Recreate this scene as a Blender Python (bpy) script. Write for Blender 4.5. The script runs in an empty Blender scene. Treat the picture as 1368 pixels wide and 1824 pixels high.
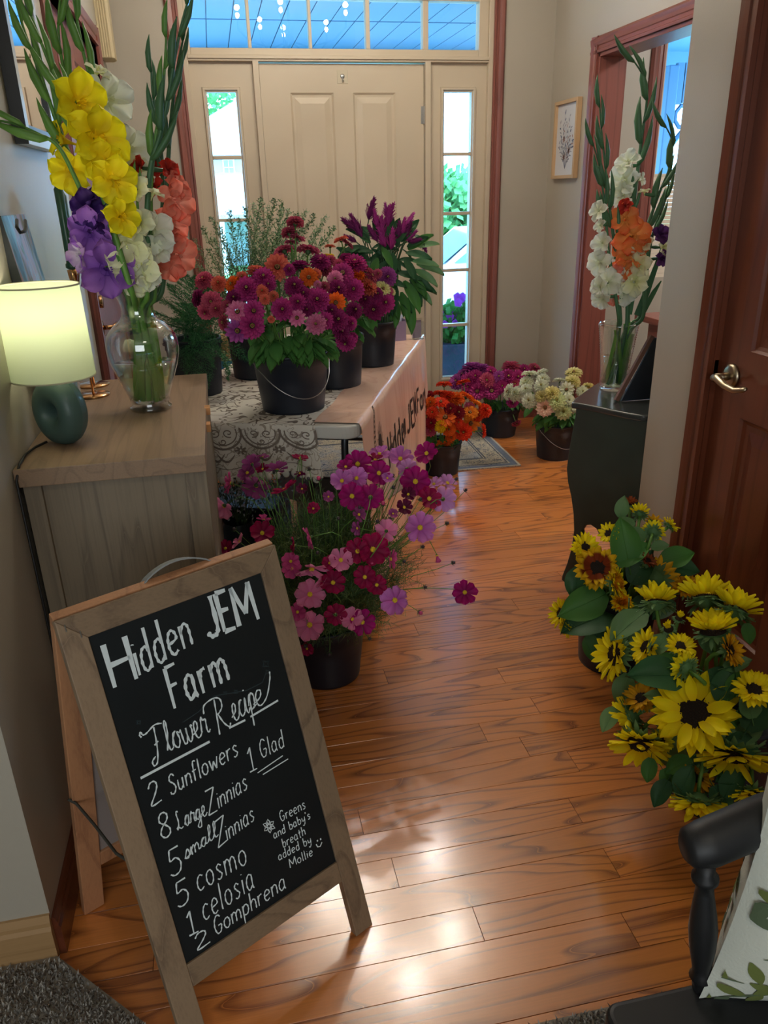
import bpy, bmesh, math, random
from mathutils import Vector, Matrix, noise
random.seed(7)
SC = bpy.context.scene
COL = SC.collection

# ------------------------------------------------------------------ camera
CAMH = 1.41
FPX, CX, CY = 1370.0, 684.0, 912.0
R = Matrix(((0.9786733269673794, 0.09908686332224248, -0.1799453044665515),
            (-0.2041716844789371, 0.37266288040815704, -0.9052272095020836),
            (-0.02263718930508004, 0.9226614607118121, 0.38494595280053406)))
CAMP = Vector((0, 0, CAMH))
cam_d = bpy.data.cameras.new('camera')
cam = bpy.data.objects.new('camera', cam_d)
COL.objects.link(cam)
cam.matrix_world = Matrix.Translation(CAMP) @ R.to_4x4()
cam_d.sensor_fit = 'VERTICAL'
cam_d.sensor_height = 24.0
cam_d.lens = FPX / 1824.0 * 24.0
cam_d.clip_start = 0.02
SC.camera = cam

# ------------------------------------------------------------------ world, sun, lights, exposure
SC.view_settings.view_transform = 'Standard'
SC.view_settings.look = 'None'
SC.view_settings.gamma = 1.0
SC.view_settings.use_curve_mapping = False
SC.view_settings.exposure = 0.55
SC.cycles.max_bounces = 10
SC.cycles.transparent_max_bounces = 24
SC.cycles.caustics_reflective = False
SC.cycles.caustics_refractive = False
SC.cycles.sample_clamp_indirect = 4.0
world = bpy.data.worlds.new('world')
SC.world = world
world.use_nodes = True
bg = world.node_tree.nodes['Background']
bg.inputs[0].default_value = (0.28, 0.62, 1.0, 1)
bg.inputs[1].default_value = 10.0
def add_light(name, kind, loc, energy, color, size=1.0, size_y=None, target=None, portal=False):
    l = bpy.data.lights.new(name, kind)
    l.energy = energy
    l.color = color
    if kind == 'AREA':
        l.shape = 'RECTANGLE'
        l.size = size
        l.size_y = size_y or size
        if portal:
            l.cycles.is_portal = True
    elif kind == 'POINT':
        l.shadow_soft_size = size
    o = bpy.data.objects.new(name, l)
    COL.objects.link(o)
    o.location = loc
    if target is not None:
        o.rotation_euler = (Vector(target) - Vector(loc)).to_track_quat('-Z', 'Y').to_euler()
    return o
sun = bpy.data.lights.new('sun', 'SUN'); sun.energy = 2.6; sun.angle = 0.01; sun.color = (1, 0.96, 0.88)
sun_o = bpy.data.objects.new('sun', sun); COL.objects.link(sun_o)
sun_o.rotation_euler = Vector((0.35, 0.75, -0.75)).to_track_quat('-Z', 'Y').to_euler()
# added area lights around the camera: broad cool fill and small warm overhead fill
add_light('living_room_fill_light', 'AREA', (-0.6, -2.7, 1.6), 34, (0.90, 0.96, 1.0), 2.6, 1.6, (0.1, 2.0, 0.9))
add_light('living_room_overhead_fill', 'AREA', (0.5, -0.6, 2.6), 5, (1.0, 0.88, 0.70), 0.5, 0.5, (0.5, -0.6, 0))
add_light('dining_room_fill_light', 'AREA', (3.3, 3.2, 2.6), 30, (1.0, 0.93, 0.88), 0.5, 0.5, (3.3, 3.2, 0))  # added overhead fill, brightens the dining room wall beyond the opening
# daylight portals in the front windows
add_light('transom_portal', 'AREA', (0.76, 4.80, 2.24), 1, (1, 1, 1), 1.7, 0.45, (0.76, 0, 2.24), True)
add_light('sidelight_portal_a', 'AREA', (0.11, 4.80, 1.1), 1, (1, 1, 1), 0.2, 1.75, (0.11, 0, 1.1), True)
add_light('sidelight_portal_b', 'AREA', (1.425, 4.80, 1.1), 1, (1, 1, 1), 0.2, 1.75, (1.425, 0, 1.1), True)
add_light('dining_portal', 'AREA', (3.25, 4.80, 1.6), 1, (1, 1, 1), 1.3, 1.7, (3.25, 0, 1.6), True)

# ------------------------------------------------------------------ pixel <-> world helpers (frame 1368 x 1824)
def ray(u, v):
    d = R @ Vector((u - CX, -(v - CY), -FPX))
    return d.normalized()
def P(u, v, ax, val):
    d = ray(u, v)
    return CAMP + d * ((val - CAMP[ax]) / d[ax])
def PD(u, v, dist):
    return CAMP + ray(u, v) * dist
def PPL(u, v, p0, n):
    d = ray(u, v)
    return CAMP + d * ((p0 - CAMP).dot(n) / d.dot(n))
CAM_R = Vector((R[0][0], R[1][0], R[2][0])); CAM_U = Vector((R[0][1], R[1][1], R[2][1]))

# ------------------------------------------------------------------ mesh helpers
class MB:
    def __init__(s):
        s.v = []; s.f = []; s.m = []; s.mi = 0
    def add(s, vs, fs):
        b = len(s.v); s.v += [tuple(x) for x in vs]
        s.f += [tuple(i + b for i in f) for f in fs]
        s.m += [s.mi] * len(fs)
        return s
    def box(s, x0, x1, y0, y1, z0, z1, M=None):
        vs = [Vector((x, y, z)) for z in (z0, z1) for y in (y0, y1) for x in (x0, x1)]
        if M is not None: vs = [M @ p for p in vs]
        return s.add(vs, [(0, 2, 3, 1), (4, 5, 7, 6), (0, 1, 5, 4), (2, 6, 7, 3), (0, 4, 6, 2), (1, 3, 7, 5)])
    def tube(s, pts, rad, n=8, caps=True, flat=1.0):
        pts = [Vector(p) for p in pts]
        if not hasattr(rad, '__len__'): rad = [rad] * len(pts)
        vs = []; N = len(pts)
        t0 = (pts[1] - pts[0]).normalized()
        a = t0.orthogonal().normalized()
        for i, p in enumerate(pts):
            t = (pts[min(i + 1, N - 1)] - pts[max(i - 1, 0)])
            t = t.normalized() if t.length > 1e-9 else t0
            a = (a - t * a.dot(t))
            a = a.normalized() if a.length > 1e-6 else t.orthogonal().normalized()
            b = t.cross(a)
            for k in range(n):
                an = 2 * math.pi * k / n
                vs.append(p + (a * math.cos(an) + b * math.sin(an) * flat) * rad[i])
        fs = []
        for i in range(N - 1):
            for k in range(n):
                k2 = (k + 1) % n
                fs.append((i * n + k, i * n + k2, (i + 1) * n + k2, (i + 1) * n + k))
        if caps:
            fs.append(tuple(range(n - 1, -1, -1))); fs.append(tuple((N - 1) * n + k for k in range(n)))
        return s.add(vs, fs)
    def lathe(s, prof, n=32, c=(0, 0, 0), M=None):
        vs = []; fs = []
        for r, z in prof:
            for k in range(n):
                a = 2 * math.pi * k / n
                vs.append(Vector((c[0] + r * math.cos(a), c[1] + r * math.sin(a), c[2] + z)))
        if M is not None: vs = [M @ p for p in vs]
        for i in range(len(prof) - 1):
            for k in range(n):
                k2 = (k + 1) % n
                fs.append((i * n + k, i * n + k2, (i + 1) * n + k2, (i + 1) * n + k))
        if prof[0][0] > 1e-6: pass
        return s.add(vs, fs)
    def disc(s, r, z, n=32, c=(0, 0, 0), M=None, flip=False):
        vs = [Vector((c[0] + r * math.cos(2 * math.pi * k / n), c[1] + r * math.sin(2 * math.pi * k / n), c[2] + z)) for k in range(n)]
        if M is not None: vs = [M @ p for p in vs]
        idx = tuple(range(n))
        return s.add(vs, [idx[::-1] if flip else idx])
    def ball(s, c, r, n=8, m=5, sc=(1, 1, 1), M=None):
        vs = []; fs = []
        for i in range(m + 1):
            ph = math.pi * i / m
            for k in range(n):
                a = 2 * math.pi * k / n
                vs.append(Vector((r * sc[0] * math.sin(ph) * math.cos(a), r * sc[1] * math.sin(ph) * math.sin(a), r * sc[2] * math.cos(ph))))
        if M is not None: vs = [M @ p for p in vs]
        vs = [p + Vector(c) for p in vs]
        for i in range(m):
            for k in range(n):
                k2 = (k + 1) % n
                fs.append((i * n + k, (i + 1) * n + k, (i + 1) * n + k2, i * n + k2))
        return s.add(vs, fs)
    def grid(s, fn, nu, nv):
        vs = [fn(i / nu, j / nv) for j in range(nv + 1) for i in range(nu + 1)]
        fs = [(j * (nu + 1) + i, j * (nu + 1) + i + 1, (j + 1) * (nu + 1) + i + 1, (j + 1) * (nu + 1) + i) for j in range(nv) for i in range(nu)]
        return s.add(vs, fs)
    def prism(s, poly, z0, z1, M=None):
        n = len(poly)
        vs = [Vector((x, y, z0)) for x, y in poly] + [Vector((x, y, z1)) for x, y in poly]
        if M is not None: vs = [M @ p for p in vs]
        fs = [tuple(range(n - 1, -1, -1)), tuple(range(n, 2 * n))] + [(i, (i + 1) % n, n + (i + 1) % n, n + i) for i in range(n)]
        return s.add(vs, fs)
    def mesh(s, name, mats, smooth=False):
        me = bpy.data.meshes.new(name)
        me.from_pydata(s.v, [], s.f)
        for m in (mats if isinstance(mats, (list, tuple)) else [mats]): me.materials.append(m)
        if any(s.m): me.polygons.foreach_set('material_index', s.m)
        if smooth: me.polygons.foreach_set('use_smooth', [True] * len(s.f))
        me.update()
        return me

def tag(o, label=None, cat=None, group=None, kind=None):
    if label: o['label'] = label
    if cat: o['category'] = cat
    if group: o['group'] = group
    if kind: o['kind'] = kind
    return o
def put(name, me, parent=None, M=None, bevel=0, seg=2, label=None):
    o = bpy.data.objects.new(name, me)
    COL.objects.link(o)
    if parent is not None: o.parent = parent
    if M is not None: o.matrix_local = M
    if bevel:
        b = o.modifiers.new('bevel', 'BEVEL'); b.width = bevel; b.segments = seg; b.limit_method = 'ANGLE'; b.angle_limit = math.radians(40)
        b.harden_normals = False
    if label: o['label'] = label
    return o
def ob(name, mb, mats, parent=None, smooth=False, bevel=0, seg=2, M=None, label=None):
    """geometry given in world coordinates; a child keeps them through its parent's translation"""
    me = mb.mesh(name, mats, smooth)
    if parent is not None and M is None:
        M = parent.matrix_world.inverted()
        gp = parent.get('_off')
        M = Matrix.Translation(-Vector(gp)) if gp else M
    o = put(name, me, parent, M, bevel, seg, label)
    if parent is not None and parent.get('_off') is not None: pass
    return o
WORLD_OFF = {}
def empty(name, loc, label=None, cat=None, group=None, kind=None):
    o = bpy.data.objects.new(name, None)
    COL.objects.link(o); o.empty_display_size = 0.05
    o.location = loc
    WORLD_OFF[o.name] = Vector(loc)
    return tag(o, label, cat, group, kind)
def part(name, mb, mats, parent, smooth=False, bevel=0, seg=2, label=None):
    """child mesh whose geometry is given in world coordinates"""
    off = WORLD_OFF.get(parent.name, Vector((0, 0, 0)))
    me = mb.mesh(name, mats, smooth)
    is_root_empty = parent.type == 'EMPTY'
    M = Matrix.Translation(-off) if is_root_empty else None
    o = put(name, me, parent, M, bevel, seg, label)
    if not is_root_empty: WORLD_OFF[o.name] = Vector((0, 0, 0))
    else: WORLD_OFF[o.name] = Vector((0, 0, 0))
    return o

# ------------------------------------------------------------------ materials
def lin(c):
    return tuple(((x / 12.92) if x <= 0.04045 else ((x + 0.055) / 1.055) ** 2.4) for x in c)
def hexc(h):
    return lin(tuple(int(h[i:i + 2], 16) / 255 for i in (0, 2, 4)))
MATS = {}
def mat(name, color='808080', rough=0.5, metal=0.0, spec=0.5, bump=0.0, bump_scale=200.0, var=0.0, var_scale=8.0, coat=0.0, emit=None, es=0.0, sheen=0.0):
    if name in MATS: return MATS[name]
    m = bpy.data.materials.new(name); m.use_nodes = True
    nt = m.node_tree; b = nt.nodes['Principled BSDF']
    c = hexc(color) if isinstance(color, str) else color
    b.inputs['Base Color'].default_value = (*c, 1)
    b.inputs['Roughness'].default_value = rough
    b.inputs['Metallic'].default_value = metal
    b.inputs['Specular IOR Level'].default_value = spec
    b.inputs['Coat Weight'].default_value = coat
    b.inputs['Sheen Weight'].default_value = sheen
    if emit:
        b.inputs['Emission Color'].default_value = (*hexc(emit), 1); b.inputs['Emission Strength'].default_value = es
    if bump or var:
        g = nt.nodes.new('ShaderNodeNewGeometry')
    if bump:
        n = nt.nodes.new('ShaderNodeTexNoise'); n.inputs['Scale'].default_value = bump_scale
        nt.links.new(g.outputs['Position'], n.inputs['Vector'])
        bp = nt.nodes.new('ShaderNodeBump'); bp.inputs['Strength'].default_value = bump; bp.inputs['Distance'].default_value = 0.002
        nt.links.new(n.outputs[0], bp.inputs['Height']); nt.links.new(bp.outputs[0], b.inputs['Normal'])
    if var:
        n2 = nt.nodes.new('ShaderNodeTexNoise'); n2.inputs['Scale'].default_value = var_scale
        nt.links.new(g.outputs['Position'], n2.inputs['Vector'])
        mx = nt.nodes.new('ShaderNodeMix'); mx.data_type = 'RGBA'
        nt.links.new(n2.outputs[0], mx.inputs[0])
        mx.inputs[6].default_value = (*[x * (1 - var) for x in c], 1); mx.inputs[7].default_value = (*[min(1, x * (1 + var)) for x in c], 1)
        nt.links.new(mx.outputs[2], b.inputs['Base Color'])
    MATS[name] = m
    return m
def wood(name, c_light, c_dark, axis='X', rough=0.4, rings=14.0, stretch=0.12, scale=7.0, fibre=0.25, rnd=True, coat=0.0, bump=0.05, amount=0.8, objvar=0.15, spec=0.5, coord='world'):
    """grain = contour lines of a noise field stretched along the grain axis"""
    m = bpy.data.materials.new(name); m.use_nodes = True
    nt = m.node_tree; L = nt.links; b = nt.nodes['Principled BSDF']
    b.inputs['Roughness'].default_value = rough; b.inputs['Coat Weight'].default_value = coat; b.inputs['Coat Roughness'].default_value = 0.17
    b.inputs['Specular IOR Level'].default_value = spec
    if coord == 'world':
        g = nt.nodes.new('ShaderNodeNewGeometry'); src = g.outputs['Position']
    else:
        g = nt.nodes.new('ShaderNodeTexCoord'); src = g.outputs['Object']
    mp = nt.nodes.new('ShaderNodeMapping'); mp.vector_type = 'POINT'
    sc = [scale, scale, scale]; sc['XYZ'.index(axis)] = scale * stretch
    mp.inputs['Scale'].default_value = sc
    L.new(src, mp.inputs['Vector'])
    oi = nt.nodes.new('ShaderNodeObjectInfo')
    if rnd:
        mul = nt.nodes.new('ShaderNodeVectorMath'); mul.operation = 'SCALE'; mul.inputs[0].default_value = (37.0, 91.0, 53.0)
        L.new(oi.outputs['Random'], mul.inputs['Scale']); L.new(mul.outputs[0], mp.inputs['Location'])
    n = nt.nodes.new('ShaderNodeTexNoise'); n.inputs['Scale'].default_value = 1.0; n.inputs['Detail'].default_value = 1.6; n.inputs['Roughness'].default_value = 0.35
    L.new(mp.outputs[0], n.inputs['Vector'])
    m1 = nt.nodes.new('ShaderNodeMath'); m1.operation = 'MULTIPLY'; m1.inputs[1].default_value = rings
    L.new(n.outputs[0], m1.inputs[0])
    fr = nt.nodes.new('ShaderNodeMath'); fr.operation = 'FRACT'; L.new(m1.outputs[0], fr.inputs[0])
    cr = nt.nodes.new('ShaderNodeValToRGB')
    e = cr.color_ramp.elements; e[0].position = 0.0; e[0].color = (1, 1, 1, 1); e[1].position = 1.0; e[1].color = (0.2, 0.2, 0.2, 1)
    x = e.new(0.12); x.color = (0.45, 0.45, 0.45, 1)
    x = e.new(0.30); x.color = (0.04, 0.04, 0.04, 1)
    x = e.new(0.9); x.color = (0.1, 0.1, 0.1, 1)
    x = e.new(0.98); x.color = (1, 1, 1, 1)
    L.new(fr.outputs[0], cr.inputs[0])
    mp2 = nt.nodes.new('ShaderNodeMapping'); sc2 = [260.0] * 3; sc2['XYZ'.index(axis)] = 7.0
    mp2.inputs['Scale'].default_value = sc2; L.new(src, mp2.inputs['Vector'])
    n2 = nt.nodes.new('ShaderNodeTexNoise'); n2.inputs['Scale'].default_value = 1.0; n2.inputs['Detail'].default_value = 2.0
    L.new(mp2.outputs[0], n2.inputs['Vector'])
    m3 = nt.nodes.new('ShaderNodeMath'); m3.operation = 'MULTIPLY_ADD'; m3.inputs[1].default_value = fibre * 2; m3.inputs[2].default_value = -fibre
    L.new(n2.outputs[0], m3.inputs[0])
    m4 = nt.nodes.new('ShaderNodeMath'); m4.operation = 'MULTIPLY_ADD'; m4.inputs[1].default_value = amount
    L.new(cr.outputs[0], m4.inputs[0]); L.new(m3.outputs[0], m4.inputs[2]); m4.use_clamp = True
    mx = nt.nodes.new('ShaderNodeMix'); mx.data_type = 'RGBA'
    mx.inputs[6].default_value = (*hexc(c_light), 1); mx.inputs[7].default_value = (*hexc(c_dark), 1)
    L.new(m4.outputs[0], mx.inputs[0])
    hs = nt.nodes.new('ShaderNodeHueSaturation')
    m5 = nt.nodes.new('ShaderNodeMath'); m5.operation = 'MULTIPLY_ADD'; m5.inputs[1].default_value = objvar * 2; m5.inputs[2].default_value = 1 - objvar
    if rnd: L.new(oi.outputs['Random'], m5.inputs[0])
    else: m5.inputs[0].default_value = 0.5
    L.new(m5.outputs[0], hs.inputs['Value']); L.new(mx.outputs[2], hs.inputs['Color'])
    L.new(hs.outputs[0], b.inputs['Base Color'])
    if bump:
        bp = nt.nodes.new('ShaderNodeBump'); bp.inputs['Strength'].default_value = bump; bp.inputs['Distance'].default_value = 0.002; bp.invert = True
        L.new(m4.outputs[0], bp.inputs['Height']); L.new(bp.outputs[0], b.inputs['Normal'])
    MATS[name] = m
    return m
def glass(name, tint=(1, 1, 1), refl=1.0, rough=0.0, edge=0.0, edge_col=(0.6, 0.75, 0.75)):
    """thin pane: light passes straight through, the surface mirrors by Fresnel"""
    m = bpy.data.materials.new(name); m.use_nodes = True
    nt = m.node_tree; nt.nodes.clear(); L = nt.links
    o = nt.nodes.new('ShaderNodeOutputMaterial'); t = nt.nodes.new('ShaderNodeBsdfTransparent'); t.inputs[0].default_value = (*tint, 1)
    g = nt.nodes.new('ShaderNodeBsdfGlossy'); g.inputs['Roughness'].default_value = rough; g.inputs['Color'].default_value = (1, 1, 1, 1)
    lw0 = nt.nodes.new('ShaderNodeLayerWeight'); lw0.inputs[0].default_value = 0.5
    f5 = nt.nodes.new('ShaderNodeMath'); f5.operation = 'POWER'; f5.inputs[1].default_value = 4.0; nt.links.new(lw0.outputs['Facing'], f5.inputs[0])
    f = nt.nodes.new('ShaderNodeMath'); f.operation = 'MULTIPLY_ADD'; f.inputs[1].default_value = 0.9; f.inputs[2].default_value = 0.045; nt.links.new(f5.outputs[0], f.inputs[0])
    mm = nt.nodes.new('ShaderNodeMath'); mm.operation = 'MULTIPLY'; mm.inputs[1].default_value = refl; mm.use_clamp = True
    L.new(f.outputs[0], mm.inputs[0])
    mx = nt.nodes.new('ShaderNodeMixShader'); L.new(mm.outputs[0], mx.inputs[0]); L.new(t.outputs[0], mx.inputs[1]); L.new(g.outputs[0], mx.inputs[2])
    if edge:
        lw = nt.nodes.new('ShaderNodeLayerWeight'); lw.inputs[0].default_value = 0.25
        pw = nt.nodes.new('ShaderNodeMath'); pw.operation = 'POWER'; pw.inputs[1].default_value = 3.0; L.new(lw.outputs['Facing'], pw.inputs[0])
        pm = nt.nodes.new('ShaderNodeMath'); pm.operation = 'MULTIPLY'; pm.inputs[1].default_value = edge; L.new(pw.outputs[0], pm.inputs[0])
        cm = nt.nodes.new('ShaderNodeMix'); cm.data_type = 'RGBA'; cm.inputs[6].default_value = (*tint, 1); cm.inputs[7].default_value = (*edge_col, 1)
        L.new(pm.outputs[0], cm.inputs[0]); L.new(cm.outputs[2], t.inputs[0])
    L.new(mx.outputs[0], o.inputs[0])
    MATS[name] = m
    return m
def petal_mat(name, c_tip, c_base, trans=0.3, rough=0.6, start=0.0, end=1.0, vein=0.0):
    """colour runs from base to tip along the petal's own UV (v)"""
    if name in MATS: return MATS[name]
    m = bpy.data.materials.new(name); m.use_nodes = True
    nt = m.node_tree; nt.nodes.clear(); L = nt.links
    o = nt.nodes.new('ShaderNodeOutputMaterial')
    at = nt.nodes.new('ShaderNodeAttribute'); at.attribute_name = 'tip'
    mr = nt.nodes.new('ShaderNodeMapRange'); mr.inputs[1].default_value = start; mr.inputs[2].default_value = end; L.new(at.outputs['Fac'], mr.inputs[0])
    mx = nt.nodes.new('ShaderNodeMix'); mx.data_type = 'RGBA'; mx.inputs[6].default_value = (*hexc(c_base), 1); mx.inputs[7].default_value = (*hexc(c_tip), 1)
    L.new(mr.outputs[0], mx.inputs[0])
    oi = nt.nodes.new('ShaderNodeObjectInfo'); ma = nt.nodes.new('ShaderNodeMath'); ma.operation = 'MULTIPLY_ADD'; ma.inputs[1].default_value = 0.3; ma.inputs[2].default_value = 0.85
    L.new(oi.outputs['Random'], ma.inputs[0])
    hs = nt.nodes.new('ShaderNodeHueSaturation'); L.new(mx.outputs[2], hs.inputs['Color']); L.new(ma.outputs[0], hs.inputs['Value'])
    p = nt.nodes.new('ShaderNodeBsdfPrincipled'); p.inputs['Roughness'].default_value = rough; p.inputs['Specular IOR Level'].default_value = 0.25
    t = nt.nodes.new('ShaderNodeBsdfTranslucent'); L.new(hs.outputs[0], p.inputs['Base Color']); L.new(hs.outputs[0], t.inputs['Color'])
    ms = nt.nodes.new('ShaderNodeMixShader'); ms.inputs[0].default_value = trans
    L.new(p.outputs[0], ms.inputs[1]); L.new(t.outputs[0], ms.inputs[2]); L.new(ms.outputs[0], o.inputs[0])
    MATS[name] = m
    return m
def pattern_mat(name, base, line, scale=18.0, width=0.09, warp=2.0, rough=0.85, kind='swirl', base2=None, mult=7.0):
    """printed curls: contour lines of a warped noise field"""
    m = bpy.data.materials.new(name); m.use_nodes = True
    nt = m.node_tree; L = nt.links; b = nt.nodes['Principled BSDF']; b.inputs['Roughness'].default_value = rough; b.inputs['Specular IOR Level'].default_value = 0.2
    tc = nt.nodes.new('ShaderNodeTexCoord')
    n = nt.nodes.new('ShaderNodeTexNoise'); n.inputs['Scale'].default_value = scale; n.inputs['Detail'].default_value = 1.0; n.inputs['Distortion'].default_value = warp
    L.new(tc.outputs['Object'], n.inputs['Vector'])
    m1 = nt.nodes.new('ShaderNodeMath'); m1.operation = 'MULTIPLY'; m1.inputs[1].default_value = mult; L.new(n.outputs[0], m1.inputs[0])
    fr = nt.nodes.new('ShaderNodeMath'); fr.operation = 'PINGPONG'; fr.inputs[1].default_value = 0.5; L.new(m1.outputs[0], fr.inputs[0])
    ls = nt.nodes.new('ShaderNodeMath'); ls.operation = 'LESS_THAN'; ls.inputs[1].default_value = width; L.new(fr.outputs[0], ls.inputs[0])
    mx = nt.nodes.new('ShaderNodeMix'); mx.data_type = 'RGBA'; mx.inputs[6].default_value = (*hexc(base), 1); mx.inputs[7].default_value = (*hexc(line), 1)
    L.new(ls.outputs[0], mx.inputs[0]); L.new(mx.outputs[2], b.inputs['Base Color'])
    if base2:
        n3 = nt.nodes.new('ShaderNodeTexNoise'); n3.inputs['Scale'].default_value = scale * 0.4
        L.new(tc.outputs['Object'], n3.inputs['Vector'])
        r3 = nt.nodes.new('ShaderNodeMapRange'); r3.inputs[1].default_value = 0.42; r3.inputs[2].default_value = 0.58; L.new(n3.outputs[0], r3.inputs[0])
        mx3 = nt.nodes.new('ShaderNodeMix'); mx3.data_type = 'RGBA'; mx3.inputs[6].default_value = (*hexc(base), 1); mx3.inputs[7].default_value = (*hexc(base2), 1)
        L.new(r3.outputs[0], mx3.inputs[0]); L.new(mx3.outputs[2], mx.inputs[6])
    bp = nt.nodes.new('ShaderNodeBump'); bp.inputs['Strength'].default_value = 0.25; bp.inputs['Distance'].default_value = 0.002
    L.new(ls.outputs[0], bp.inputs['Height']); L.new(bp.outputs[0], b.inputs['Normal'])
    MATS[name] = m
    return m

M_WALL = mat('wall_paint', 'AFA89A', 0.36, bump=0.15, bump_scale=350)
M_CEIL = mat('ceiling_paint', 'D8D2C6', 0.9)
M_CREAM = mat('cream_paint', 'C4B69F', 0.42)
M_TRIM = wood('red_stained_oak', '824A40', '56302A', 'Z', 0.38, 8, 0.06, 9.0, 0.25, amount=0.55, objvar=0.06)
M_TRIMY = wood('red_stained_oak_y', '824A40', '56302A', 'Y', 0.38, 8, 0.06, 9.0, 0.25, amount=0.55, objvar=0.06)
M_MAHOG = wood('mahogany', '6C3824', '3E1C12', 'Z', 0.28, 5, 0.05, 7.0, 0.25, amount=0.4, coat=0.2, objvar=0.05)
M_MAHOGY = wood('mahogany_y', '6C3824', '3E1C12', 'Y', 0.28, 5, 0.05, 7.0, 0.25, amount=0.4, coat=0.2, objvar=0.05)
M_FLOOR = wood('floor_oak', 'D6823C', '6C3214', 'X', 0.32, 13, 0.13, 8.5, 0.2, coat=1.0, bump=0.04, amount=0.84, objvar=0.12)
M_FLOOR.node_tree.nodes['Principled BSDF'].inputs['Coat IOR'].default_value = 1.88
M_GREYOAK = wood('grey_oak', '80735F', '564B40', 'Z', 0.55, 10, 0.05, 11.0, 0.45, amount=0.5, objvar=0.05)
M_GREYOAKY = wood('grey_oak_y', '977C62', '705C4A', 'Y', 0.45, 9, 0.06, 11.0, 0.4, amount=0.5, objvar=0.05)
M_GREYOAKX = wood('grey_oak_x', '80735F', '564B40', 'X', 0.55, 9, 0.05, 12.0, 0.4, amount=0.4, objvar=0.05)
M_SIGNW = wood('weathered_pine', '9A7D5F', '6C5442', 'Z', 0.65, 8, 0.08, 9.0, 0.4, amount=0.5, coord='object', objvar=0.1)
M_BLACKPL = mat('black_bucket_plastic', '151D29', 0.45, bump=0.05, bump_scale=500)
M_STEEL = mat('steel_wire', 'B9BBBB', 0.3, 1.0)
M_DARKM = mat('dark_metal', '2A2A2C', 0.4, 0.8)
M_BRASS = mat('polished_brass', 'D9A878', 0.12, 1.0)
M_NICKEL = mat('satin_nickel', 'B5A78E', 0.3, 1.0)
M_PANE = glass('window_glass', (0.96, 0.98, 1.0), 1.0)
M_VASE = glass('vase_glass', (0.97, 0.985, 0.975), 2.2, 0.02, 0.9, (0.45, 0.60, 0.60))
M_WATER = glass('water', (0.86, 0.95, 0.84), 1.6, 0.0)
M_STEM = mat('green_stem', '5E8A3A', 0.5, var=0.25, var_scale=30)
M_STEMD = mat('dark_green_stem', '3C5A34', 0.55, var=0.25, var_scale=30)
M_LEAF = petal_mat('leaf_green', '5A9048', '467A3C', 0.2, 0.5)
M_LEAFL = petal_mat('leaf_light_green', '7CA070', '64905C', 0.25, 0.5)
M_LEAFD = petal_mat('leaf_dark_green', '3E6A44', '32583A', 0.15, 0.45)
M_BLACKW = mat('black_painted_wood', '1A1B1C', 0.35, bump=0.05, bump_scale=60)
# ================================================================== ROOM
YF = 4.68                      # inside face of the front wall
XL, XR, XA = -0.45, 1.30, 1.97 # left wall, near right wall, alcove wall
CEILZ = 2.70
def struct(name, mb, m, smooth=False, bevel=0, parent=None):
    o = ob(name, mb, m, None, smooth, bevel)
    if parent is None: o['kind'] = 'structure'
    else: o.parent = parent
    return o
def X_(u, v=100): return P(u, v, 1, YF).x
def Z_(u, v): return P(u, v, 1, YF).z

# ---- floor: subfloor with planks
sub = struct('floor', MB().box(-3.2, 4.7, -3.2, YF + 0.16, -0.06, -0.013), mat('subfloor', '3A2416', 0.9))
PW = 0.0828
unit = {}
def plank_mesh(L):
    L = 1
    if L not in unit:
        b = MB(); g = 0.0006; c = 0.0003
        x0, x1, y0, y1 = 0, 1, g, PW - g
        vs = [(x0, y0, -0.012), (x1, y0, -0.012), (x1, y1, -0.012), (x0, y1, -0.012),
              (x0, y0, -c), (x1, y0, -c), (x1, y1, -c), (x0, y1, -c),
              (x0 + c, y0 + c, 0), (x1 - c, y0 + c, 0), (x1 - c, y1 - c, 0), (x0 + c, y1 - c, 0)]
        fs = [(0, 1, 5, 4), (1, 2, 6, 5), (2, 3, 7, 6), (3, 0, 4, 7), (4, 5, 9, 8), (5, 6, 10, 9), (6, 7, 11, 10), (7, 4, 8, 11), (8, 9, 10, 11)]
        b.add(vs, fs)
        unit[L] = b.mesh('floor_plank', M_FLOOR)
    return unit[L]
rp = random.Random(3)
row0 = 0.965 - PW * 2
fixed = {1.546: 0.691, 1.462: 0.795, 0.965: 0.694, 1.63: 1.25}
for r in range(0, 47):
    y = row0 + r * PW
    xa = -0.75 if y < 4.7 else 0.0
    xb = XR + 0.02 if y < 2.13 else (XA + 0.14 if not (2.6 < y < 4.1) else 3.4)
    if y < 1.2: xa, xb = -0.62, 1.32
    joints = []
    fx = [v for k, v in fixed.items() if abs(k - y) < 0.03]
    x = fx[0] if fx else rp.uniform(-0.7, 0.4)
    s = x
    while s > xa: joints.append(s); s -= rp.choice((0.65, 0.8, 1.0, 1.25))
    s = x + rp.choice((0.8, 1.0, 1.25, 1.4))
    while s < xb: joints.append(s); s += rp.choice((0.65, 0.8, 1.0, 1.25))
    joints = sorted(j for j in joints if xa + 0.15 < j < xb - 0.15)
    edges = [xa] + joints + [xb]
    for a, b_ in zip(edges[:-1], edges[1:]):
        o = put('floor_plank', plank_mesh(1), sub, Matrix.Translation((a + .0005, y, 0)) @ Matrix.Diagonal((b_ - a - .001, 1, 1, 1)))

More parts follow.
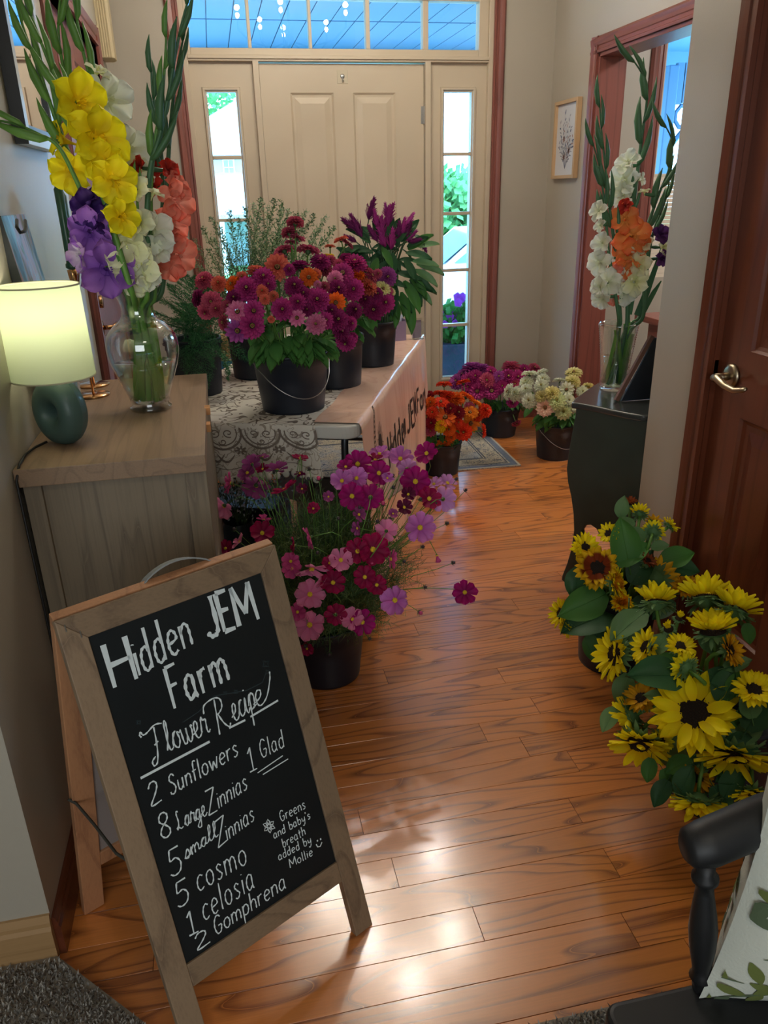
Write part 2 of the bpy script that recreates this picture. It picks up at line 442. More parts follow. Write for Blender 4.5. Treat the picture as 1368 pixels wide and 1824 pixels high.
# ---- carpet of the living room behind the camera
CARP = [(-3.1, 1.20), (-0.455, 1.20), (-0.25, 1.00), (-0.10, 0.86), (1.295, 0.86), (1.295, 0.49), (3.1, 0.49), (3.1, -3.1), (-3.1, -3.1)]
M_CARPET = mat('shag_carpet', '8C8478', 0.95, var=0.6, var_scale=90)
cb = MB().prism(CARP, 0.0, 0.012)
carpet = ob('carpet', cb, M_CARPET); tag(carpet, 'grey brown shag carpet covering the floor at the bottom left corner', 'carpet', kind='stuff')
tb = MB(); rc = random.Random(5)
def in_carp(x, y):
    if y > 1.19: return False
    if x < -0.455: return y < 1.195
    if x < -0.25: return y < 1.20 - (x + 0.455) / 0.205 * 0.20
    if x < -0.10: return y < 1.00 - (x + 0.25) / 0.15 * 0.14
    return y < 0.86
cnt = 0
while cnt < 34000:
    x, y = rc.uniform(-0.75, 0.72), rc.uniform(0.62, 1.19)
    if -0.2 < x < 0.38 and y < 0.80: continue
    if not in_carp(x + 0.004, y + 0.004): continue
    cnt += 1
    a = rc.uniform(0, 6.28); l = rc.uniform(0.006, 0.012); w = 0.0016
    dx, dy = math.cos(a), math.sin(a); lean = rc.uniform(0.1, 0.8) * l
    b0 = (x - dy * w, y + dx * w, 0.01); b1 = (x + dy * w, y - dx * w, 0.01)
    m0 = (x - dy * w + dx * lean * .5, y + dx * w + dy * lean * .5, 0.01 + l * .7); m1 = (x + dy * w + dx * lean * .5, y - dx * w + dy * lean * .5, 0.01 + l * .7)
    t = (x + dx * lean * 1.3, y + dy * lean * 1.3, 0.01 + l)
    tb.mi = rc.choice((0, 0, 1, 2))
    tb.add([b0, b1, m1, m0, t], [(0, 1, 2, 3), (3, 2, 4)])
pile = ob('carpet_pile', tb, [mat('pile_grey', '7E7A74', 0.95), mat('pile_brown', '54463A', 0.95), mat('pile_light', 'A8A49C', 0.95)], carpet); pile['kind'] = 'stuff'

# ---- walls
struct('ceiling', MB().box(-3.2, 4.7, -3.2, YF + 0.2, CEILZ, CEILZ + 0.1), M_CEIL)
# left hallway wall with a doorway (Y 3.00 .. 4.26)
DL0, DL1, DLZ = 2.99, 4.22, 2.05
struct('wall_left', MB().box(XL - 0.14, XL, 1.21, DL0, 0, CEILZ).box(XL - 0.14, XL, DL1, YF + 0.15, 0, CEILZ).box(XL - 0.14, XL, DL0, DL1, DLZ, CEILZ), M_WALL)
struct('wall_living_left', MB().box(-3.2, XL - 0.14, 1.21, 1.35, 0, CEILZ), M_WALL)
struct('wall_living_far_left', MB().box(-3.3, -3.2, -3.2, 1.35, 0, CEILZ), M_WALL)
struct('wall_living_back', MB().box(-3.3, 3.3, -3.3, -3.2, 0, CEILZ), M_WALL)
struct('wall_living_right', MB().box(3.2, 3.3, -3.2, 0.5, 0, CEILZ), M_WALL)
# near right wall block with closet door (opening Y 1.10..1.87)
DR0, DR1, DRZ = 1.10, 1.868, 2.05
STUBY = 2.17
struct('wall_right', MB().box(XR, XR + 0.12, DR1, STUBY, 0, CEILZ).box(XR, XR + 0.12, 0.5, DR0, 0, CEILZ).box(XR, XR + 0.12, DR0, DR1, DRZ, CEILZ)
       .box(XR + 0.12, XA + 0.14, STUBY - 0.12, STUBY, 0, CEILZ), M_WALL)
struct('wall_closet_back', MB().box(XR + 0.12, 3.3, 0.5, 0.6, 0, CEILZ).box(XA, XA + 0.1, 0.6, STUBY - 0.12, 0, CEILZ), M_WALL)
# alcove wall with the cased opening to the dining room (Y 2.55..4.10)
OP0, OP1, OPZ = 2.70, 4.10, 2.02
struct('wall_alcove', MB().box(XA, XA + 0.12, OP1, YF, 0, CEILZ).box(XA, XA + 0.12, STUBY, OP0, 0, CEILZ).box(XA, XA + 0.12, OP0, OP1, OPZ, CEILZ), M_WALL)
# dining room shell
struct('wall_dining_right', MB().box(4.6, 4.7, 1.9, YF + 0.15, 0, CEILZ), M_WALL)
struct('wall_dining_back', MB().box(XA + 0.12, 4.7, 1.9, 2.0, 0, CEILZ), M_WALL)
WX0, WX1, WZ0, WZ1 = 2.65, 3.95, 0.86, 2.30
# front wall with door unit opening and dining window
U0, U1 = -0.075, 1.615
struct('wall_front', MB().box(XL - 0.14, U0, YF, YF + 0.15, 0, CEILZ).box(U1, WX0, YF, YF + 0.15, 0, CEILZ).box(U0, U1, YF, YF + 0.15, 2.42, CEILZ)
       .box(WX0, WX1, YF, YF + 0.15, 0, WZ0).box(WX0, WX1, YF, YF + 0.15, WZ1, CEILZ).box(WX1, 4.7, YF, YF + 0.15, 0, CEILZ), M_WALL)

# ---- casings (stepped oak profile), built flat: (u across, d proud)
PROF = [(0.0, 0.019), (0.012, 0.019), (0.016, 0.013), (0.030, 0.013), (0.034, 0.017), (0.048, 0.020), (0.062, 0.022), (0.068, 0.016), (0.075, 0.010)]
def casing_strip(b, p0, p1, across, out, w=0.075, flip=False):
    """profile swept from p0 to p1; across = unit vector across the casing, out = away from the wall"""
    p0, p1, across, out = Vector(p0), Vector(p1), Vector(across), Vector(out)
    k = w / 0.075
    pr = [(0, 0)] + [(u * k, d) for u, d in PROF] + [(w, 0)]
    vs = [p0 + across * u + out * d for u, d in pr] + [p1 + across * u + out * d for u, d in pr]
    n = len(pr)
    b.add(vs, [(i, i + 1, n + i + 1, n + i) for i in range(n - 1)] + [tuple(range(n))[::-1], tuple(range(n, 2 * n))])
def casing(name, sides, m, parent=None):
    b = MB()
    for s in sides: casing_strip(b, *s)
    return struct(name, b, m)
# front door unit casing (its head is above the frame)
casing('trim_1', [((U0 + 0.005, YF, 0), (U0 + 0.005, YF, 2.48), (-1, 0, 0), (0, -1, 0), 0.066)], M_TRIM)
casing('trim_2', [((U1 - 0.005, YF, 0), (U1 - 0.005, YF, 2.48), (1, 0, 0), (0, -1, 0), 0.066)], M_TRIM)
casing('trim_3', [((U0 - 0.06, YF, 2.42), (U1 + 0.06, YF, 2.42), (0, 0, 1), (0, -1, 0), 0.066)], M_TRIM)
# alcove opening: casing, jambs, head
casing('trim_4', [((XA, OP1, 0), (XA, OP1, OPZ + 0.075), (0, 1, 0), (-1, 0, 0)), ((XA, OP0, 0), (XA, OP0, OPZ + 0.075), (0, -1, 0), (-1, 0, 0))], M_TRIM)
casing('trim_5', [((XA, OP0 - 0.075, OPZ), (XA, OP1 + 0.075, OPZ), (0, 0, 1), (-1, 0, 0))], M_TRIMY)
struct('trim_6', MB().box(XA - 0.008, XA + 0.14, OP1 - 0.018, OP1, 0, OPZ).box(XA - 0.008, XA + 0.14, OP0, OP0 + 0.018, 0, OPZ), M_TRIM, bevel=0.002)
struct('trim_7', MB().box(XA - 0.008, XA + 0.14, OP0, OP1, OPZ - 0.018, OPZ), M_TRIMY, bevel=0.002)
# left door casing
casing('trim_8', [((XL, DL1 + 0.0, 0), (XL, DL1, DLZ + 0.08), (0, 1, 0), (1, 0, 0), 0.085), ((XL, DL0, 0), (XL, DL0, DLZ + 0.08), (0, -1, 0), (1, 0, 0), 0.085)], M_TRIM)
casing('trim_9', [((XL, DL0 - 0.08, DLZ), (XL, DL1 + 0.08, DLZ), (0, 0, 1), (1, 0, 0), 0.085)], M_TRIMY)
struct('trim_10', MB().box(XL - 0.14, XL + 0.006, DL1, DL1 + 0.018, 0, DLZ).box(XL - 0.14, XL + 0.006, DL0 - 0.018, DL0, 0, DLZ).box(XL - 0.14, XL + 0.006, DL0, DL1, DLZ, DLZ + 0.018), M_TRIM)
# right closet door casing
casing('trim_11', [((XR, DR1, 0), (XR, DR1, DRZ + 0.075), (0, 1, 0), (-1, 0, 0)), ((XR, DR0, 0), (XR, DR0, DRZ + 0.075), (0, -1, 0), (-1, 0, 0))], M_MAHOG)
casing('trim_12', [((XR, DR0 - 0.075, DRZ), (XR, DR1 + 0.075, DRZ), (0, 0, 1), (-1, 0, 0))], M_MAHOGY)
struct('trim_15', MB().box(XR - 0.004, XR + 0.12, DR1 - 0.0035, DR1 + 0.012, 0, DRZ).box(XR - 0.004, XR + 0.12, DR0 - 0.012, DR0 + 0.0035, 0, DRZ).box(XR - 0.004, XR + 0.12, DR0, DR1, DRZ - 0.003, DRZ + 0.012), M_MAHOG)
# baseboards
def baseboard(name, a, b_, out, m, h=0.10, t=0.014):
    a, b_, out = Vector(a), Vector(b_), Vector(out)
    pr = [(0, 0), (t, 0), (t, h * .7), (t * .75, h * .78), (t * .75, h * .86), (t * .4, h), (0, h)]
    vs = [a + out * u + Vector((0, 0, z)) for u, z in pr] + [b_ + out * u + Vector((0, 0, z)) for u, z in pr]
    n = len(pr)
    return struct(name, MB().add(vs, [(i, (i + 1) % n, n + (i + 1) % n, n + i) for i in range(n)] + [tuple(range(n))[::-1], tuple(range(n, 2 * n))]), m)
baseboard('baseboard_left', (XL, 1.21, 0), (XL, DL0 - 0.085, 0), (1, 0, 0), M_MAHOGY)
M_BASEL = wood('light_oak', 'B08C60', '8A6840', 'X', 0.45, 6, 0.05, 7.0, 0.3, amount=0.4)
baseboard('baseboard_living', (-3.2, 1.21, 0), (XL, 1.21, 0), (0, -1, 0), M_BASEL, 0.115)
baseboard('baseboard_front_left', (XL, YF, 0), (U0 - 0.07, YF, 0), (0, -1, 0), M_TRIMY)
baseboard('baseboard_front_right', (U1 + 0.07, YF, 0), (XA, YF, 0), (0, -1, 0), M_TRIMY)
baseboard('baseboard_alcove', (XA, OP1 + 0.075, 0), (XA, YF, 0), (-1, 0, 0), M_TRIMY)
baseboard('baseboard_stub', (XR, DR1 + 0.075, 0), (XR, STUBY, 0), (-1, 0, 0), M_MAHOGY)

# ---- front door unit: frame, transom, sidelights, door
def rect_frame(b, x0, x1, z0, z1, w, y0, y1, wb=None, wt=None):
    wb = w if wb is None else wb; wt = w if wt is None else wt
    b.box(x0, x0 + w, y0, y1, z0, z1).box(x1 - w, x1, y0, y1, z0, z1).box(x0 + w, x1 - w, y0, y1, z0, z0 + wb).box(x0 + w, x1 - w, y0, y1, z1 - wt, z1)
xd0, xd1 = 0.318, 1.220
DF = YF + 0.03
b = MB()
b.box(U0, U0 + 0.03, YF - 0.002, YF + 0.12, 0, 2.42).box(U1 - 0.03, U1, YF - 0.002, YF + 0.12, 0, 2.42).box(U0, U1, YF - 0.002, YF + 0.12, 2.36, 2.42)
b.box(xd0 - 0.034, xd0 - 0.003, YF - 0.002, YF + 0.12, 0, 2.06).box(xd1 + 0.003, xd1 + 0.034, YF - 0.002, YF + 0.12, 0, 2.06)
b.box(U0 + 0.03, U1 - 0.03, YF - 0.002, YF + 0.12, 2.056, 2.085)
b.box(U0 + 0.03, U1 - 0.03, YF - 0.012, YF + 0.0, 2.066, 2.080)
b.box(U0 + 0.03, U1 - 0.03, YF - 0.002, YF + 0.12, 0, 0.03)
frame = struct('door_1_frame', b, M_CREAM, bevel=0.002)
# transom
win1 = empty('window_1', (0.76, YF, 2.2), kind='structure')
px = [(336, 441), (447, 550.5), (556, 653), (660.5, 755), (765, 855)]
tb_ = MB(); zt0, zt1 = 2.118, 2.345
xs = [(X_(a, 60), X_(c, 60)) for a, c in px]
x_l, x_r = xs[0][0], xs[-1][1]
tb_.box(U0 + 0.03, x_l, DF - 0.015, DF + 0.05, 2.085, 2.36).box(x_r, U1 - 0.03, DF - 0.015, DF + 0.05, 2.085, 2.36)
tb_.box(x_l, x_r, DF - 0.015, DF + 0.05, 2.085, zt0).box(x_l, x_r, DF - 0.015, DF + 0.05, zt1, 2.36)
part('sash', tb_, M_CREAM, win1, bevel=0.003)
for (a, c), (a2, c2) in zip(xs[:-1], xs[1:]):
    part('muntin', MB().box(c, a2, DF - 0.01, DF + 0.045, zt0, zt1), M_CREAM, win1, bevel=0.003)
for a, c in xs:
    part('pane', MB().box(a, c, DF + 0.015, DF + 0.019, zt0, zt1), M_PANE, win1)
# sidelights
def sidelight(n, x0, x1, gx0, gx1):
    w = empty('window_%d' % n, ((x0 + x1) / 2, YF, 0.03), kind='structure')
    gz0, gz1 = 0.30, 1.915
    b = MB()
    b.box(x0, gx0, DF, DF + 0.045, 0.03, 2.056).box(gx1, x1, DF, DF + 0.045, 0.03, 2.056).box(gx0, gx1, DF, DF + 0.045, 0.03, gz0).box(gx0, gx1, DF, DF + 0.045, gz1, 2.056)
    part('sash', b, M_CREAM, w)
    b = MB()
    for (a, c, d, e, z) in ((0.026, 0.014, 0.014, 0, 0),):
        pass
    # raised glazing bead around the glass
    o_, i_ = 0.024, 0.0
    yb = DF - 0.012
    q = lambda m_, y: [Vector((gx0 - m_, y, gz0 - m_)), Vector((gx1 + m_, y, gz0 - m_)), Vector((gx1 + m_, y, gz1 + m_)), Vector((gx0 - m_, y, gz1 + m_))]
    rings = q(o_, DF) + q(o_ - 0.004, yb) + q(o_ - 0.014, yb) + q(0, DF + 0.012)
    b.add(rings, [(r * 4 + k, r * 4 + (k + 1) % 4, (r + 1) * 4 + (k + 1) % 4, (r + 1) * 4 + k) for r in range(3) for k in range(4)])
    part('glazing_bead', b, M_CREAM, w)
    zz = [gz0] + [0.626, 0.955, 1.278, 1.598] + [gz1]
    for z in zz[1:-1]:
        part('muntin', MB().box(gx0, gx1, DF - 0.004, DF + 0.03, z - 0.009, z + 0.009), M_CREAM, w, bevel=0.003)
    for za, zb in zip(zz[:-1], zz[1:]):
        part('pane', MB().box(gx0, gx1, DF + 0.014, DF + 0.018, za + 0.0, zb - 0.0), M_PANE, w)
sidelight(2, U0 + 0.03, xd0 - 0.034, 0.034, 0.186)
sidelight(3, xd1 + 0.034, U1 - 0.03, 1.340, 1.500)
# the door: slab built as a panelled sheet
def panelled(b, x0, x1, z0, z1, panels, y, side=1, axis='X', m=0.022, dep=0.009, rise=0.03):
    """front sheet with recessed-and-raised panels. axis X: sheet in XZ at y facing -Y; axis Y: sheet in YZ at x=y facing -X*side"""
    def V(u, z, d):
        return Vector((u, y + d, z)) if axis == 'X' else Vector((y + d * side, u, z))
    us = sorted({x0, x1} | {p[0] for p in panels} | {p[1] for p in panels})
    zs = sorted({z0, z1} | {p[2] for p in panels} | {p[3] for p in panels})
    for i in range(len(us) - 1):
        for j in range(len(zs) - 1):
            cu, cz = (us[i] + us[i + 1]) / 2, (zs[j] + zs[j + 1]) / 2
            if any(p[0] < cu < p[1] and p[2] < cz < p[3] for p in panels): continue
            b.add([V(us[i], zs[j], 0), V(us[i + 1], zs[j], 0), V(us[i + 1], zs[j + 1], 0), V(us[i], zs[j + 1], 0)], [(0, 1, 2, 3)])
    for a, c, d, e in panels:
        lev = [(0, 0), (0.006, dep * .6), (m * .5, dep), (m, dep * 1.0), (m + rise, dep * .25)]
        rg = []
        for k, dd in lev: rg += [V(a + k, d + k, dd), V(c - k, d + k, dd), V(c - k, e - k, dd), V(a + k, e - k, dd)]
        n = len(lev)
        b.add(rg, [(r * 4 + k, r * 4 + (k + 1) % 4, (r + 1) * 4 + (k + 1) % 4, (r + 1) * 4 + k) for r in range(n - 1) for k in range(4)] + [((n - 1) * 4, (n - 1) * 4 + 1, (n - 1) * 4 + 2, (n - 1) * 4 + 3)])
door = empty('door_1', (xd0, DF, 0.03), kind='structure')
b = MB()
pu = [(X_(520, 200), X_(597, 200)), (X_(631.5, 200), X_(707, 200))]
pans = []
for a, c in pu: pans += [(a, c, 0.98, 1.912), (a, c, 0.28, 0.80)]
panelled(b, xd0, xd1, 0.032, 2.05, pans, DF)
b.box(xd0, xd1, DF + 0.02, DF + 0.045, 0.032, 2.05)
for s_, e_ in (((xd0, 0.032), (xd0, 2.05)), ((xd1, 0.032), (xd1, 2.05)), ((xd0, 2.05), (xd1, 2.05)), ((xd0, 0.032), (xd1, 0.032))):
    b.add([(s_[0], DF, s_[1]), (e_[0], DF, e_[1]), (e_[0], DF + 0.02, e_[1]), (s_[0], DF + 0.02, s_[1])], [(0, 1, 2, 3)])
part('slab', b, M_CREAM, door)
for z in (1.80, 0.98, 0.25):
    h = part('hinge', MB().tube([(xd1 + 0.002, DF - 0.006, z - 0.045), (xd1 + 0.002, DF - 0.006, z + 0.045)], 0.006, 10).box(xd1 - 0.016, xd1 - 0.001, DF - 0.0015, DF, z - 0.044, z + 0.044), M_STEEL, door)
hk = empty('adhesive_hook', (0.765, DF, 1.96), 'small clear adhesive hook at the top of the cream front door', 'hook')
part('backing', MB().box(0.735, 0.795, DF - 0.003, DF, 1.955, 2.02), mat('clear_plastic', 'C9BFA8', 0.15), hk, bevel=0.004)
part('hook', MB().tube([(0.765, DF - 0.004, 2.0), (0.765, DF - 0.006, 1.975), (0.765, DF - 0.012, 1.963), (0.765, DF - 0.02, 1.968), (0.765, DF - 0.021, 1.978)], 0.003, 8).ball((0.765, DF - 0.004, 1.99), 0.012, 12, 6, (1, .3, 1)), M_STEEL, hk, True)
b = MB().tube([(xd0 + 0.07, DF, 0.95), (xd0 + 0.07, DF - 0.05, 0.95)], 0.012, 10).ball((xd0 + 0.07, DF - 0.06, 0.95), 0.028, 14, 8, (1, .8, 1)).tube([(xd0 + 0.07, DF, 0.95), (xd0 + 0.07, DF - 0.008, 0.95)], 0.03, 16)
part('knob', b, M_NICKEL, door, True)

# ---- left door (closed, red-stained, panelled, flush with the wall)
dl = empty('door_2', (XL, DL0, 0), kind='structure')
b = MB(); xf = XL - 0.03
m_ = (DL0 + DL1) / 2
for d0, d1 in ((DL0 + 0.004, m_ - 0.002), (m_ + 0.002, DL1 - 0.004)):
    c0, c1 = d0 + 0.10, d1 - 0.10
    panelled(b, d0, d1, 0.012, DLZ - 0.004, [(c0, c1, 1.05, 1.92), (c0, c1, 0.25, 0.88)], xf, -1, 'Y')
b.box(xf - 0.035, xf - 0.012, DL0 + 0.004, DL1 - 0.004, 0.012, DLZ - 0.004)
part('slab', b, M_TRIM, dl)
ky = 3.52
b = MB()
for kz, yk in ((0.955, 3.28), (0.915, 3.28)): pass
b.tube([(xf, 3.30, 0.93), (xf + 0.045, 3.30, 0.93)], 0.009, 10).tube([(xf, 3.30, 0.93), (xf + 0.006, 3.30, 0.93)], 0.028, 16).tube([(xf + 0.045, 3.30, 0.93), (xf + 0.05, 3.36, 0.932), (xf + 0.045, 3.42, 0.93)], [0.009, 0.008, 0.007], 10)
part('handle', b, M_BRASS, dl, True)
b = MB().tube([(xf, 3.30, 1.03), (xf + 0.02, 3.30, 1.03)], 0.024, 16)
part('deadbolt', b, M_BRASS, dl, True)

# ---- right closet door
dr = empty('door_3', (XR, DR1, 0), kind='structure')
b = MB(); xf = XR + 0.012
ys = (DR1 - 0.004, DR1 - 0.12, DR1 - 0.12 - 0.22, DR1 - 0.44 + 0.0, DR1 - 0.44 - 0.22 + 0.0, DR0 + 0.004)
c = [(1.528, 1.742), (1.226, 1.440)]
pans = []
for a0, a1 in c: pans += [(a0, a1, 1.68, 1.92), (a0, a1, 1.01, 1.58), (a0, a1, 0.235, 0.835)]
panelled(b, DR0 + 0.004, DR1 - 0.004, 0.012, DRZ - 0.004, pans, xf, 1, 'Y', 0.03, 0.012, 0.03)
b.box(xf + 0.018, xf + 0.035, DR0 + 0.004, DR1 - 0.004, 0.012, DRZ - 0.004)
b.add([(xf, DR1 - 0.004, 0.012), (xf + 0.018, DR1 - 0.004, 0.012), (xf + 0.018, DR1 - 0.004, DRZ), (xf, DR1 - 0.004, DRZ)], [(0, 1, 2, 3)])
part('slab', b, M_MAHOG, dr)
hb = MB(); hy, hz = 1.800, 0.935
hb.tube([(xf, hy, hz), (xf - 0.008, hy, hz), (xf - 0.012, hy, hz)], [0.033, 0.032, 0.024], 24).tube([(xf - 0.012, hy, hz), (xf - 0.05, hy, hz - 0.002)], 0.011, 12)
rose = part('rosette', hb, M_NICKEL, dr, True)
hb = MB().tube([(xf - 0.05, hy + 0.008, hz - 0.002), (xf - 0.056, hy - 0.015, hz + 0.002), (xf - 0.054, hy - 0.05, hz - 0.012), (xf - 0.05, hy - 0.085, hz - 0.016), (xf - 0.046, hy - 0.115, hz - 0.008), (xf - 0.046, hy - 0.125, hz - 0.004)],
               [0.010, 0.011, 0.009, 0.0085, 0.008, 0.005], 12, flat=0.8)
part('lever', hb, M_NICKEL, dr, True)
part('strike_plate', MB().box(XR - 0.0005, XR + 0.0115, DR1 - 0.0035, DR1 - 0.0005, 0.905, 0.965), M_NICKEL, dr)

# ---- dining window with casing
w4 = empty('window_4', (3.3, YF, WZ0), kind='structure')
b = MB(); rect_frame(b, WX0, WX1, WZ0, WZ1, 0.03, YF + 0.02, YF + 0.08)
b.box(WX0 + 0.03, WX1 - 0.03, YF + 0.03, YF + 0.07, 1.44, 1.47)
part('window_frame', b, M_CREAM, w4, bevel=0.003)
part('pane', MB().box(WX0 + 0.03, WX1 - 0.03, YF + 0.05, YF + 0.054, 1.47, WZ1 - 0.03), M_PANE, w4)
part('pane', MB().box(WX0 + 0.03, WX1 - 0.03, YF + 0.06, YF + 0.064, WZ0 + 0.03, 1.44), M_PANE, w4)
casing('trim_13', [((WX0, YF, WZ0 - 0.04), (WX0, YF, WZ1 + 0.07), (-1, 0, 0), (0, -1, 0), 0.085), ((WX1, YF, WZ0 - 0.04), (WX1, YF, WZ1 + 0.07), (1, 0, 0), (0, -1, 0), 0.085)], M_TRIM)
casing('trim_14', [((WX0 - 0.08, YF, WZ1), (WX1 + 0.08, YF, WZ1), (0, 0, 1), (0, -1, 0))], M_TRIM)
b = MB()
n = 24
for i in range(n):
    z0 = WZ0 + (1.452 - WZ0) * i / n; z1 = WZ0 + (1.452 - WZ0) * (i + 1) / n
    b.box(WX0 + 0.004, WX1 - 0.004, YF + 0.004, YF + 0.014, z0, z1 - 0.001)
sh = ob('window_shade', b, mat('shade_fabric', 'D8CCB8', 0.9)); tag(sh, 'closed cream pleated shade over the lower half of the dining room window', 'window shade')
# ================================================================== OUTSIDE
M_VINYL = mat('porch_vinyl', '557E9C', 0.6)
M_HOUSEW = mat('neighbour_siding', 'A0AEAE', 0.8)
M_ROOF = mat('asphalt_shingle', '8A9496', 0.9, var=0.25, var_scale=3)
M_LAWN = mat('lawn', '6E9A58', 0.9, var=0.4, var_scale=1.5)
M_ROAD = mat('asphalt', 'A8AAAC', 0.9)
struct('ground', MB().box(-40, 60, YF + 3.2, 60, -0.75, -0.35), M_LAWN)
struct('road', MB().box(-40, 60, 9.0, 16.0, -0.36, -0.335), M_ROAD)
struct('porch_floor', MB().box(-3, 6, YF + 0.15, YF + 3.2, -0.5, -0.12), mat('porch_concrete', 'A9A59C', 0.9))
pc = struct('porch_ceiling', MB().box(-3, 6, YF + 0.15, YF + 3.4, 2.62, 2.75), M_VINYL)
for k in range(22):
    x = -1.2 + k * 0.185
    for r, (ya, yb) in enumerate(((4.85, 6.70), (6.735, 8.05))):
        if ya > 5 and k % 1: continue
        part('ceiling_panel', MB().box(x + (0.004), x + 0.181, ya, yb, 2.604, 2.62), M_VINYL, pc)
struct('porch_beam', MB().box(-3, 6, 8.0, 8.12, 2.3, 2.62), M_VINYL)
# porch post with curly brackets, seen through the dining window
pp = empty('porch_post', (3.86, 6.6, -0.12), 'white porch post with curly bracket under the porch ceiling, outside dining window', 'post')
part('post', MB().box(3.74, 3.83, 6.5, 6.6, -0.12, 2.3), M_VINYL, pp, bevel=0.008)
b = MB()
for k in range(9):
    a = k / 8
    b.box(3.83 + a * 0.5, 3.83 + a * 0.5 + 0.07, 6.53, 6.57, 2.02 + a * 0.24 - 0.02 * (k % 2), 2.32)
b.tube([(3.83 + 0.12 + 0.09 * math.cos(t * .7), 6.55, 1.93 + 0.09 * math.sin(t * .7)) for t in range(9)], 0.018, 6)
b.tube([(3.80, 6.55, 1.60), (3.86, 6.55, 1.72), (3.98, 6.55, 1.86), (4.2, 6.55, 2.05)], 0.022, 6)
part('bracket', b, M_VINYL, pp)
# neighbouring house
nh = empty('neighbour_house', (2, 24, -0.35), 'pale sided house with bright shingle roof across the street, seen through left sidelight', 'house')
b = MB().box(-1.1, 3.9, 22, 30, -0.35, 2.40)
part('wall', b, M_HOUSEW, nh)
b = MB().add([(-1.35, 21.6, 2.33), (4.1, 21.6, 2.33), (4.1, 23.0, 5.35), (-1.35, 21.8, 2.45), (-1.35, 30, 2.33), (4.1, 30, 2.33)], [(0, 1, 2, 3), (3, 2, 5, 4), (0, 3, 4), (0, 4, 5, 1), (1, 5, 2)])
part('roof', b, M_ROOF, nh)
b = MB().add([(-2.2, 19.5, 0.95), (3.2, 19.5, 0.95), (2.6, 21.95, 1.95), (-1.0, 21.95, 1.95)], [(0, 1, 2, 3)]).box(-2.2, 3.2, 19.5, 19.6, 0.85, 0.98)
part('porch_roof', b, M_ROOF, nh)
wb_ = part('window', MB().box(0.38, 0.68, 21.93, 22.0, 1.86, 2.26), mat('white_vinyl', 'FFFFFF', 0.5), nh)
for i in range(2):
    for j in range(2):
        part('pane', MB().box(0.41 + i * 0.125, 0.52 + i * 0.125, 21.92, 21.94, 1.89 + j * 0.18, 2.05 + j * 0.18), mat('far_pane', '6E8FA0', 0.1), wb_)
for xx in (-1.9, -0.9, 0.15, 1.3, 2.4, 3.0):
    part('porch_column', MB().box(xx, xx + 0.1, 19.5, 19.6, -0.35, 0.9), mat('white_vinyl'), nh)
# trees
def leaf_cloud(name, c, rad, n, size, m, parent, seed):
    r = random.Random(seed); b = MB()
    for _ in range(n):
        v = Vector((r.gauss(0, 1), r.gauss(0, 1), r.gauss(0, 1))).normalized() * (r.random() ** 0.4)
        p = Vector((c[0] + v.x * rad[0], c[1] + v.y * rad[1], c[2] + v.z * rad[2]))
        a = Vector((r.gauss(0, 1), r.gauss(0, 1), r.gauss(0, 1))).normalized() * size; d = a.orthogonal().normalized() * size * .5
        b.add([p, p + a * .5 + d, p + a, p + a * .5 - d], [(0, 1, 2, 3)])
    o = part(name, b, m, parent); o['kind'] = 'stuff'; return o
M_TREE = petal_mat('tree_leaf', '5F9A5A', '5F9A5A', 0.3)
for i, (x, y, z, rx, rz, lab) in enumerate(((0.1, 33, 4.7, 2.6, 2.0, 'leafy green tree rising behind the roof of the house across the street'),
                              (5.1, 17.5, 0.9, 1.1, 0.95, 'bushy green tree across the road, seen through the right sidelight'),
                              (8.6, 20, 0.9, 1.6, 1.2, 'green tree beyond the lawn, right of the bushy tree by the road'))):
    t = empty('tree', (x, y, -0.35), lab, 'tree')
    part('trunk', MB().tube([(x, y, -0.35), (x + .05, y, z)], [0.18, 0.07], 8), mat('bark', '5A4A3A', 0.9), t)
    leaf_cloud('foliage', (x, y, z), (rx, rx, rz), 1500, 0.22, M_TREE, t, 11 + i)
# parked car
cx, cy = 3.95, 11.3
car = empty('car', (cx, cy, -0.335), 'pale parked car with blue windscreen on the road, seen through right sidelight', 'car')
b = MB()
prof = [(-2.0, 0.25), (-2.05, 0.55), (-1.6, 0.72), (-0.9, 0.80), (-0.35, 1.22), (0.75, 1.24), (1.35, 0.86), (1.95, 0.78), (2.05, 0.4), (1.95, 0.22)]
Mcar = Matrix.Translation((cx, cy, -0.335))
vs = [Mcar @ Vector((x, y, z)) for y in (-0.8, 0.8) for x, z in prof]; n = len(prof)
b.add(vs, [tuple(range(n)), tuple(range(2 * n - 1, n - 1, -1))] + [(i, n + i, n + (i + 1) % n, (i + 1) % n) for i in range(n)])
part('body', b, mat('car_paint', 'DADDE0', 0.25, coat=0.5), car, bevel=0.05)
b = MB().add([Mcar @ Vector(p) for p in ((-0.82, -0.815, 0.82), (1.25, -0.815, 0.86), (0.7, -0.815, 1.17), (-0.36, -0.815, 1.16))], [(0, 1, 2, 3)])
b.add([Mcar @ Vector(p) for p in ((-0.93, -0.7, 0.82), (-0.93, 0.7, 0.82), (-0.40, 0.62, 1.20), (-0.40, -0.62, 1.20))], [(0, 1, 2, 3)])
part('window', b, mat('car_glass', '2F6A80', 0.05, spec=1), car)
for wx in (-1.3, 1.25):
    for wy in (-0.82, 0.66):
        part('wheel', MB().tube([(cx + wx, cy + wy, -0.335 + 0.31), (cx + wx, cy + wy + 0.16, -0.335 + 0.31)], 0.31, 18), mat('tyre', '222222', 0.8), car)
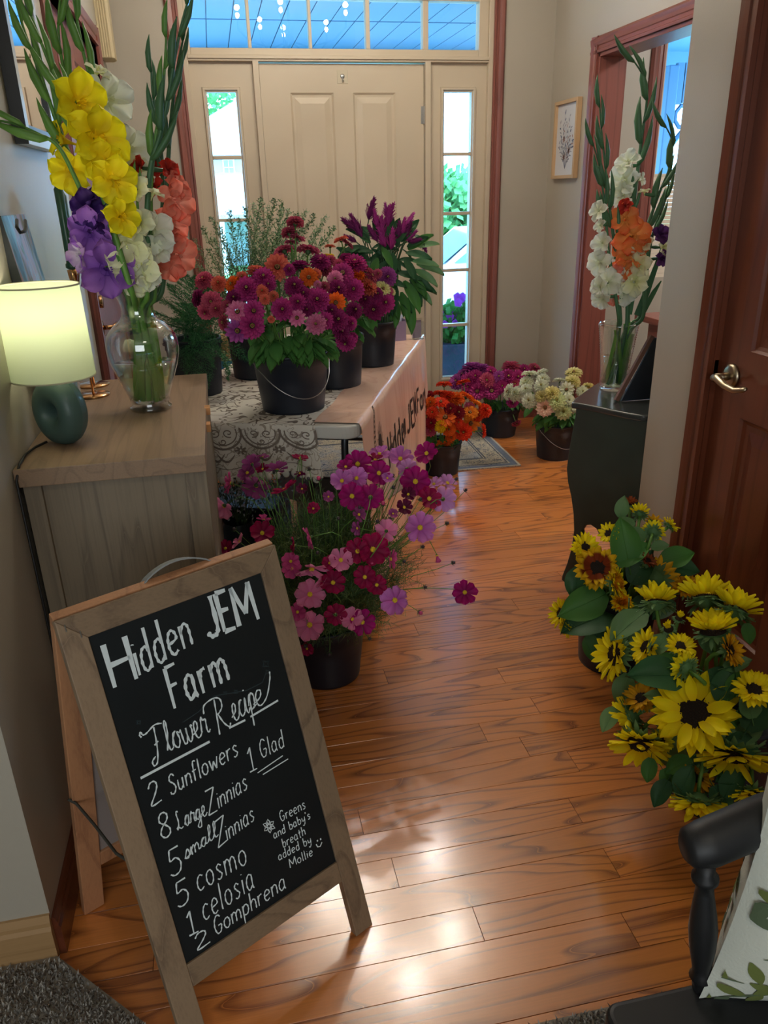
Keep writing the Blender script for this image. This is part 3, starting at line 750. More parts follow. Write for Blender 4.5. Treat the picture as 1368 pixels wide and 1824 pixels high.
# porch planter with petunias behind the right sidelight
pl = empty('porch_planter', (1.62, 5.32, -0.12), 'dark square planter of purple petunias on the porch behind the right sidelight', 'planter')
part('tub', MB().box(1.30, 1.95, 5.15, 5.55, -0.12, 0.42), mat('dark_planter', '2E3C55', 0.6, var=0.5, var_scale=12), pl, bevel=0.01)
leaf_cloud('foliage', (1.62, 5.32, 0.52), (0.3, 0.18, 0.16), 700, 0.06, petal_mat('petunia_leaf', '4FA04A', '3E8A3E', 0.3), pl, 31)
pb = MB(); rr = random.Random(8)
for _ in range(40):
    c_ = Vector((1.62 + rr.uniform(-.28, .28), 5.32 + rr.uniform(-.2, .12), 0.50 + rr.uniform(0, .24)))
    nn = Vector((rr.uniform(-.5, .5), -1, rr.uniform(-.1, .7))).normalized(); a = nn.orthogonal().normalized(); d = nn.cross(a)
    ring = [c_ + (a * math.cos(k * math.pi / 5) + d * math.sin(k * math.pi / 5)) * (0.032 if k % 2 == 0 else 0.026) for k in range(10)]
    pb.add([c_ - nn * 0.012] + ring, [(0, 1 + k, 1 + (k + 1) % 10) for k in range(10)])
part('blooms', pb, petal_mat('petunia', 'B060C8', '8A3AA8', 0.3), pl)['kind'] = 'stuff'

# ================================================================== LIGHTS IN THE ROOM
M_BULB = mat('lit_bulb', 'FFE9C8', 0.3, emit='FFDDAA', es=35)
ch = empty('chandelier', (0.65, 3.2, CEILZ), 'six-armed dark metal chandelier with lit bulbs above the foyer', 'chandelier')
b = MB().tube([(0.65, 3.2, CEILZ), (0.65, 3.2, 2.36)], 0.008, 8).lathe([(0.0, 0.0), (0.06, -0.0), (0.05, -0.03), (0.01, -0.04)], 20, (0.65, 3.2, CEILZ)).ball((0.65, 3.2, 2.40), 0.035, 12, 8)
part('column', b, M_DARKM, ch, True)
for k, (x, y) in enumerate(((0.29, 3.45), (0.56, 3.64), (0.99, 3.59), (0.94, 3.02), (0.65, 2.80), (0.46, 3.08))):
    d = Vector((x - 0.65, y - 3.2, 0))
    c0 = Vector((0.65, 3.2, 2.40))
    part('arm', MB().tube([c0, c0 + d * .35 + Vector((0, 0, -.06)), c0 + d * .8 + Vector((0, 0, -.04)), c0 + d + Vector((0, 0, 0.02)), c0 + d + Vector((0, 0, 0.07))], 0.006, 8), M_DARKM, ch, True)
    part('bulb', MB().ball((x, y, 2.50), 0.013, 12, 8, (1, 1, 1.3)), M_BULB, ch, True)
    add_light('chandelier_bulb_light', 'POINT', (x, y, 2.545), 5.8, (1.0, 0.92, 0.80), 0.016).data.specular_factor = 0.3
# extra recessed lamp over the near hallway (its glow lies on the floor boards)

# ================================================================== FURNITURE
# ---- cabinet (grey oak sideboard)
CZ = 0.905; cy0, cy1, cx0, cx1 = 1.605, 2.405, XL + 0.012, -0.068
cab = empty('sideboard', ((cx0 + cx1) / 2, (cy0 + cy1) / 2, 0), 'grey-brown oak veneer sideboard with copper tab pulls against the left wall', 'sideboard')
part('top', MB().box(cx0 - 0.01, cx1 + 0.002, cy0 - 0.012, cy1 + 0.008, CZ - 0.038, CZ), M_GREYOAKY, cab, bevel=0.0015)
b = MB().box(cx0, cx0 + 0.035, cy0, cy0 + 0.02, 0, CZ - 0.038).box(cx1 - 0.045, cx1, cy0, cy0 + 0.02, 0, CZ - 0.038).box(cx0, cx1, cy0, cy0 + 0.02, 0, 0.08)
part('side_frame', b, M_GREYOAK, cab, bevel=0.001)
part('side_panel', MB().box(cx0, cx1, cy0 + 0.012, cy0 + 0.024, 0.02, CZ - 0.038), M_GREYOAK, cab)
part('side_panel', MB().box(cx0, cx1 - 0.001, cy1 - 0.02, cy1, 0.0, CZ - 0.038), M_GREYOAK, cab)
part('carcass', MB().box(cx0, cx1 - 0.02, cy0 + 0.025, cy1 - 0.021, 0.05, CZ - 0.04), mat('dark_carcass', '3A332C', 0.7), cab)
for i, (z0, z1) in enumerate(((0.60, 0.86), (0.33, 0.595), (0.06, 0.325))):
    for j, (y0, y1) in enumerate(((cy0 + 0.024, (cy0 + cy1) / 2 - 0.002), ((cy0 + cy1) / 2 + 0.002, cy1 - 0.024))):
        d = part('drawer', MB().box(cx1 - 0.018, cx1, y0, y1, z0, z1), M_GREYOAK, cab, bevel=0.001)
for (y, z) in ((1.985, 0.835), (2.12, 0.835)):
    pass
for yy, z in ((1.785, 0.838), (2.02, 0.838)):
    pt = P(374 if yy < 1.9 else 373, 760 if yy < 1.9 else 730, 0, cx1 + 0.01)
    part('tab_pull', MB().box(cx1 - 0.002, cx1 + 0.012, pt.y - 0.014, pt.y + 0.014, pt.z - 0.010, pt.z + 0.010), mat('copper_tab', 'D9A06A', 0.35, 0.6), cab, bevel=0.001)

# ---- table lamp
Lp = P(112, 798, 2, CZ) + Vector((0, 0.035, 0)); Lp.x = -0.372; Lp.y = 1.765; Lp.z = CZ
lamp = empty('table_lamp', Lp, 'lit table lamp with pale drum shade and dark green ring-shaped ceramic base', 'lamp')
Rv = Vector((0.80, -0.60, 0)).normalized()  # plane of the ring
b = MB(); cz = CZ + 0.0745
NU, NV = 36, 16
def ring_pt(u, v):
    a = 2 * math.pi * u; q = 2 * math.pi * v
    r0 = 0.0400; ra = 0.0265; rb_ = 0.034
    rr_ = r0 + ra * math.cos(q) + (0.0045 * math.cos(q) if math.cos(q) > 0 else 0)
    p = Rv * (rr_ * math.cos(a) * 0.92) + Vector((0, 0, rr_ * math.sin(a) * 1.09)) + Vector((-Rv.y, Rv.x, 0)) * (rb_ * math.sin(q))
    z = max(p.z, -0.0725)
    return Vector((Lp.x + p.x, Lp.y + p.y, cz + z))
b.grid(ring_pt, NU, NV)
part('base', b, mat('dark_green_ceramic', '3D5650', 0.5, coat=0.1), lamp, True)
part('socket', MB().tube([(Lp.x, Lp.y, cz + 0.066), (Lp.x, Lp.y, cz + 0.10)], 0.010, 14), M_STEEL, lamp, True)
zs0, zs1 = 1.056, 1.246
m = bpy.data.materials.new('linen_shade'); m.use_nodes = True; nt = m.node_tree; nt.nodes.clear()
o_ = nt.nodes.new('ShaderNodeOutputMaterial'); df = nt.nodes.new('ShaderNodeBsdfDiffuse'); tr = nt.nodes.new('ShaderNodeBsdfTranslucent'); ms = nt.nodes.new('ShaderNodeMixShader')
df.inputs[0].default_value = (*hexc('D2D8C0'), 1); tr.inputs[0].default_value = (*hexc('CCD8B8'), 1); ms.inputs[0].default_value = 0.5
nz = nt.nodes.new('ShaderNodeTexNoise'); nz.inputs['Scale'].default_value = 300; bp = nt.nodes.new('ShaderNodeBump'); bp.inputs['Strength'].default_value = 0.4; bp.inputs['Distance'].default_value = 0.001
nt.links.new(nz.outputs[0], bp.inputs['Height']); nt.links.new(bp.outputs[0], df.inputs['Normal'])
nt.links.new(df.outputs[0], ms.inputs[1]); nt.links.new(tr.outputs[0], ms.inputs[2]); nt.links.new(ms.outputs[0], o_.inputs[0])
b = MB().lathe([(0.0875, zs0 - CZ), (0.0835, zs1 - CZ)], 48, Lp)
sh_ = part('shade', b, m, lamp, True)
part('shade_rim', MB().tube([(Lp.x + 0.0837 * math.cos(k * math.pi / 24), Lp.y + 0.0837 * math.sin(k * math.pi / 24), zs1) for k in range(49)], 0.0018, 6), mat('rim_tape', 'B8B59A', 0.8), lamp)
part('shade_rim', MB().tube([(Lp.x + 0.0877 * math.cos(k * math.pi / 24), Lp.y + 0.0877 * math.sin(k * math.pi / 24), zs0) for k in range(49)], 0.0018, 6), mat('rim_tape'), lamp)
part('bulb', MB().ball((Lp.x, Lp.y, 1.165), 0.024, 14, 10, (1, 1, 1.3)), mat('lamp_bulb', 'FFF2C8', 0.3, emit='FFF4CC', es=7), lamp, True)
part('bulb_neck', MB().tube([(Lp.x, Lp.y, cz + 0.10), (Lp.x, Lp.y, 1.14)], 0.009, 12), M_STEEL, lamp, True)
add_light('table_lamp_light', 'POINT', (Lp.x, Lp.y, 1.20), 0.6, (1.0, 0.97, 0.74), 0.03)
cd = [P(88, 785, 2, CZ + 0.012), P(62, 797, 2, CZ + 0.006), P(45, 810, 2, CZ + 0.006), P(34, 828, 2, CZ + 0.006)]
cd[-1].x = max(cd[-1].x, XL + 0.01)
cd2 = [Vector((Lp.x - 0.035, Lp.y - 0.02, CZ + 0.012))] + cd[1:] 
e_ = cd2[-1]
cd2 += [Vector((XL + 0.008, cy0 - 0.02, CZ - 0.02)), Vector((XL + 0.008, cy0 - 0.022, 0.4)), Vector((XL + 0.018, cy0 - 0.02, 0.05))]
part('cord', MB().tube(cd2, 0.0028, 8), mat('black_cord', '141414', 0.5), lamp, True)

# ---- glass cup behind the lamp
gc = P(132, 693, 2, CZ); gc.y = 2.02; gc.x = -0.395
def vessel(name, c, prof, m, label, cat, wall=0.003, n=40, group=None, foot=0.006):
    e = empty(name, c, label, cat, group)
    inner = [(max(r - wall, 0.001), z + (foot if i == 0 else 0)) for i, (r, z) in enumerate(prof)]
    b = MB().lathe([(0.0005, 0.0)] + prof + inner[::-1] + [(0.0005, inner[0][1])], n, c)
    part('body', b, m, e, True)
    return e
vessel('glass_tumbler', gc, [(0.022, 0), (0.026, 0.04), (0.028, 0.085), (0.029, 0.088)], M_VASE, 'small clear glass tumbler standing behind the table lamp', 'glass')

# ---- brass candle holders with green tapers
def candle(c, top_z, hcup, label):
    e = empty('candle_holder', c, label, 'candle holder')
    part('base', MB().lathe([(0.0005, 0), (0.043, 0), (0.044, 0.003), (0.043, 0.0055), (0.006, 0.007), (0.0005, 0.007)], 40, c), M_BRASS, e, True)
    part('stem', MB().tube([(c.x, c.y, c.z + 0.006), (c.x, c.y, c.z + hcup - 0.045)], 0.0032, 10).lathe([(0.003, hcup - 0.07), (0.006, hcup - 0.055), (0.004, hcup - 0.048), (0.007, hcup - 0.04), (0.012, hcup - 0.015), (0.0135, hcup), (0.011, hcup)], 20, c), M_BRASS, e, True)
    t = empty('taper_candle', Vector((c.x, c.y, c.z + hcup)), label.replace('slim brass candle holder', 'dark green taper candle').replace('with round base ', ''), 'candle', None)
    return e, t
def taper(c, z0, z1, label):
    t = empty('taper_candle', (c.x, c.y, z0), label, 'candle')
    h = z1 - z0
    part('wax', MB().lathe([(0.0005, 0.0005), (0.0105, 0.0005), (0.0145, 0.004), (0.0145, 0.012), (0.0115, 0.016), (0.0108, h * .5), (0.0115, h - 0.022), (0.0085, h - 0.017), (0.005, h - 0.006), (0.002, h)], 20, (c.x, c.y, z0)), mat('green_wax', '2A5540', 0.35, coat=0.2), t, True)
    part('wick', MB().tube([(c.x, c.y, z1 - 0.002), (c.x + 0.001, c.y, z1 + 0.008), (c.x + 0.008, c.y, z1 + 0.014)], 0.0009, 6), mat('wick', 'B8B0A0', 0.9), t)
def holder(c, hcup, label):
    e = empty('candle_holder', c, label, 'candle holder')
    part('base', MB().lathe([(0.0005, 0), (0.043, 0), (0.044, 0.003), (0.043, 0.0055), (0.006, 0.007), (0.0005, 0.007)], 40, c), M_BRASS, e, True)
    part('stem', MB().tube([(c.x, c.y, c.z + 0.006), (c.x, c.y, c.z + hcup - 0.045)], 0.0034, 10), M_BRASS, e, True)
    part('cup', MB().lathe([(0.003, hcup - 0.062), (0.006, hcup - 0.055), (0.004, hcup - 0.048), (0.007, hcup - 0.04), (0.012, hcup - 0.015), (0.0135, hcup), (0.0005, hcup)], 20, c), M_BRASS, e, True)
c1 = Vector((-0.372, 2.215, CZ)); holder(c1, 0.335, 'nearer slim brass candle holder on the sideboard'); taper(c1, CZ + 0.336, 1.455, 'nearer dark green taper candle in the brass holder by the lamp')
c2 = Vector((-0.388, 2.345, CZ)); holder(c2, 0.325, 'farther slim brass candle holder at the back of the sideboard'); taper(c2, CZ + 0.326, 1.44, 'farther dark green taper candle, half hidden behind the front one')

# ---- painting leaning behind the lamp
pe = empty('painting', (-0.41, 2.05, CZ), 'small abstract painting in blue and pink streaks leaning behind the lamp', 'painting')
Mp = Matrix.Translation((XL + 0.052, 1.90, CZ + 0.012)) @ Matrix.Rotation(math.radians(-7), 4, 'Y')
m = bpy.data.materials.new('abstract_paint'); m.use_nodes = True; nt = m.node_tree; bb = nt.nodes['Principled BSDF']; bb.inputs['Roughness'].default_value = 0.3
tc = nt.nodes.new('ShaderNodeTexCoord'); mp = nt.nodes.new('ShaderNodeMapping'); mp.inputs['Scale'].default_value = (3, 22, 5); mp.inputs['Rotation'].default_value = (0.5, 0, 0)
nz = nt.nodes.new('ShaderNodeTexNoise'); nz.inputs['Scale'].default_value = 1.0; nz.inputs['Detail'].default_value = 4; nz.inputs['Distortion'].default_value = 1.2
cr = nt.nodes.new('ShaderNodeValToRGB'); e = cr.color_ramp.elements; e[0].position = 0.25; e[0].color = (*hexc('2E4A58'), 1); e[1].position = 0.8; e[1].color = (*hexc('E8EEF0'), 1)
for p_, c_ in ((0.38, '4E8FC0'), (0.46, '7FB8D8'), (0.52, 'B08898'), (0.57, '8A90B8'), (0.64, '5E6A50'), (0.7, '79AFCB')):
    x = e.new(p_); x.color = (*hexc(c_), 1)
nt.links.new(tc.outputs['Object'], mp.inputs[0]); nt.links.new(mp.outputs[0], nz.inputs[0]); nt.links.new(nz.outputs[0], cr.inputs[0]); nt.links.new(cr.outputs[0], bb.inputs['Base Color'])
part('canvas', MB().box(-0.006, 0.010, 0.0, 0.235, 0, 0.465, Mp), m, pe, bevel=0.002)
part('edge_frame', MB().box(-0.010, -0.006, 0.0, 0.235, 0, 0.465, Mp).box(-0.008, 0.0095, -0.003, 0.0, 0, 0.465, Mp), mat('dark_edge', '2B2D30', 0.5), pe)
q0 = P(62, 392, 0, XL + 0.075)
b = MB().tube([P(30, 392, 0, XL + 0.045), P(30, 405, 0, XL + 0.075), P(36, 414, 0, XL + 0.085), P(44, 412, 0, XL + 0.085), P(46, 406, 0, XL + 0.08), P(45, 393, 0, XL + 0.065)], 0.0035, 8)
part('easel_hook', b, M_DARKM, pe, True)

# ---- framed picture on the left wall
fp = empty('framed_picture', (XL, 2.37, 1.72), 'pale framed glazed picture with black inner edge hanging on the left wall', 'picture')
y0, y1, z0, z1 = 2.195, 2.605, 1.535, 2.06
b = MB()
for (a, c, d, e) in ((y0, y0 + 0.035, z0, z1), (y1 - 0.035, y1, z0, z1), (y0 + 0.035, y1 - 0.035, z0, z0 + 0.035), (y0 + 0.035, y1 - 0.035, z1 - 0.035, z1)):
    b.box(XL + 0.002, XL + 0.032, a, c, d, e)
part('frame', b, mat('pale_frame', 'C8D0D4', 0.25), fp, bevel=0.001)
b = MB()
for (a, c, d, e) in ((y0 + 0.035, y0 + 0.045, z0 + .035, z1 - .035), (y1 - 0.045, y1 - 0.035, z0 + .035, z1 - .035), (y0 + 0.045, y1 - 0.045, z0 + 0.035, z0 + 0.045), (y0 + 0.045, y1 - 0.045, z1 - 0.045, z1 - .035)):
    b.box(XL + 0.002, XL + 0.029, a, c, d, e)
b.box(XL + 0.002, XL + 0.0325, y0 - 0.0012, y0, z0, z1)
part('black_edge', b, mat('black_lacquer', '0C0D0E', 0.3), fp)
part('mat_board', MB().box(XL + 0.003, XL + 0.010, y0 + 0.045, y1 - 0.045, z0 + 0.045, z1 - 0.045), mat('mat_board', '9C958C', 0.8), fp)
part('print', MB().box(XL + 0.010, XL + 0.012, y0 + 0.10, y1 - 0.10, z0 + 0.12, z1 - 0.12), pattern_mat('dim_print', '70747C', '5A5048', 14), fp)
part('glazing', MB().box(XL + 0.020, XL + 0.022, y0 + 0.045, y1 - 0.045, z0 + 0.045, z1 - 0.045), glass('picture_glass', (1, 1, 1), 2.2), fp)

# ---- door chime box
dc = empty('door_chime', (XL, 4.52, 2.2), 'long beige door chime box with ribbed front in the left front corner', 'door chime')
pf = [(0, 4.455), (0.052, 4.455), (0.062, 4.47), (0.062, 4.56), (0.045, 4.60), (0, 4.60)]
b = MB(); n = len(pf); zA, zB = 2.035, 2.34
vs = [(XL + x, y, zA) for x, y in pf] + [(XL + x, y, zB) for x, y in pf]
b.add(vs, [(i, (i + 1) % n, n + (i + 1) % n, n + i) for i in range(n)] + [tuple(range(n))[::-1], tuple(range(n, 2 * n))])
part('cover', b, mat('chime_beige', 'CDBD98', 0.6), dc, bevel=0.002)
for k in range(4):
    part('rib', MB().box(XL + 0.014 + k * 0.011, XL + 0.019 + k * 0.011, 4.4515, 4.455, zA + 0.004, zB), mat('chime_beige'), dc)

# ---- botanical print on the alcove wall
bp_ = empty('botanical_print', (XA, 4.41, 1.65), 'light wood framed botanical flower print beside the cased opening', 'picture')
y0, y1, z0, z1 = 4.262, 4.562, 1.452, 1.846
b = MB(); w = 0.018
for (a, c, d, e) in ((y0, y0 + w, z0, z1), (y1 - w, y1, z0, z1), (y0 + w, y1 - w, z0, z0 + w), (y0 + w, y1 - w, z1 - w, z1)):
    b.box(XA - 0.030, XA - 0.002, a, c, d, e)
part('frame', b, mat('beech_frame', 'C2A27C', 0.5), bp_, bevel=0.001)
part('paper', MB().box(XA - 0.014, XA - 0.010, y0 + w, y1 - w, z0 + w, z1 - w), mat('print_paper', 'CFD0D2', 0.5), bp_)
inkA, inkB, inkC = mat('ink_slate', '5E6880', 0.8), mat('ink_grey', '8A8C98', 0.8), mat('ink_rose', 'A88880', 0.8)
fb = MB(); rr = random.Random(4)
def flatleaf(b, yy, zz, ang, l, w):
    d = Vector((0, math.cos(ang), math.sin(ang))); s = Vector((0, -d.z, d.y)); p = Vector((XA - 0.0146, yy, zz))
    b.add([p, p + d * l * .35 + s * w, p + d * l * .75 + s * w * .6, p + d * l, p + d * l * .75 - s * w * .6, p + d * l * .35 - s * w], [(0, 1, 2, 3, 4, 5)])
yc = (y0 + y1) / 2
for k in range(11):
    a = math.radians(52 + k * 7.6); L = rr.uniform(0.14, 0.27) if abs(k - 5) > 2 else rr.uniform(.22, .29)
    base = Vector((XA - 0.0146, yc, z0 + 0.05)); tip = base + Vector((0, math.cos(a) * L * 0.9, math.sin(a) * L))
    fb.mi = 1; s = Vector((0, -math.sin(a), math.cos(a))) * 0.0009
    fb.add([base + s, base - s, tip - s, tip + s], [(0, 1, 2, 3)])
    for j in range(8):
        t = 0.25 + j * 0.1; p = base.lerp(tip, min(t, 1)); fb.mi = rr.choice((0, 1, 1, 2))
        flatleaf(fb, p.y, p.z, a + rr.choice((-1, 1)) * rr.uniform(.4, 1.1), rr.uniform(0.014, 0.034), rr.uniform(0.003, 0.006))
for yy, zz in ((yc + .03, z0 + .2), (yc - .04, z0 + .14), (yc + .02, z0 + .11)):
    fb.mi = 2
    for k in range(7): flatleaf(fb, yy, zz, k * .9, 0.02, 0.005)
part('drawing', fb, [inkA, inkB, inkC], bp_)

# ---- folding table, cloth, banner
TD = Vector((0.371, 0.928, 0)); TN = Vector((0.928, -0.371, 0))     # along the long edge, outwards to the right
T0 = Vector((0.372, 2.262, 0)); TL, TW, TZ = 1.62, 0.735, 0.74
def TP(s, w, z): return T0 + TD * s - TN * w + Vector((0, 0, z))    # s along, w in from the right edge
Mt = Matrix((( TD.x, -TN.x, 0, T0.x), (TD.y, -TN.y, 0, T0.y), (0, 0, 1, 0), (0, 0, 0, 1)))
table = empty('folding_table', TP(TL / 2, TW / 2, 0), 'white plastic folding table under the lace cloth, its bare corner showing', 'table')
def rrect(x0, x1, y0, y1, r, n=6):
    pts = []
    for cx_, cy_, a0 in ((x1 - r, y0 + r, -90), (x1 - r, y1 - r, 0), (x0 + r, y1 - r, 90), (x0 + r, y0 + r, 180)):
        for k in range(n + 1):
            a = math.radians(a0 + 90 * k / n); pts.append((cx_ + r * math.cos(a), cy_ + r * math.sin(a)))
    return pts
part('tabletop', MB().prism(rrect(0, TL, 0, TW, 0.05), TZ - 0.042, TZ, Mt), mat('table_plastic', 'C8C6BE', 0.4), table, bevel=0.005)
for s_ in (0.22, TL - 0.22):
    for w_ in (0.09, TW - 0.09):
        sg = 1 if s_ > 0.5 else -1
        part('leg', MB().tube([TP(s_ + sg * 0.0, w_, TZ - 0.042), TP(s_ + sg * 0.02, w_, 0.62), TP(s_ + sg * 0.06, w_, 0.0)], 0.013, 10), mat('table_leg', '55585A', 0.4, 0.7), table, True)
    part('crossbar', MB().tube([TP(s_ + sg * .03, 0.09, 0.25), TP(s_ + sg * .03, TW - 0.09, 0.25)], 0.009, 8), mat('table_leg'), table, True)
M_LACE = pattern_mat('lace_cloth', 'DAD6CC', '746A62', 13, 0.13, 0.9, base2='C8C4BE', mult=5.5)
M_LACE2 = pattern_mat('lace_drop', 'D2CDC2', 'A09688', 24, 0.10, 1.0, mult=5.0)
LN = 0.158
cl = empty('tablecloth', TP(0.8, 0.4, TZ), 'cream and taupe paisley tablecloth with scalloped hem on the folding table', 'tablecloth')
W0 = 0.135
nu_, nv_ = 60, 30
def cloth_top(u, v):
    s = u * (TL - 0.01) + 0.0; w = W0 + v * (TW - W0) + 0.008 * math.sin(u * 37) * (1 - v)
    return TP(s, w, TZ + 0.0022 + 0.0008 * math.sin(u * 60 + v * 20))
b = MB().grid(cloth_top, nu_, nv_)
part('top_cloth', b, M_LACE, cl, True)
def drape(u, v):     # front end drop, u across from the right to the left, v down
    w = W0 - 0.03 * v + u * (TW - W0 + 0.02)
    out = 0.006 + 0.03 * v + 0.014 * math.sin(u * 26 + 0.6) * v
    ln = LN
    drop = ln * v
    if v < 0.06: out *= v / 0.06
    return TP(0.0 - out, w, TZ + 0.002 - drop + (0.012 * math.sin(u * 9) * v))
b = MB().grid(drape, 70, 18)
part('front_drop', b, M_LACE2, cl, True)
def drapeL(u, v):
    s = u * TL; out = 0.006 + 0.03 * v + 0.012 * math.sin(u * 40) * v
    if v < 0.06: out *= v / 0.06
    return TP(s, TW + out, TZ + 0.002 - LN * v)
part('side_drop', MB().grid(drapeL, 80, 12), M_LACE, cl, True)
# raised paisley motifs on the front drop
rb_ = MB()
def ribbon(b, pts, w, nrm, lift=0.0015):
    pts = [Vector(p) for p in pts]; nrm = Vector(nrm); vs = []
    for i, p in enumerate(pts):
        t = (pts[min(i + 1, len(pts) - 1)] - pts[max(i - 1, 0)])
        if t.length < 1e-9: t = Vector((1, 0, 0))
        s = t.normalized().cross(nrm).normalized() * (w[i] if hasattr(w, '__len__') else w) * .5
        vs += [p + s + nrm * lift, p - s + nrm * lift]
    b.add(vs, [(2 * i, 2 * i + 1, 2 * i + 3, 2 * i + 2) for i in range(len(pts) - 1)])
def on_drop(x, y):   # x metres from the right cloth edge to the left, y metres below the table edge
    return drape(min(max(x / (TW - W0), 0), 1), min(max(y * 0.70 / LN, 0), 1)) - TD * 0.0015
def spiral(cx_, cy_, r, turns, a0, sgn=1, n=22):
    return [on_drop(cx_ + sgn * r * (1 - k / n * .85) * math.cos(a0 + turns * 6.283 * k / n), cy_ + r * (1 - k / n * .85) * math.sin(a0 + turns * 6.283 * k / n)) for k in range(n + 1)]
nd = -TD
for k in range(6):
    x0 = 0.05 + k * 0.125
    for wd, rr_ in ((0.007, 0.062), (0.004, 0.048)):
        ribbon(rb_, [on_drop(x0 + rr_ * math.cos(math.radians(a)), 0.035 + rr_ * 1.15 * math.sin(math.radians(a))) for a in range(-10, 195, 12)], wd, nd)
    for sg in (-1, 1):
        ribbon(rb_, spiral(x0 + sg * 0.022, 0.040, 0.018, 1.2, 1.2, sg), 0.0035, nd)
    ribbon(rb_, spiral(x0, 0.075, 0.014, 1.1, 0.2), 0.0035, nd)
    xm = x0 + 0.075
    for a in range(7):
        an = a * 6.283 / 7
        ribbon(rb_, [on_drop(xm + 0.004 * math.cos(an), 0.115 + 0.004 * math.sin(an)), on_drop(xm + 0.019 * math.cos(an), 0.115 + 0.019 * math.sin(an))], 0.007, nd)
    for sg in (-1, 1):
        ribbon(rb_, [on_drop(xm + sg * t, 0.13 + 0.028 * math.sin((t - .02) * 60)) for t in [0.02 + 0.004 * q for q in range(15)]], [0.002 + 0.006 * math.sin(q / 14 * 3.14) for q in range(15)], nd)
ribbon(rb_, [on_drop(x / 60 * 0.6, 0.186 + 0.004 * math.sin(x * .5)) for x in range(61)], 0.002, nd)
part('paisley_embroidery', rb_, mat('taupe_thread', '7A6E64', 0.9), cl)
sc_mesh = MB().ball((0, 0, 0), 0.0125, 10, 6, (1, 0.35, 1)).mesh('scallop', mat('scallop_cotton', 'D0CBC0', 0.9), True)
for k in range(24):
    p = on_drop(0.6 - k * 0.0252 + 0.0, LN / 0.70); 
    put('scallop', sc_mesh, cl, Matrix.Translation(p - WORLD_OFF[cl.name] + Vector((0, 0, -0.006))) @ Matrix.Rotation(math.atan2(TN.y, TN.x), 4, 'Z'))

bn = empty('banner', TP(0.8, 0, TZ), 'pink wood-grain vinyl banner with black farm lettering over the long table edge', 'banner')
M_BAN = wood('banner_print', 'EDC6B0', 'CF9E88', 'Z', 0.22, 5, 0.03, 9.0, 0.15, rnd=False, amount=0.35, bump=0, coat=0.15)
BS0, BS1, BZ0 = 0.03, TL - 0.0, 0.09
def ban(u, v):
    s = BS0 + (BS1 - BS0) * u
    L = v * (0.145 + 0.66)
    if L < 0.145:
        return TP(s, 0.145 - L + 0.004 * math.sin(u * 31) * (1 - v), TZ + 0.004)
    z = TZ + 0.002 - (L - 0.145)
    dd = (L - 0.145)
    out = 0.006 + 0.02 * min(dd * 3, 1) + 0.010 * min(dd * 2.5, 1) * math.sin(u * 30 + 1.0) * (0.3 + 0.7 * u) 
    if dd < 0.012: out *= (0.4 + dd / 0.012 * .6)
    return TP(s, -out, z)
part('sheet', MB().grid(ban, 90, 56), M_BAN, bn, True)
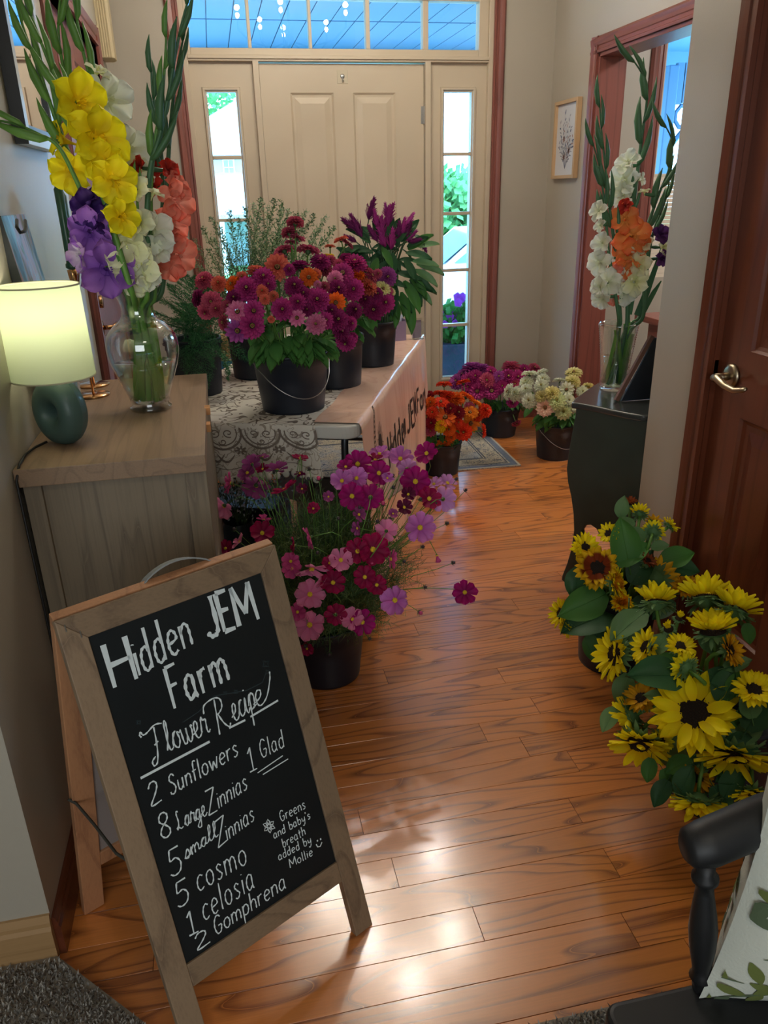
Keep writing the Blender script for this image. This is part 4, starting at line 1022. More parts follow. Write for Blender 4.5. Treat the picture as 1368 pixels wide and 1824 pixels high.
# ================================================================== STROKE LETTERING
G = {  # handwriting strokes in a box one cap high; x-height .55 ; "|" separates strokes
 'H': (.62, '.05,1 .05,0|.55,1 .55,0|.05,.5 .55,.52'), 'i': (.18, '.09,.55 .09,0|.09,.74 .10,.77'), 'd': (.5, '.40,1 .40,0|.40,.42 .28,.56 .12,.50 .05,.28 .10,.06 .24,0 .38,.12'),
 'e': (.48, '.06,.28 .40,.34 .36,.52 .20,.57 .07,.40 .06,.18 .18,.0 .38,.06'), 'n': (.48, '.06,.56 .06,0|.06,.36 .20,.55 .36,.50 .40,.30 .40,0'),
 'J': (.55, '.46,1 .46,.22 .36,.02 .18,.0 .05,.12'), 'E': (.52, '.06,1 .06,0|.06,1 .46,1|.06,.53 .40,.53|.06,0 .48,0'), 'M': (.85, '.05,0 .08,1|.08,1 .40,.25|.40,.25 .74,1|.74,1 .80,0'),
 'F': (.52, '.06,1 .06,0|.06,1 .48,1|.06,.54 .38,.54'), 'a': (.52, '.38,.52 .22,.58 .07,.42 .05,.18 .18,0 .36,.14|.39,.55 .39,.08 .46,0'), 'r': (.38, '.06,.56 .06,0|.06,.34 .16,.52 .32,.55'),
 'm': (.74, '.05,.56 .05,0|.05,.36 .16,.55 .30,.50 .34,.30 .34,0|.34,.36 .46,.55 .60,.50 .65,.30 .65,0'), 'o': (.5, '.24,.56 .08,.46 .05,.20 .20,0 .38,.08 .43,.34 .34,.52 .24,.56'),
 'l': (.2, '.09,1 .09,.08 .13,0'), 'w': (.66, '.04,.55 .16,0|.16,0 .31,.42|.31,.42 .46,0|.46,0 .60,.56'), 'R': (.58, '.06,1 .06,0|.06,1 .36,.98 .46,.78 .34,.56 .08,.50|.22,.52 .52,0'),
 'c': (.46, '.40,.50 .24,.57 .08,.42 .06,.16 .20,0 .40,.08'), 'p': (.5, '.06,.56 .06,-.42|.06,.36 .20,.56 .38,.48 .42,.24 .30,.02 .08,.06'), '2': (.55, '.06,.78 .18,.98 .38,.96 .44,.74 .30,.44 .05,.03 .52,.06'),
 'S': (.52, '.44,.84 .30,1 .12,.92 .10,.70 .32,.50 .44,.26 .30,.02 .10,.04 .04,.16'), 'u': (.5, '.06,.55 .07,.14 .20,0 .36,.14|.39,.55 .39,0'), 'f': (.36, '.34,.94 .22,1 .14,.84 .14,0|.02,.52 .30,.54'),
 's': (.4, '.34,.48 .20,.57 .08,.46 .20,.30 .33,.16 .20,0 .05,.06'), '1': (.4, '.06,.78 .20,1|.20,1 .20,0|.02,0 .38,0'), 'G': (.6, '.50,.84 .30,1 .10,.80 .05,.40 .18,.04 .40,.04 .50,.26 .50,.42 .30,.42'),
 '8': (.52, '.26,.52 .08,.68 .12,.92 .28,1 .42,.88 .38,.66 .14,.42 .06,.18 .22,0 .42,.10 .44,.32 .26,.52'), 'L': (.56, '.30,.92 .22,1 .16,.84 .22,.4 .10,.04 .04,.12 .14,.16 .34,.02 .52,.06'),
 'g': (.5, '.38,.52 .22,.57 .07,.42 .06,.16 .20,.02 .37,.16|.39,.55 .39,-.26 .26,-.42 .08,-.32'), 'Z': (.6, '.04,.98 .52,1|.52,1 .06,0|.06,0 .56,.03'),
 '5': (.55, '.48,1 .12,.98|.12,.98 .10,.58 .32,.62 .48,.40 .42,.10 .20,0 .04,.10'), 'h': (.48, '.06,1 .06,0|.06,.34 .20,.55 .36,.50 .40,.28 .40,0'), 'b': (.48, '.06,1 .06,.04|.06,.38 .22,.56 .38,.46 .42,.22 .28,.0 .08,.06'),
 'y': (.48, '.06,.55 .10,.20 .24,.14 .36,.30|.42,.56 .36,-.10 .20,-.38 .06,-.28'), 't': (.36, '.16,.86 .16,.06 .26,0|.02,.55 .32,.57'), "'": (.14, '.08,1 .05,.80'), ' ': (.34, ''),
 # joined-up forms
 'Ƒ': (.8, '-.30,.86 -.36,.96 -.28,1.04 -.20,.92 .0,.92 .5,1.06 .86,1.0|.42,1.0 .34,.4 .16,-.12 -.06,-.22 -.10,-.06 .12,.06|.22,.42 .46,.50'),
 'ʟ': (.36, '.0,.06 .22,.60 .26,1.0 .16,.96 .12,.4 .16,.04 .34,.08'), 'ᴏ': (.5, '.0,.10 .08,.36 .26,.56 .10,.46 .08,.12 .26,.0 .40,.24 .34,.50 .48,.44'), 'ᴡ': (.66, '.0,.44 .06,.5 .10,.06 .22,.0 .32,.2 .34,.5|.34,.5 .36,.06 .50,.02 .62,.3 .60,.52 .68,.46'),
 'ᴇ': (.44, '-.02,.16 .24,.28 .30,.50 .18,.56 .10,.36 .14,.06 .28,.0 .46,.14'), 'ʀ': (.42, '.0,.08 .10,.50 .16,.60 .20,.48 .34,.48 .30,.14 .36,.02 .46,.10'), 'Ʀ': (.9, '-.62,.80 -.50,1.06 .10,1.10 .44,.96 .46,.70 .26,.56 .10,.54|.12,1.06 .06,.5 -.02,-.12|.14,.54 .36,.16 .62,-.06 .72,.04'),
 'ᴄ': (.4, '.0,.10 .18,.48 .30,.52 .16,.52 .08,.24 .18,.0 .42,.14'), 'ɪ': (.28, '.0,.12 .12,.54 .10,.12 .18,.0 .30,.14|.14,.76 .15,.80'), 'ᴘ': (.48, '.0,.2 .14,.56 .10,.1 .04,-.50|.12,.4 .26,.56 .38,.40 .30,.08 .12,.04 .48,.12'),
 'ᴀ': (.5, '.0,.1 .10,.34 .30,.54 .12,.46 .08,.12 .22,.0 .34,.24 .38,.52|.38,.52 .36,.08 .52,.10'), 'ɢ': (.5, '.0,.1 .10,.34 .30,.54 .12,.46 .08,.12 .22,.02 .34,.24 .38,.52|.38,.52 .36,-.3 .22,-.44 .10,-.30 .5,.12'),
 'ᴍ': (.7, '.0,.1 .08,.54 .10,.0|.10,.3 .22,.54 .30,.44 .30,.0|.30,.3 .44,.54 .54,.42 .56,.06 .70,.1'), 'ꜱ': (.38, '-.02,.06 .20,.56 .30,.24 .20,.0 .06,.06 .40,.12'),
 'Ɛ': (.6, '-.02,.16 .24,.28 .30,.50 .18,.56 .10,.36 .14,.06 .28,.0 .50,.20 .70,.70 .74,.96'),
}
def catmull(pts, k=5):
    if len(pts) < 3: return pts
    out = []; n = len(pts)
    for i in range(n - 1):
        p0 = pts[max(i - 1, 0)]; p1 = pts[i]; p2 = pts[i + 1]; p3 = pts[min(i + 2, n - 1)]
        for j in range(k):
            t = j / k
            out.append(tuple(0.5 * ((2 * b) + (-a + c) * t + (2 * a - 5 * b + 4 * c - d) * t * t + (-a + 3 * b - 3 * c + d) * t ** 3) for a, b, c, d in zip(p0, p1, p2, p3)))
    out.append(pts[-1]); return out
def strokes(text, track=0.10):
    x = 0; out = []
    for chh in text:
        w, s = G[chh]
        if s:
            for st in s.split('|'):
                pts = [tuple(float(q) for q in p.split(',')) for p in st.split()]
                out.append([(x + p[0], p[1]) for p in catmull(pts)])
        x += w + (track if chh not in 'ƑʟᴏᴡᴇʀƦᴄɪᴘᴀɢᴍꜱƐ' else -0.02)
    return out, x - track
def rib3(b, pts, w, nrm):
    """flat marker stroke with round-ish ends"""
    if len(pts) < 2: return
    ribbon(b, pts, w, nrm, 0.0)

# ================================================================== A-FRAME CHALKBOARD
SA = Vector((0.87214916, 0.48924007, 0)); SB = Vector((-0.15131841, 0.26974941, 0.95096687)); SN = Vector((-0.4652511, 0.82938496, -0.30929275))
# SN points away from the viewer; the face looks along -SN
S0 = P(640, 1665, 2, 0)
def SP(u, w, d=0.0): return S0 + SA * u + SB * w + SN * d    # u: 0 at the right leg, negative to the left
def spx(u, v): return PPL(u, v, S0, SN)
Ms = Matrix(((SA.x, SN.x, SB.x, S0.x), (SA.y, SN.y, SB.y, S0.y), (SA.z, SN.z, SB.z, S0.z), (0, 0, 0, 1)))
sign = empty('sandwich_board', SP(-0.18, 0.0), 'wooden A-frame chalkboard sign with white hand lettering in front of the sideboard', 'sign')
ul, ur, ut = -0.384, 0.036, 0.828
rw = 0.043; th = 0.018
M_SX = Ms
def sbox(u0, u1, w0, w1, d0, d1): return MB().box(u0, u1, d0, d1, w0, w1, Ms)
def put_s(name, poly, d0, d1, m, parent):
    vs = [Ms @ Vector((u, d0, w)) for u, w in poly] + [Ms @ Vector((u, d1, w)) for u, w in poly]; n = len(poly)
    b = MB().add(vs, [tuple(range(n)), tuple(range(2 * n - 1, n - 1, -1))] + [(i, n + i, n + (i + 1) % n, (i + 1) % n) for i in range(n)])
    return part(name, b, m, parent, bevel=0.0015)
M_SW = wood('weathered_pine_w', '8E775E', '5A4738', 'Z', 0.6, 7, 0.06, 9.0, 0.4, amount=0.55, objvar=0.12)
M_SWX = wood('weathered_pine_x', '8A735A', '5A4738', 'X', 0.6, 7, 0.06, 9.0, 0.4, amount=0.55, objvar=0.12)
put_s('leg', [(ul, 0.0), (ul + rw, 0.0), (ul + rw, ut - rw), (ul, ut)], 0, th, M_SW, sign)
put_s('leg', [(ur - rw, 0.0), (ur, 0.0), (ur, ut), (ur - rw, ut - rw)], 0, th, M_SW, sign)
put_s('top_rail', [(ul, ut), (ul + rw, ut - rw), (ur - rw, ut - rw), (ur, ut)], 0, th, M_SWX, sign)
put_s('bottom_rail', [(ul + rw, 0.127), (ur - rw, 0.127), (ur - rw, 0.171), (ul + rw, 0.171)], 0, th, M_SWX, sign)
M_CHALK = mat('chalkboard_black', '10171B', 0.38, bump=0.04, bump_scale=60, var=0.35, var_scale=6)
cbd = part('chalkboard', sbox(ul + rw - 0.004, ur - rw + 0.004, 0.167, ut - rw + 0.004, 0.005, 0.010), M_CHALK, sign)
# two small staples across the mitre
part('staple', MB().box(ul + 0.012, ul + 0.0135, -0.0012, 0.001, ut - 0.022, ut - 0.010, Ms).box(ul + 0.032, ul + 0.0335, -0.0012, 0.001, ut - 0.040, ut - 0.028, Ms), M_STEEL, sign)
# rear frame, hinged at the top
back_foot = P(163, 1612, 2, 0)
BL = SP(ul, ut, th + 0.001)
bb_dir = (back_foot - SP(ul + rw / 2, ut, th + 0.012)); LB = bb_dir.length; bb_dir.normalize()
bn_ = SA.cross(bb_dir).normalized()
Mb = Matrix(((SA.x, bn_.x, -bb_dir.x, back_foot.x), (SA.y, bn_.y, -bb_dir.y, back_foot.y), (SA.z, bn_.z, -bb_dir.z, back_foot.z), (0, 0, 0, 1)))
def bbox_(u0, u1, w0, w1, d0=-th, d1=0.0): return MB().box(u0, u1, d0, d1, w0, w1, Mb)
WS = ur - ul
M_SWO = wood('orange_pine', 'B07E58', '80523A', 'Z', 0.6, 6, 0.06, 9.0, 0.4, amount=0.5)
for u0 in (-rw / 2, WS - rw * 1.5): part('rear_leg', bbox_(u0, u0 + rw, 0.006, LB - 0.004), M_SWO, sign, bevel=0.0015)
part('rear_rail', bbox_(rw / 2, WS - rw * 1.5, 0.14, 0.18), M_SWO, sign, bevel=0.0015)
part('rear_rail', bbox_(-rw / 2, WS - rw * .5, LB - 0.004, LB + 0.014), M_SWO, sign, bevel=0.0015)
part('rear_board', bbox_(rw / 2 - 0.003, WS - rw * 1.5 + 0.003, 0.176, LB - 0.006, -0.012, -0.007), mat('board_back', '8E8580', 0.8), sign)
# cord
ca = Mb @ Vector((-rw / 2 + 0.005, -th - 0.003, LB - 0.43)); cb_ = SP(ul + 0.006, 0.39, th + 0.002)
part('cord', MB().tube([ca + Vector((-.012, 0, .012)), ca, ca.lerp(cb_, .35) + Vector((0, 0, -.004)), ca.lerp(cb_, .75) + Vector((0, 0, -.018)), cb_], 0.0028, 7), mat('dark_rope', '3A3830', 0.9), sign, True)
# metal handle on the top edge
h0, h1 = spx(248, 1048) , spx(352, 1008)
def SH(u, w, d): return SP(u, w, d)
hb = MB(); hu0, hu1 = ul + 0.135, ul + 0.318
pts = []
for k in range(17):
    t = k / 16; u = hu0 + (hu1 - hu0) * t
    hh = 0.0012 if t < 0.12 or t > 0.88 else 0.0012 + 0.026 * math.sin((t - .12) / .76 * math.pi) ** 0.7
    pts.append((u, hh))
vs = []
for u, hh in pts: vs += [SP(u, ut + hh, th - .002), SP(u, ut + hh, th + .018), SP(u, ut + hh + 0.003, th + .018), SP(u, ut + hh + 0.003, th - .002)]
hb.add(vs, [(i * 4 + k, (i + 1) * 4 + k, (i + 1) * 4 + (k + 1) % 4, i * 4 + (k + 1) % 4) for i in range(16) for k in range(4)] + [(0, 1, 2, 3), (67, 66, 65, 64)])
hnd = part('handle', hb, mat('brushed_steel', '9DA2A4', 0.5, 0.35), sign)
for u in (hu0 + 0.004, hu0 + 0.016, hu1 - 0.016, hu1 - 0.004):
    hb = MB().ball(SP(u, ut + 0.0045, th + 0.008), 0.0035, 8, 5, (1, 1, .6)); part('screw', hb, M_STEEL, hnd, True)
# lettering, placed on the board plane; numbers are positions on the sign read off the photograph
M_MARK = mat('chalk_marker', 'DDE9EC', 0.8)
def word(text, p0, p1, up, w, track=0.10, name='lettering', wv=None):
    """text from p0 to p1 along the baseline (crop coordinates), up = vector of one cap height"""
    st, W = strokes(text, track)
    b = MB(); k = 2.1113
    for s in st:
        pts = []
        for x, y in s:
            t = x / W
            cxp = p0[0] + (p1[0] - p0[0]) * t + up[0] * y; cyp = p0[1] + (p1[1] - p0[1]) * t + up[1] * y
            q = PPL(60 + cxp / k, 960 + cyp / k, SP(0, 0, 0.0042), SN)
            pts.append(q)
        pass
    ww = w * (0.00066 if w > 8 else 0.00054)
    for s in st:
        pts = [PPL(60 + (p0[0] + (p1[0] - p0[0]) * x / W + up[0] * y) / k, 960 + (p0[1] + (p1[1] - p0[1]) * x / W + up[1] * y) / k, SP(0, 0, 0.0042), SN) for x, y in s]
        n = len(pts)
        rib3(b, pts, [ww * (0.8 + 0.25 * math.sin(i * 1.7 + len(s))) for i in range(n)], -SN)
    return part(name, b, M_MARK, cbd)
def line(p0, p1, w):
    b = MB(); k = 2.1113
    b_ = [PPL(60 + p[0] / k, 960 + p[1] / k, SP(0, 0, 0.0042), SN) for p in (p0, ((p0[0] + p1[0]) / 2, (p0[1] + p1[1]) / 2), p1)]
    ribbon(b, b_, w * 0.00066, -SN, 0); return part('underline', b, M_MARK, cbd)
word('H', (298, 562), (398, 522), (-46, -160), 15)
word('idden', (392, 517), (604, 392), (-40, -150), 9, 0.08)
word('JEM', (655, 372), (850, 300), (-38, -142), 15, 0.06)
word('Farm', (526, 640), (742, 526), (-40, -150), 11, 0.10)
word('Ƒʟᴏᴡᴇʀ', (452, 828), (656, 730), (-30, -106), 6)
word('Ʀᴇᴄɪᴘ', (698, 722), (836, 636), (-26, -108), 6)
word('Ɛ', (832, 638), (880, 610), (-20, -100), 6)
line((402, 900), (662, 762), 7); line((735, 711), (796, 681), 6); line((815, 669), (919, 607), 6)
word('2', (440, 1010), (485, 985), (-18, -84), 6)
word('Sunflowers', (516, 965), (772, 812), (-14, -72), 5.5, 0.06)
word('1', (812, 878), (842, 862), (-16, -86), 5.5)
word('Glad', (856, 826), (946, 780), (-12, -66), 5, 0.08)
line((842, 880), (937, 815), 3.2); line((862, 886), (957, 827), 3.2)
word('8', (478, 1132), (524, 1112), (-18, -92), 6)
word('Lᴀʀɢᴇ', (540, 1098), (648, 1040), (-14, -68), 5)
word('Z', (655, 1042), (694, 1022), (-14, -92), 5.5)
word('innias', (694, 1016), (806, 938), (-12, -72), 5, 0.06)
word('5', (514, 1275), (566, 1248), (-18, -98), 6)
word('ꜱᴍᴀʟʟ', (572, 1206), (690, 1120), (-12, -56), 5)
word('Z', (690, 1165), (732, 1132), (-14, -98), 5.5)
word('innias', (726, 1136), (832, 1056), (-12, -68), 5, 0.06)
word('5', (540, 1392), (592, 1362), (-16, -92), 6)
word('cosmo', (618, 1328), (806, 1218), (-18, -96), 5.5, 0.10)
word('1', (584, 1494), (622, 1474), (-18, -84), 6)
word('celosia', (640, 1438), (834, 1308), (-18, -96), 5.5, 0.10)
word('2', (612, 1552), (668, 1516), (-14, -56), 6)
word('Gomphrena', (684, 1492), (952, 1310), (-12, -66), 5.5, 0.06)
word('Greens', (930, 1064), (1024, 1012), (-9, -38), 4, 0.08)
word('and baby\'s', (904, 1128), (1042, 1050), (-7, -31), 4, 0.08)
word('breath', (938, 1162), (1024, 1110), (-7, -33), 4, 0.08)
word('added by', (922, 1210), (1046, 1142), (-7, -31), 4, 0.08)
word('Mollie', (964, 1238), (1052, 1188), (-7, -32), 4, 0.08)
def doodle(pts, w=3.5, name='doodle'):
    b = MB(); k = 2.1113
    ribbon(b, [PPL(60 + x / k, 960 + y / k, SP(0, 0, 0.0042), SN) for x, y in pts], w * 0.00066, -SN, 0); return part(name, b, M_MARK, cbd)
for k in range(6):
    a = k * math.pi / 3 + .3; c0 = (885, 1080)
    doodle([(c0[0] + 4 * math.cos(a), c0[1] + 5 * math.sin(a)), (c0[0] + 16 * math.cos(a - .35), c0[1] + 18 * math.sin(a - .35)), (c0[0] + 23 * math.cos(a), c0[1] + 26 * math.sin(a)), (c0[0] + 16 * math.cos(a + .35), c0[1] + 18 * math.sin(a + .35)), (c0[0] + 4 * math.cos(a), c0[1] + 5 * math.sin(a))], 3)
doodle([(1062, 1148), (1068, 1158), (1078, 1156), (1084, 1140)], 3.5); doodle([(1066, 1132), (1068, 1138)], 4.5); doodle([(1078, 1126), (1080, 1132)], 4.5)
M_GHOST = mat('faded_marker', '2B3A3E', 0.8)
def ghost(pts, w=2.2):
    b = MB(); k = 2.1113
    ribbon(b, [PPL(60 + x / k, 960 + y / k, SP(0, 0, 0.0046), SN) for x, y in pts], w * 0.00066, -SN, 0); part('faded_drawing', b, M_GHOST, cbd)
for (x, y, r) in ((873, 470, 16), (395, 690, 10), (760, 575, 9), (720, 580, 8), (600, 690, 10), (880, 500, 10)):
    ghost([(x + r * math.cos(t * .785) * (1 if t % 2 else .45), y + r * math.sin(t * .785) * (1 if t % 2 else .45)) for t in range(9)])
ghost([(560, 690), (620, 650), (680, 590), (740, 580), (800, 570), (860, 540), (875, 500)], 2)

# ================================================================== BUCKETS
def bucket(c, rb, rt, h, label, group=None, handle=0.0, sc=1.0, hz=0.0):
    e = empty('bucket', c, label, 'bucket', group)
    k = rb + (rt - rb) * 0.78
    prof = [(0.0005, 0.004), (rb - 0.006, 0.004), (rb - 0.006, 0.0), (rb - 0.001, 0.0), (rb, 0.008), (rb + (rt - rb) * .5, h * .5), (k, h * .80), (k + 0.0035, h * .81), (rt - 0.001, h * .94), (rt, h * .955), (rt + 0.004, h * .957), (rt + 0.004, h - 0.002), (rt + 0.002, h), (rt - 0.003, h), (rt - 0.004, h * .95), (rb + (rt - rb) * .5 - .003, h * .5), (rb - 0.003, 0.008), (0.0005, 0.008)]
    part('body', MB().lathe(prof, 48, c), M_BLACKPL, e, True)
    part('water_fill', MB().disc(rb + (rt - rb) * .7 - 0.005, h * .72, 36, c), mat('bucket_water', '10181A', 0.05), e)
    # wire bail, lying down over the front
    a0 = handle
    p = []
    for i in range(21):
        t = math.pi * i / 20
        rr_ = rt + 0.007
        x = rr_ * math.cos(t); y = -rr_ * math.sin(t)
        z = h - 0.02 - hz * math.sin(t) * h
        # hang close to the wall of the bucket
        rr2 = (rb + (rt - rb) * (z / h)) + 0.007
        kk = rr2 / rr_ if abs(math.sin(t)) > 0.3 else 1
        p.append(c + Vector((x * kk * math.cos(a0) - y * kk * math.sin(a0), x * kk * math.sin(a0) + y * kk * math.cos(a0), z)))
    if hz: part('bail', MB().tube(p, 0.0016, 6), M_STEEL, e, True)
    for s in (1, -1):
        q = c + Vector((math.cos(a0), math.sin(a0), 0)) * s * (rt + 0.001) + Vector((0, 0, h - 0.02))
        part('ear', MB().ball(q, 0.007, 8, 6), M_BLACKPL, e, True)
    return e
BK = {
 'zin': (Vector((0.205, 2.547, TZ + 0.003)), 0.104, 0.126, 0.193),
 'zin2': (Vector((0.394, 2.842, TZ + 0.003)), 0.094, 0.106, 0.185),
 'fern': (Vector((-0.115, 2.865, TZ + 0.003)), 0.088, 0.098, 0.20),
 'lace': (Vector((0.115, 3.09, TZ + 0.003)), 0.094, 0.108, 0.19),
 'cel': (Vector((0.60, 3.16, TZ + 0.003)), 0.085, 0.098, 0.18),
 'cos': (Vector((0.215, 2.072, 0)), 0.104, 0.126, 0.205),
 'ora': (Vector((1.075, 3.795, 0)), 0.092, 0.108, 0.175),
 'pink': (Vector((1.608, 4.368, 0)), 0.100, 0.124, 0.180),
 'whi': (Vector((1.768, 3.880, 0)), 0.100, 0.118, 0.200),
 'sun1': (Vector((1.120, 1.925, 0)), 0.105, 0.120, 0.270),
 'sun2': (Vector((1.085, 1.315, 0)), 0.108, 0.124, 0.270),
}
bucket(*BK['zin'], 'black bucket with slanting wire handle at the front of the lace table, holding zinnias', handle=0.35, hz=0.62)
bucket(*BK['zin2'], 'black bucket directly behind and right of the front zinnia bucket on the table', hz=0.0)
bucket(*BK['fern'], 'black bucket of feathery fern behind the sideboard corner on the table')
bucket(*BK['lace'], 'black bucket hidden behind the zinnias, holding fine pale green sprays')
bucket(*BK['cel'], 'black bucket of purple plumes at the far end of the table')
bucket(*BK['cos'], 'black bucket of cosmos on the floor behind the chalkboard sign')
bucket(*BK['ora'], 'black bucket of orange zinnias beside the end of the pink banner')
bucket(*BK['pink'], 'black bucket of magenta zinnias at the back corner of the rug', handle=0.9)
bucket(*BK['whi'], 'black bucket of white zinnias beside the dark green chest', handle=0.3, hz=0.55)
bucket(*BK['sun1'], 'black bucket of sunflowers farther away, next to the chest leg')
bucket(*BK['sun2'], 'black bucket of sunflowers nearer, by the black armchair')

# ---- lettering and drawing on the banner
M_INK = mat('banner_ink', '1C1A1C', 0.5)
def BP(s, z): 
    L = 0.145 + (TZ + 0.002 - z); u = (s - BS0) / (BS1 - BS0)
    return ban(u, L / 0.805) + TN * 0.0018
def bword(text, s0, s1, z0, z1, w, parent):
    st, W = strokes(text, 0.10)
    b = MB()
    for q in st:
        pts = [BP(s0 + (s1 - s0) * x / W, z0 + (z1 - z0) * y) for x, y in q]
        # refine long straight strokes so that they follow the folds
        rp_ = []
        for p_, n_ in zip(q[:-1], q[1:]):
            for k in range(4): rp_.append((p_[0] + (n_[0] - p_[0]) * k / 4, p_[1] + (n_[1] - p_[1]) * k / 4))
        rp_.append(q[-1])
        ribbon(b, [BP(s0 + (s1 - s0) * x / W, z0 + (z1 - z0) * y) for x, y in rp_], w, TN, 0.0)
    return part('lettering', b, M_INK, parent)
sheet = [c for c in bn.children if c.name.startswith('sheet')][0]
bword('Hidden', 0.415, 0.86, 0.460, 0.580, 0.019, sheet)
bword('JEM', 0.905, 1.19, 0.448, 0.562, 0.018, sheet)
bword('Farm', 1.235, 1.50, 0.445, 0.552, 0.016, sheet)
b = MB()
def bl_(pts, w=0.005): ribbon(b, [BP(s, z) for s, z in pts], w, TN, 0.0)
# lavender spike
for k in range(10):
    z = 0.575 + k * 0.017; r = 0.020 * (1 - k * 0.075)
    for sg in (-1, 1):
        bl_([(0.205 + k * .0035, z), (0.205 + k * .0035 + sg * r, z + 0.004), (0.205 + k * .0035 + sg * r * .8, z + 0.017), (0.205 + k * .0035, z + 0.012)], 0.004)
bl_([(0.19, 0.30), (0.195, 0.45), (0.205, 0.58)], 0.004)
# sunflower outline with dark centre
cs, cz2 = 0.300, 0.585
b.add([BP(cs, cz2)] + [BP(cs + 0.026 * math.cos(a * .3927), cz2 + 0.045 * math.sin(a * .3927)) for a in range(16)], [(0, 1 + a, 1 + (a + 1) % 16) for a in range(16)])
for k in range(14):
    a = k * .4488
    bl_([(cs + 0.028 * math.cos(a - .18), cz2 + .048 * math.sin(a - .18)), (cs + 0.050 * math.cos(a), cz2 + .088 * math.sin(a)), (cs + 0.028 * math.cos(a + .18), cz2 + .048 * math.sin(a + .18))], 0.0035)
# sprigs of leaves and small blossoms
for (sx, sz, dx, dz) in ((0.15, 0.36, -.03, .17), (0.19, 0.33, .05, .16), (0.25, 0.34, .05, .13), (0.14, 0.28, .01, .12), (0.24, 0.26, .03, .12)):
    bl_([(sx, sz), (sx + dx * .5, sz + dz * .5), (sx + dx, sz + dz)], 0.004)
    for k in range(5):
        t = .2 + k * .2; px_, pz_ = sx + dx * t, sz + dz * t
        for sg in (-1, 1):
            bl_([(px_, pz_), (px_ + sg * .016, pz_ + .008), (px_ + sg * .022, pz_ + .026), (px_ + sg * .006, pz_ + .018), (px_, pz_)], 0.0032)
for (fx, fz) in ((0.135, 0.53), (0.165, 0.49)):
    for k in range(7):
        a = k * .8976; bl_([(fx, fz), (fx + .016 * math.cos(a - .3), fz + .02 * math.sin(a - .3)), (fx + .022 * math.cos(a), fz + .03 * math.sin(a)), (fx + .016 * math.cos(a + .3), fz + .02 * math.sin(a + .3)), (fx, fz)], 0.003)
part('flower_drawing', b, M_INK, sheet)

# ================================================================== THINGS ON AND UNDER THE TABLE
def mk(u, v, z=TZ + 0.003): return P(u, v, 2, z)
c = mk(682, 612)
e = vessel('straw_glass', c, [(0.030, 0), (0.031, 0.03), (0.032, 0.118), (0.0325, 0.12)], glass('drink_glass', (0.95, 0.95, 0.97), 1.5, 0.02, 0.8, (.45, .42, .5)), 'clear glass tumbler packed with reddish pencils on the far part of the table', 'glass')
rr = random.Random(12)
for k in range(10):
    a = k * 2.4; r0 = rr.uniform(0.003, 0.020); r1 = rr.uniform(0.010, 0.024)
    p0 = c + Vector((r0 * math.cos(a), r0 * math.sin(a), 0.007)); p1 = c + Vector((r1 * math.cos(a + .5), r1 * math.sin(a + .5), 0.128 + rr.uniform(0, .02)))
    cn, hx = (('rose', 'B85A6A'), ('pink', 'C0607A'), ('tan', 'B08A60'), ('plum', '8A4A60'), ('brick red', 'A05A50'), ('lilac', '9A7AA8'), ('olive', '8A8A50'), ('crimson', '98283C'), ('pale grey', 'A8A4A8'), ('brown', '6A4838'))[k]
    o = ob('pencil', MB().tube([p0, p1], 0.0045, 6), mat('pencil_' + hx, hx, 0.5)); tag(o, cn + ' pencil standing in the clear glass on the table', 'pencil', 'pencils in the glass on the table')
c = mk(706, 608); Mx = Matrix.Translation(c) @ Matrix.Rotation(0.10, 4, 'Z')
e = empty('card_box', c, 'dull violet card box with white tissue and cards poking out on the table', 'box')
b = MB().box(-0.05, 0.05, 0.0, 0.004, 0, 0.092, Mx).box(-0.05, -0.047, 0.004, 0.07, 0, 0.10, Mx).box(0.047, 0.05, 0.004, 0.07, 0, 0.10, Mx).box(-0.05, 0.05, 0.07, 0.074, 0, 0.11, Mx).box(-0.047, 0.047, 0.004, 0.07, 0, 0.003, Mx)
part('box', b, mat('violet_card', '8A7A98', 0.6), e)
for k in range(5):
    part('card', MB().box(-0.042 + k * .006, 0.03 + k * .003, 0.012 + k * 0.011, 0.0135 + k * 0.011, 0.004, 0.112 + 0.008 * (k % 3), Mx @ Matrix.Rotation(0.10 * (k - 2) * .5, 4, 'Y')), mat('paper_white', 'D5DCE6', 0.6), e)
c = mk(742, 604)
e = empty('acrylic_stand', c, 'clear acrylic stand at the far right corner of the table', 'stand')
Mx = Matrix.Translation(c) @ Matrix.Rotation(0.3, 4, 'Z')
b = MB().box(-0.028, 0.028, 0, 0.003, 0, 0.10, Mx @ Matrix.Rotation(0.05, 4, 'X')).box(-0.028, 0.028, -0.03, 0.0, 0, 0.003, Mx).box(-0.028, -0.025, -0.022, 0.0, 0, 0.085, Mx).box(0.025, 0.028, -0.022, 0.0, 0, 0.085, Mx)
part('body', b, M_VASE, e)
part('card', MB().box(-0.024, 0.024, -0.004, -0.002, 0.005, 0.09, Mx), mat('stand_card', '7A7280', 0.6), e)
c = mk(662, 604)
Mx = Matrix.Translation(c) @ Matrix.Rotation(-0.2, 4, 'Z')
e = empty('card_stack', c, 'folded cream cards standing behind the pencil glass', 'cards')
for k in range(3):
    part('card', MB().box(-0.035 + k * .012, 0.03 + k * .004, k * 0.008, 0.0015 + k * 0.008, 0, 0.07, Mx @ Matrix.Rotation(-0.28 + .18 * k, 4, 'Y')), mat('cream_card', 'E0D0B4', 0.7), e)
c = mk(458, 668)
vessel('glass_jar', c, [(0.024, 0), (0.026, 0.02), (0.025, 0.058), (0.022, 0.062)], M_VASE, 'small clear glass jar beside the front zinnia bucket on the lace cloth', 'jar')
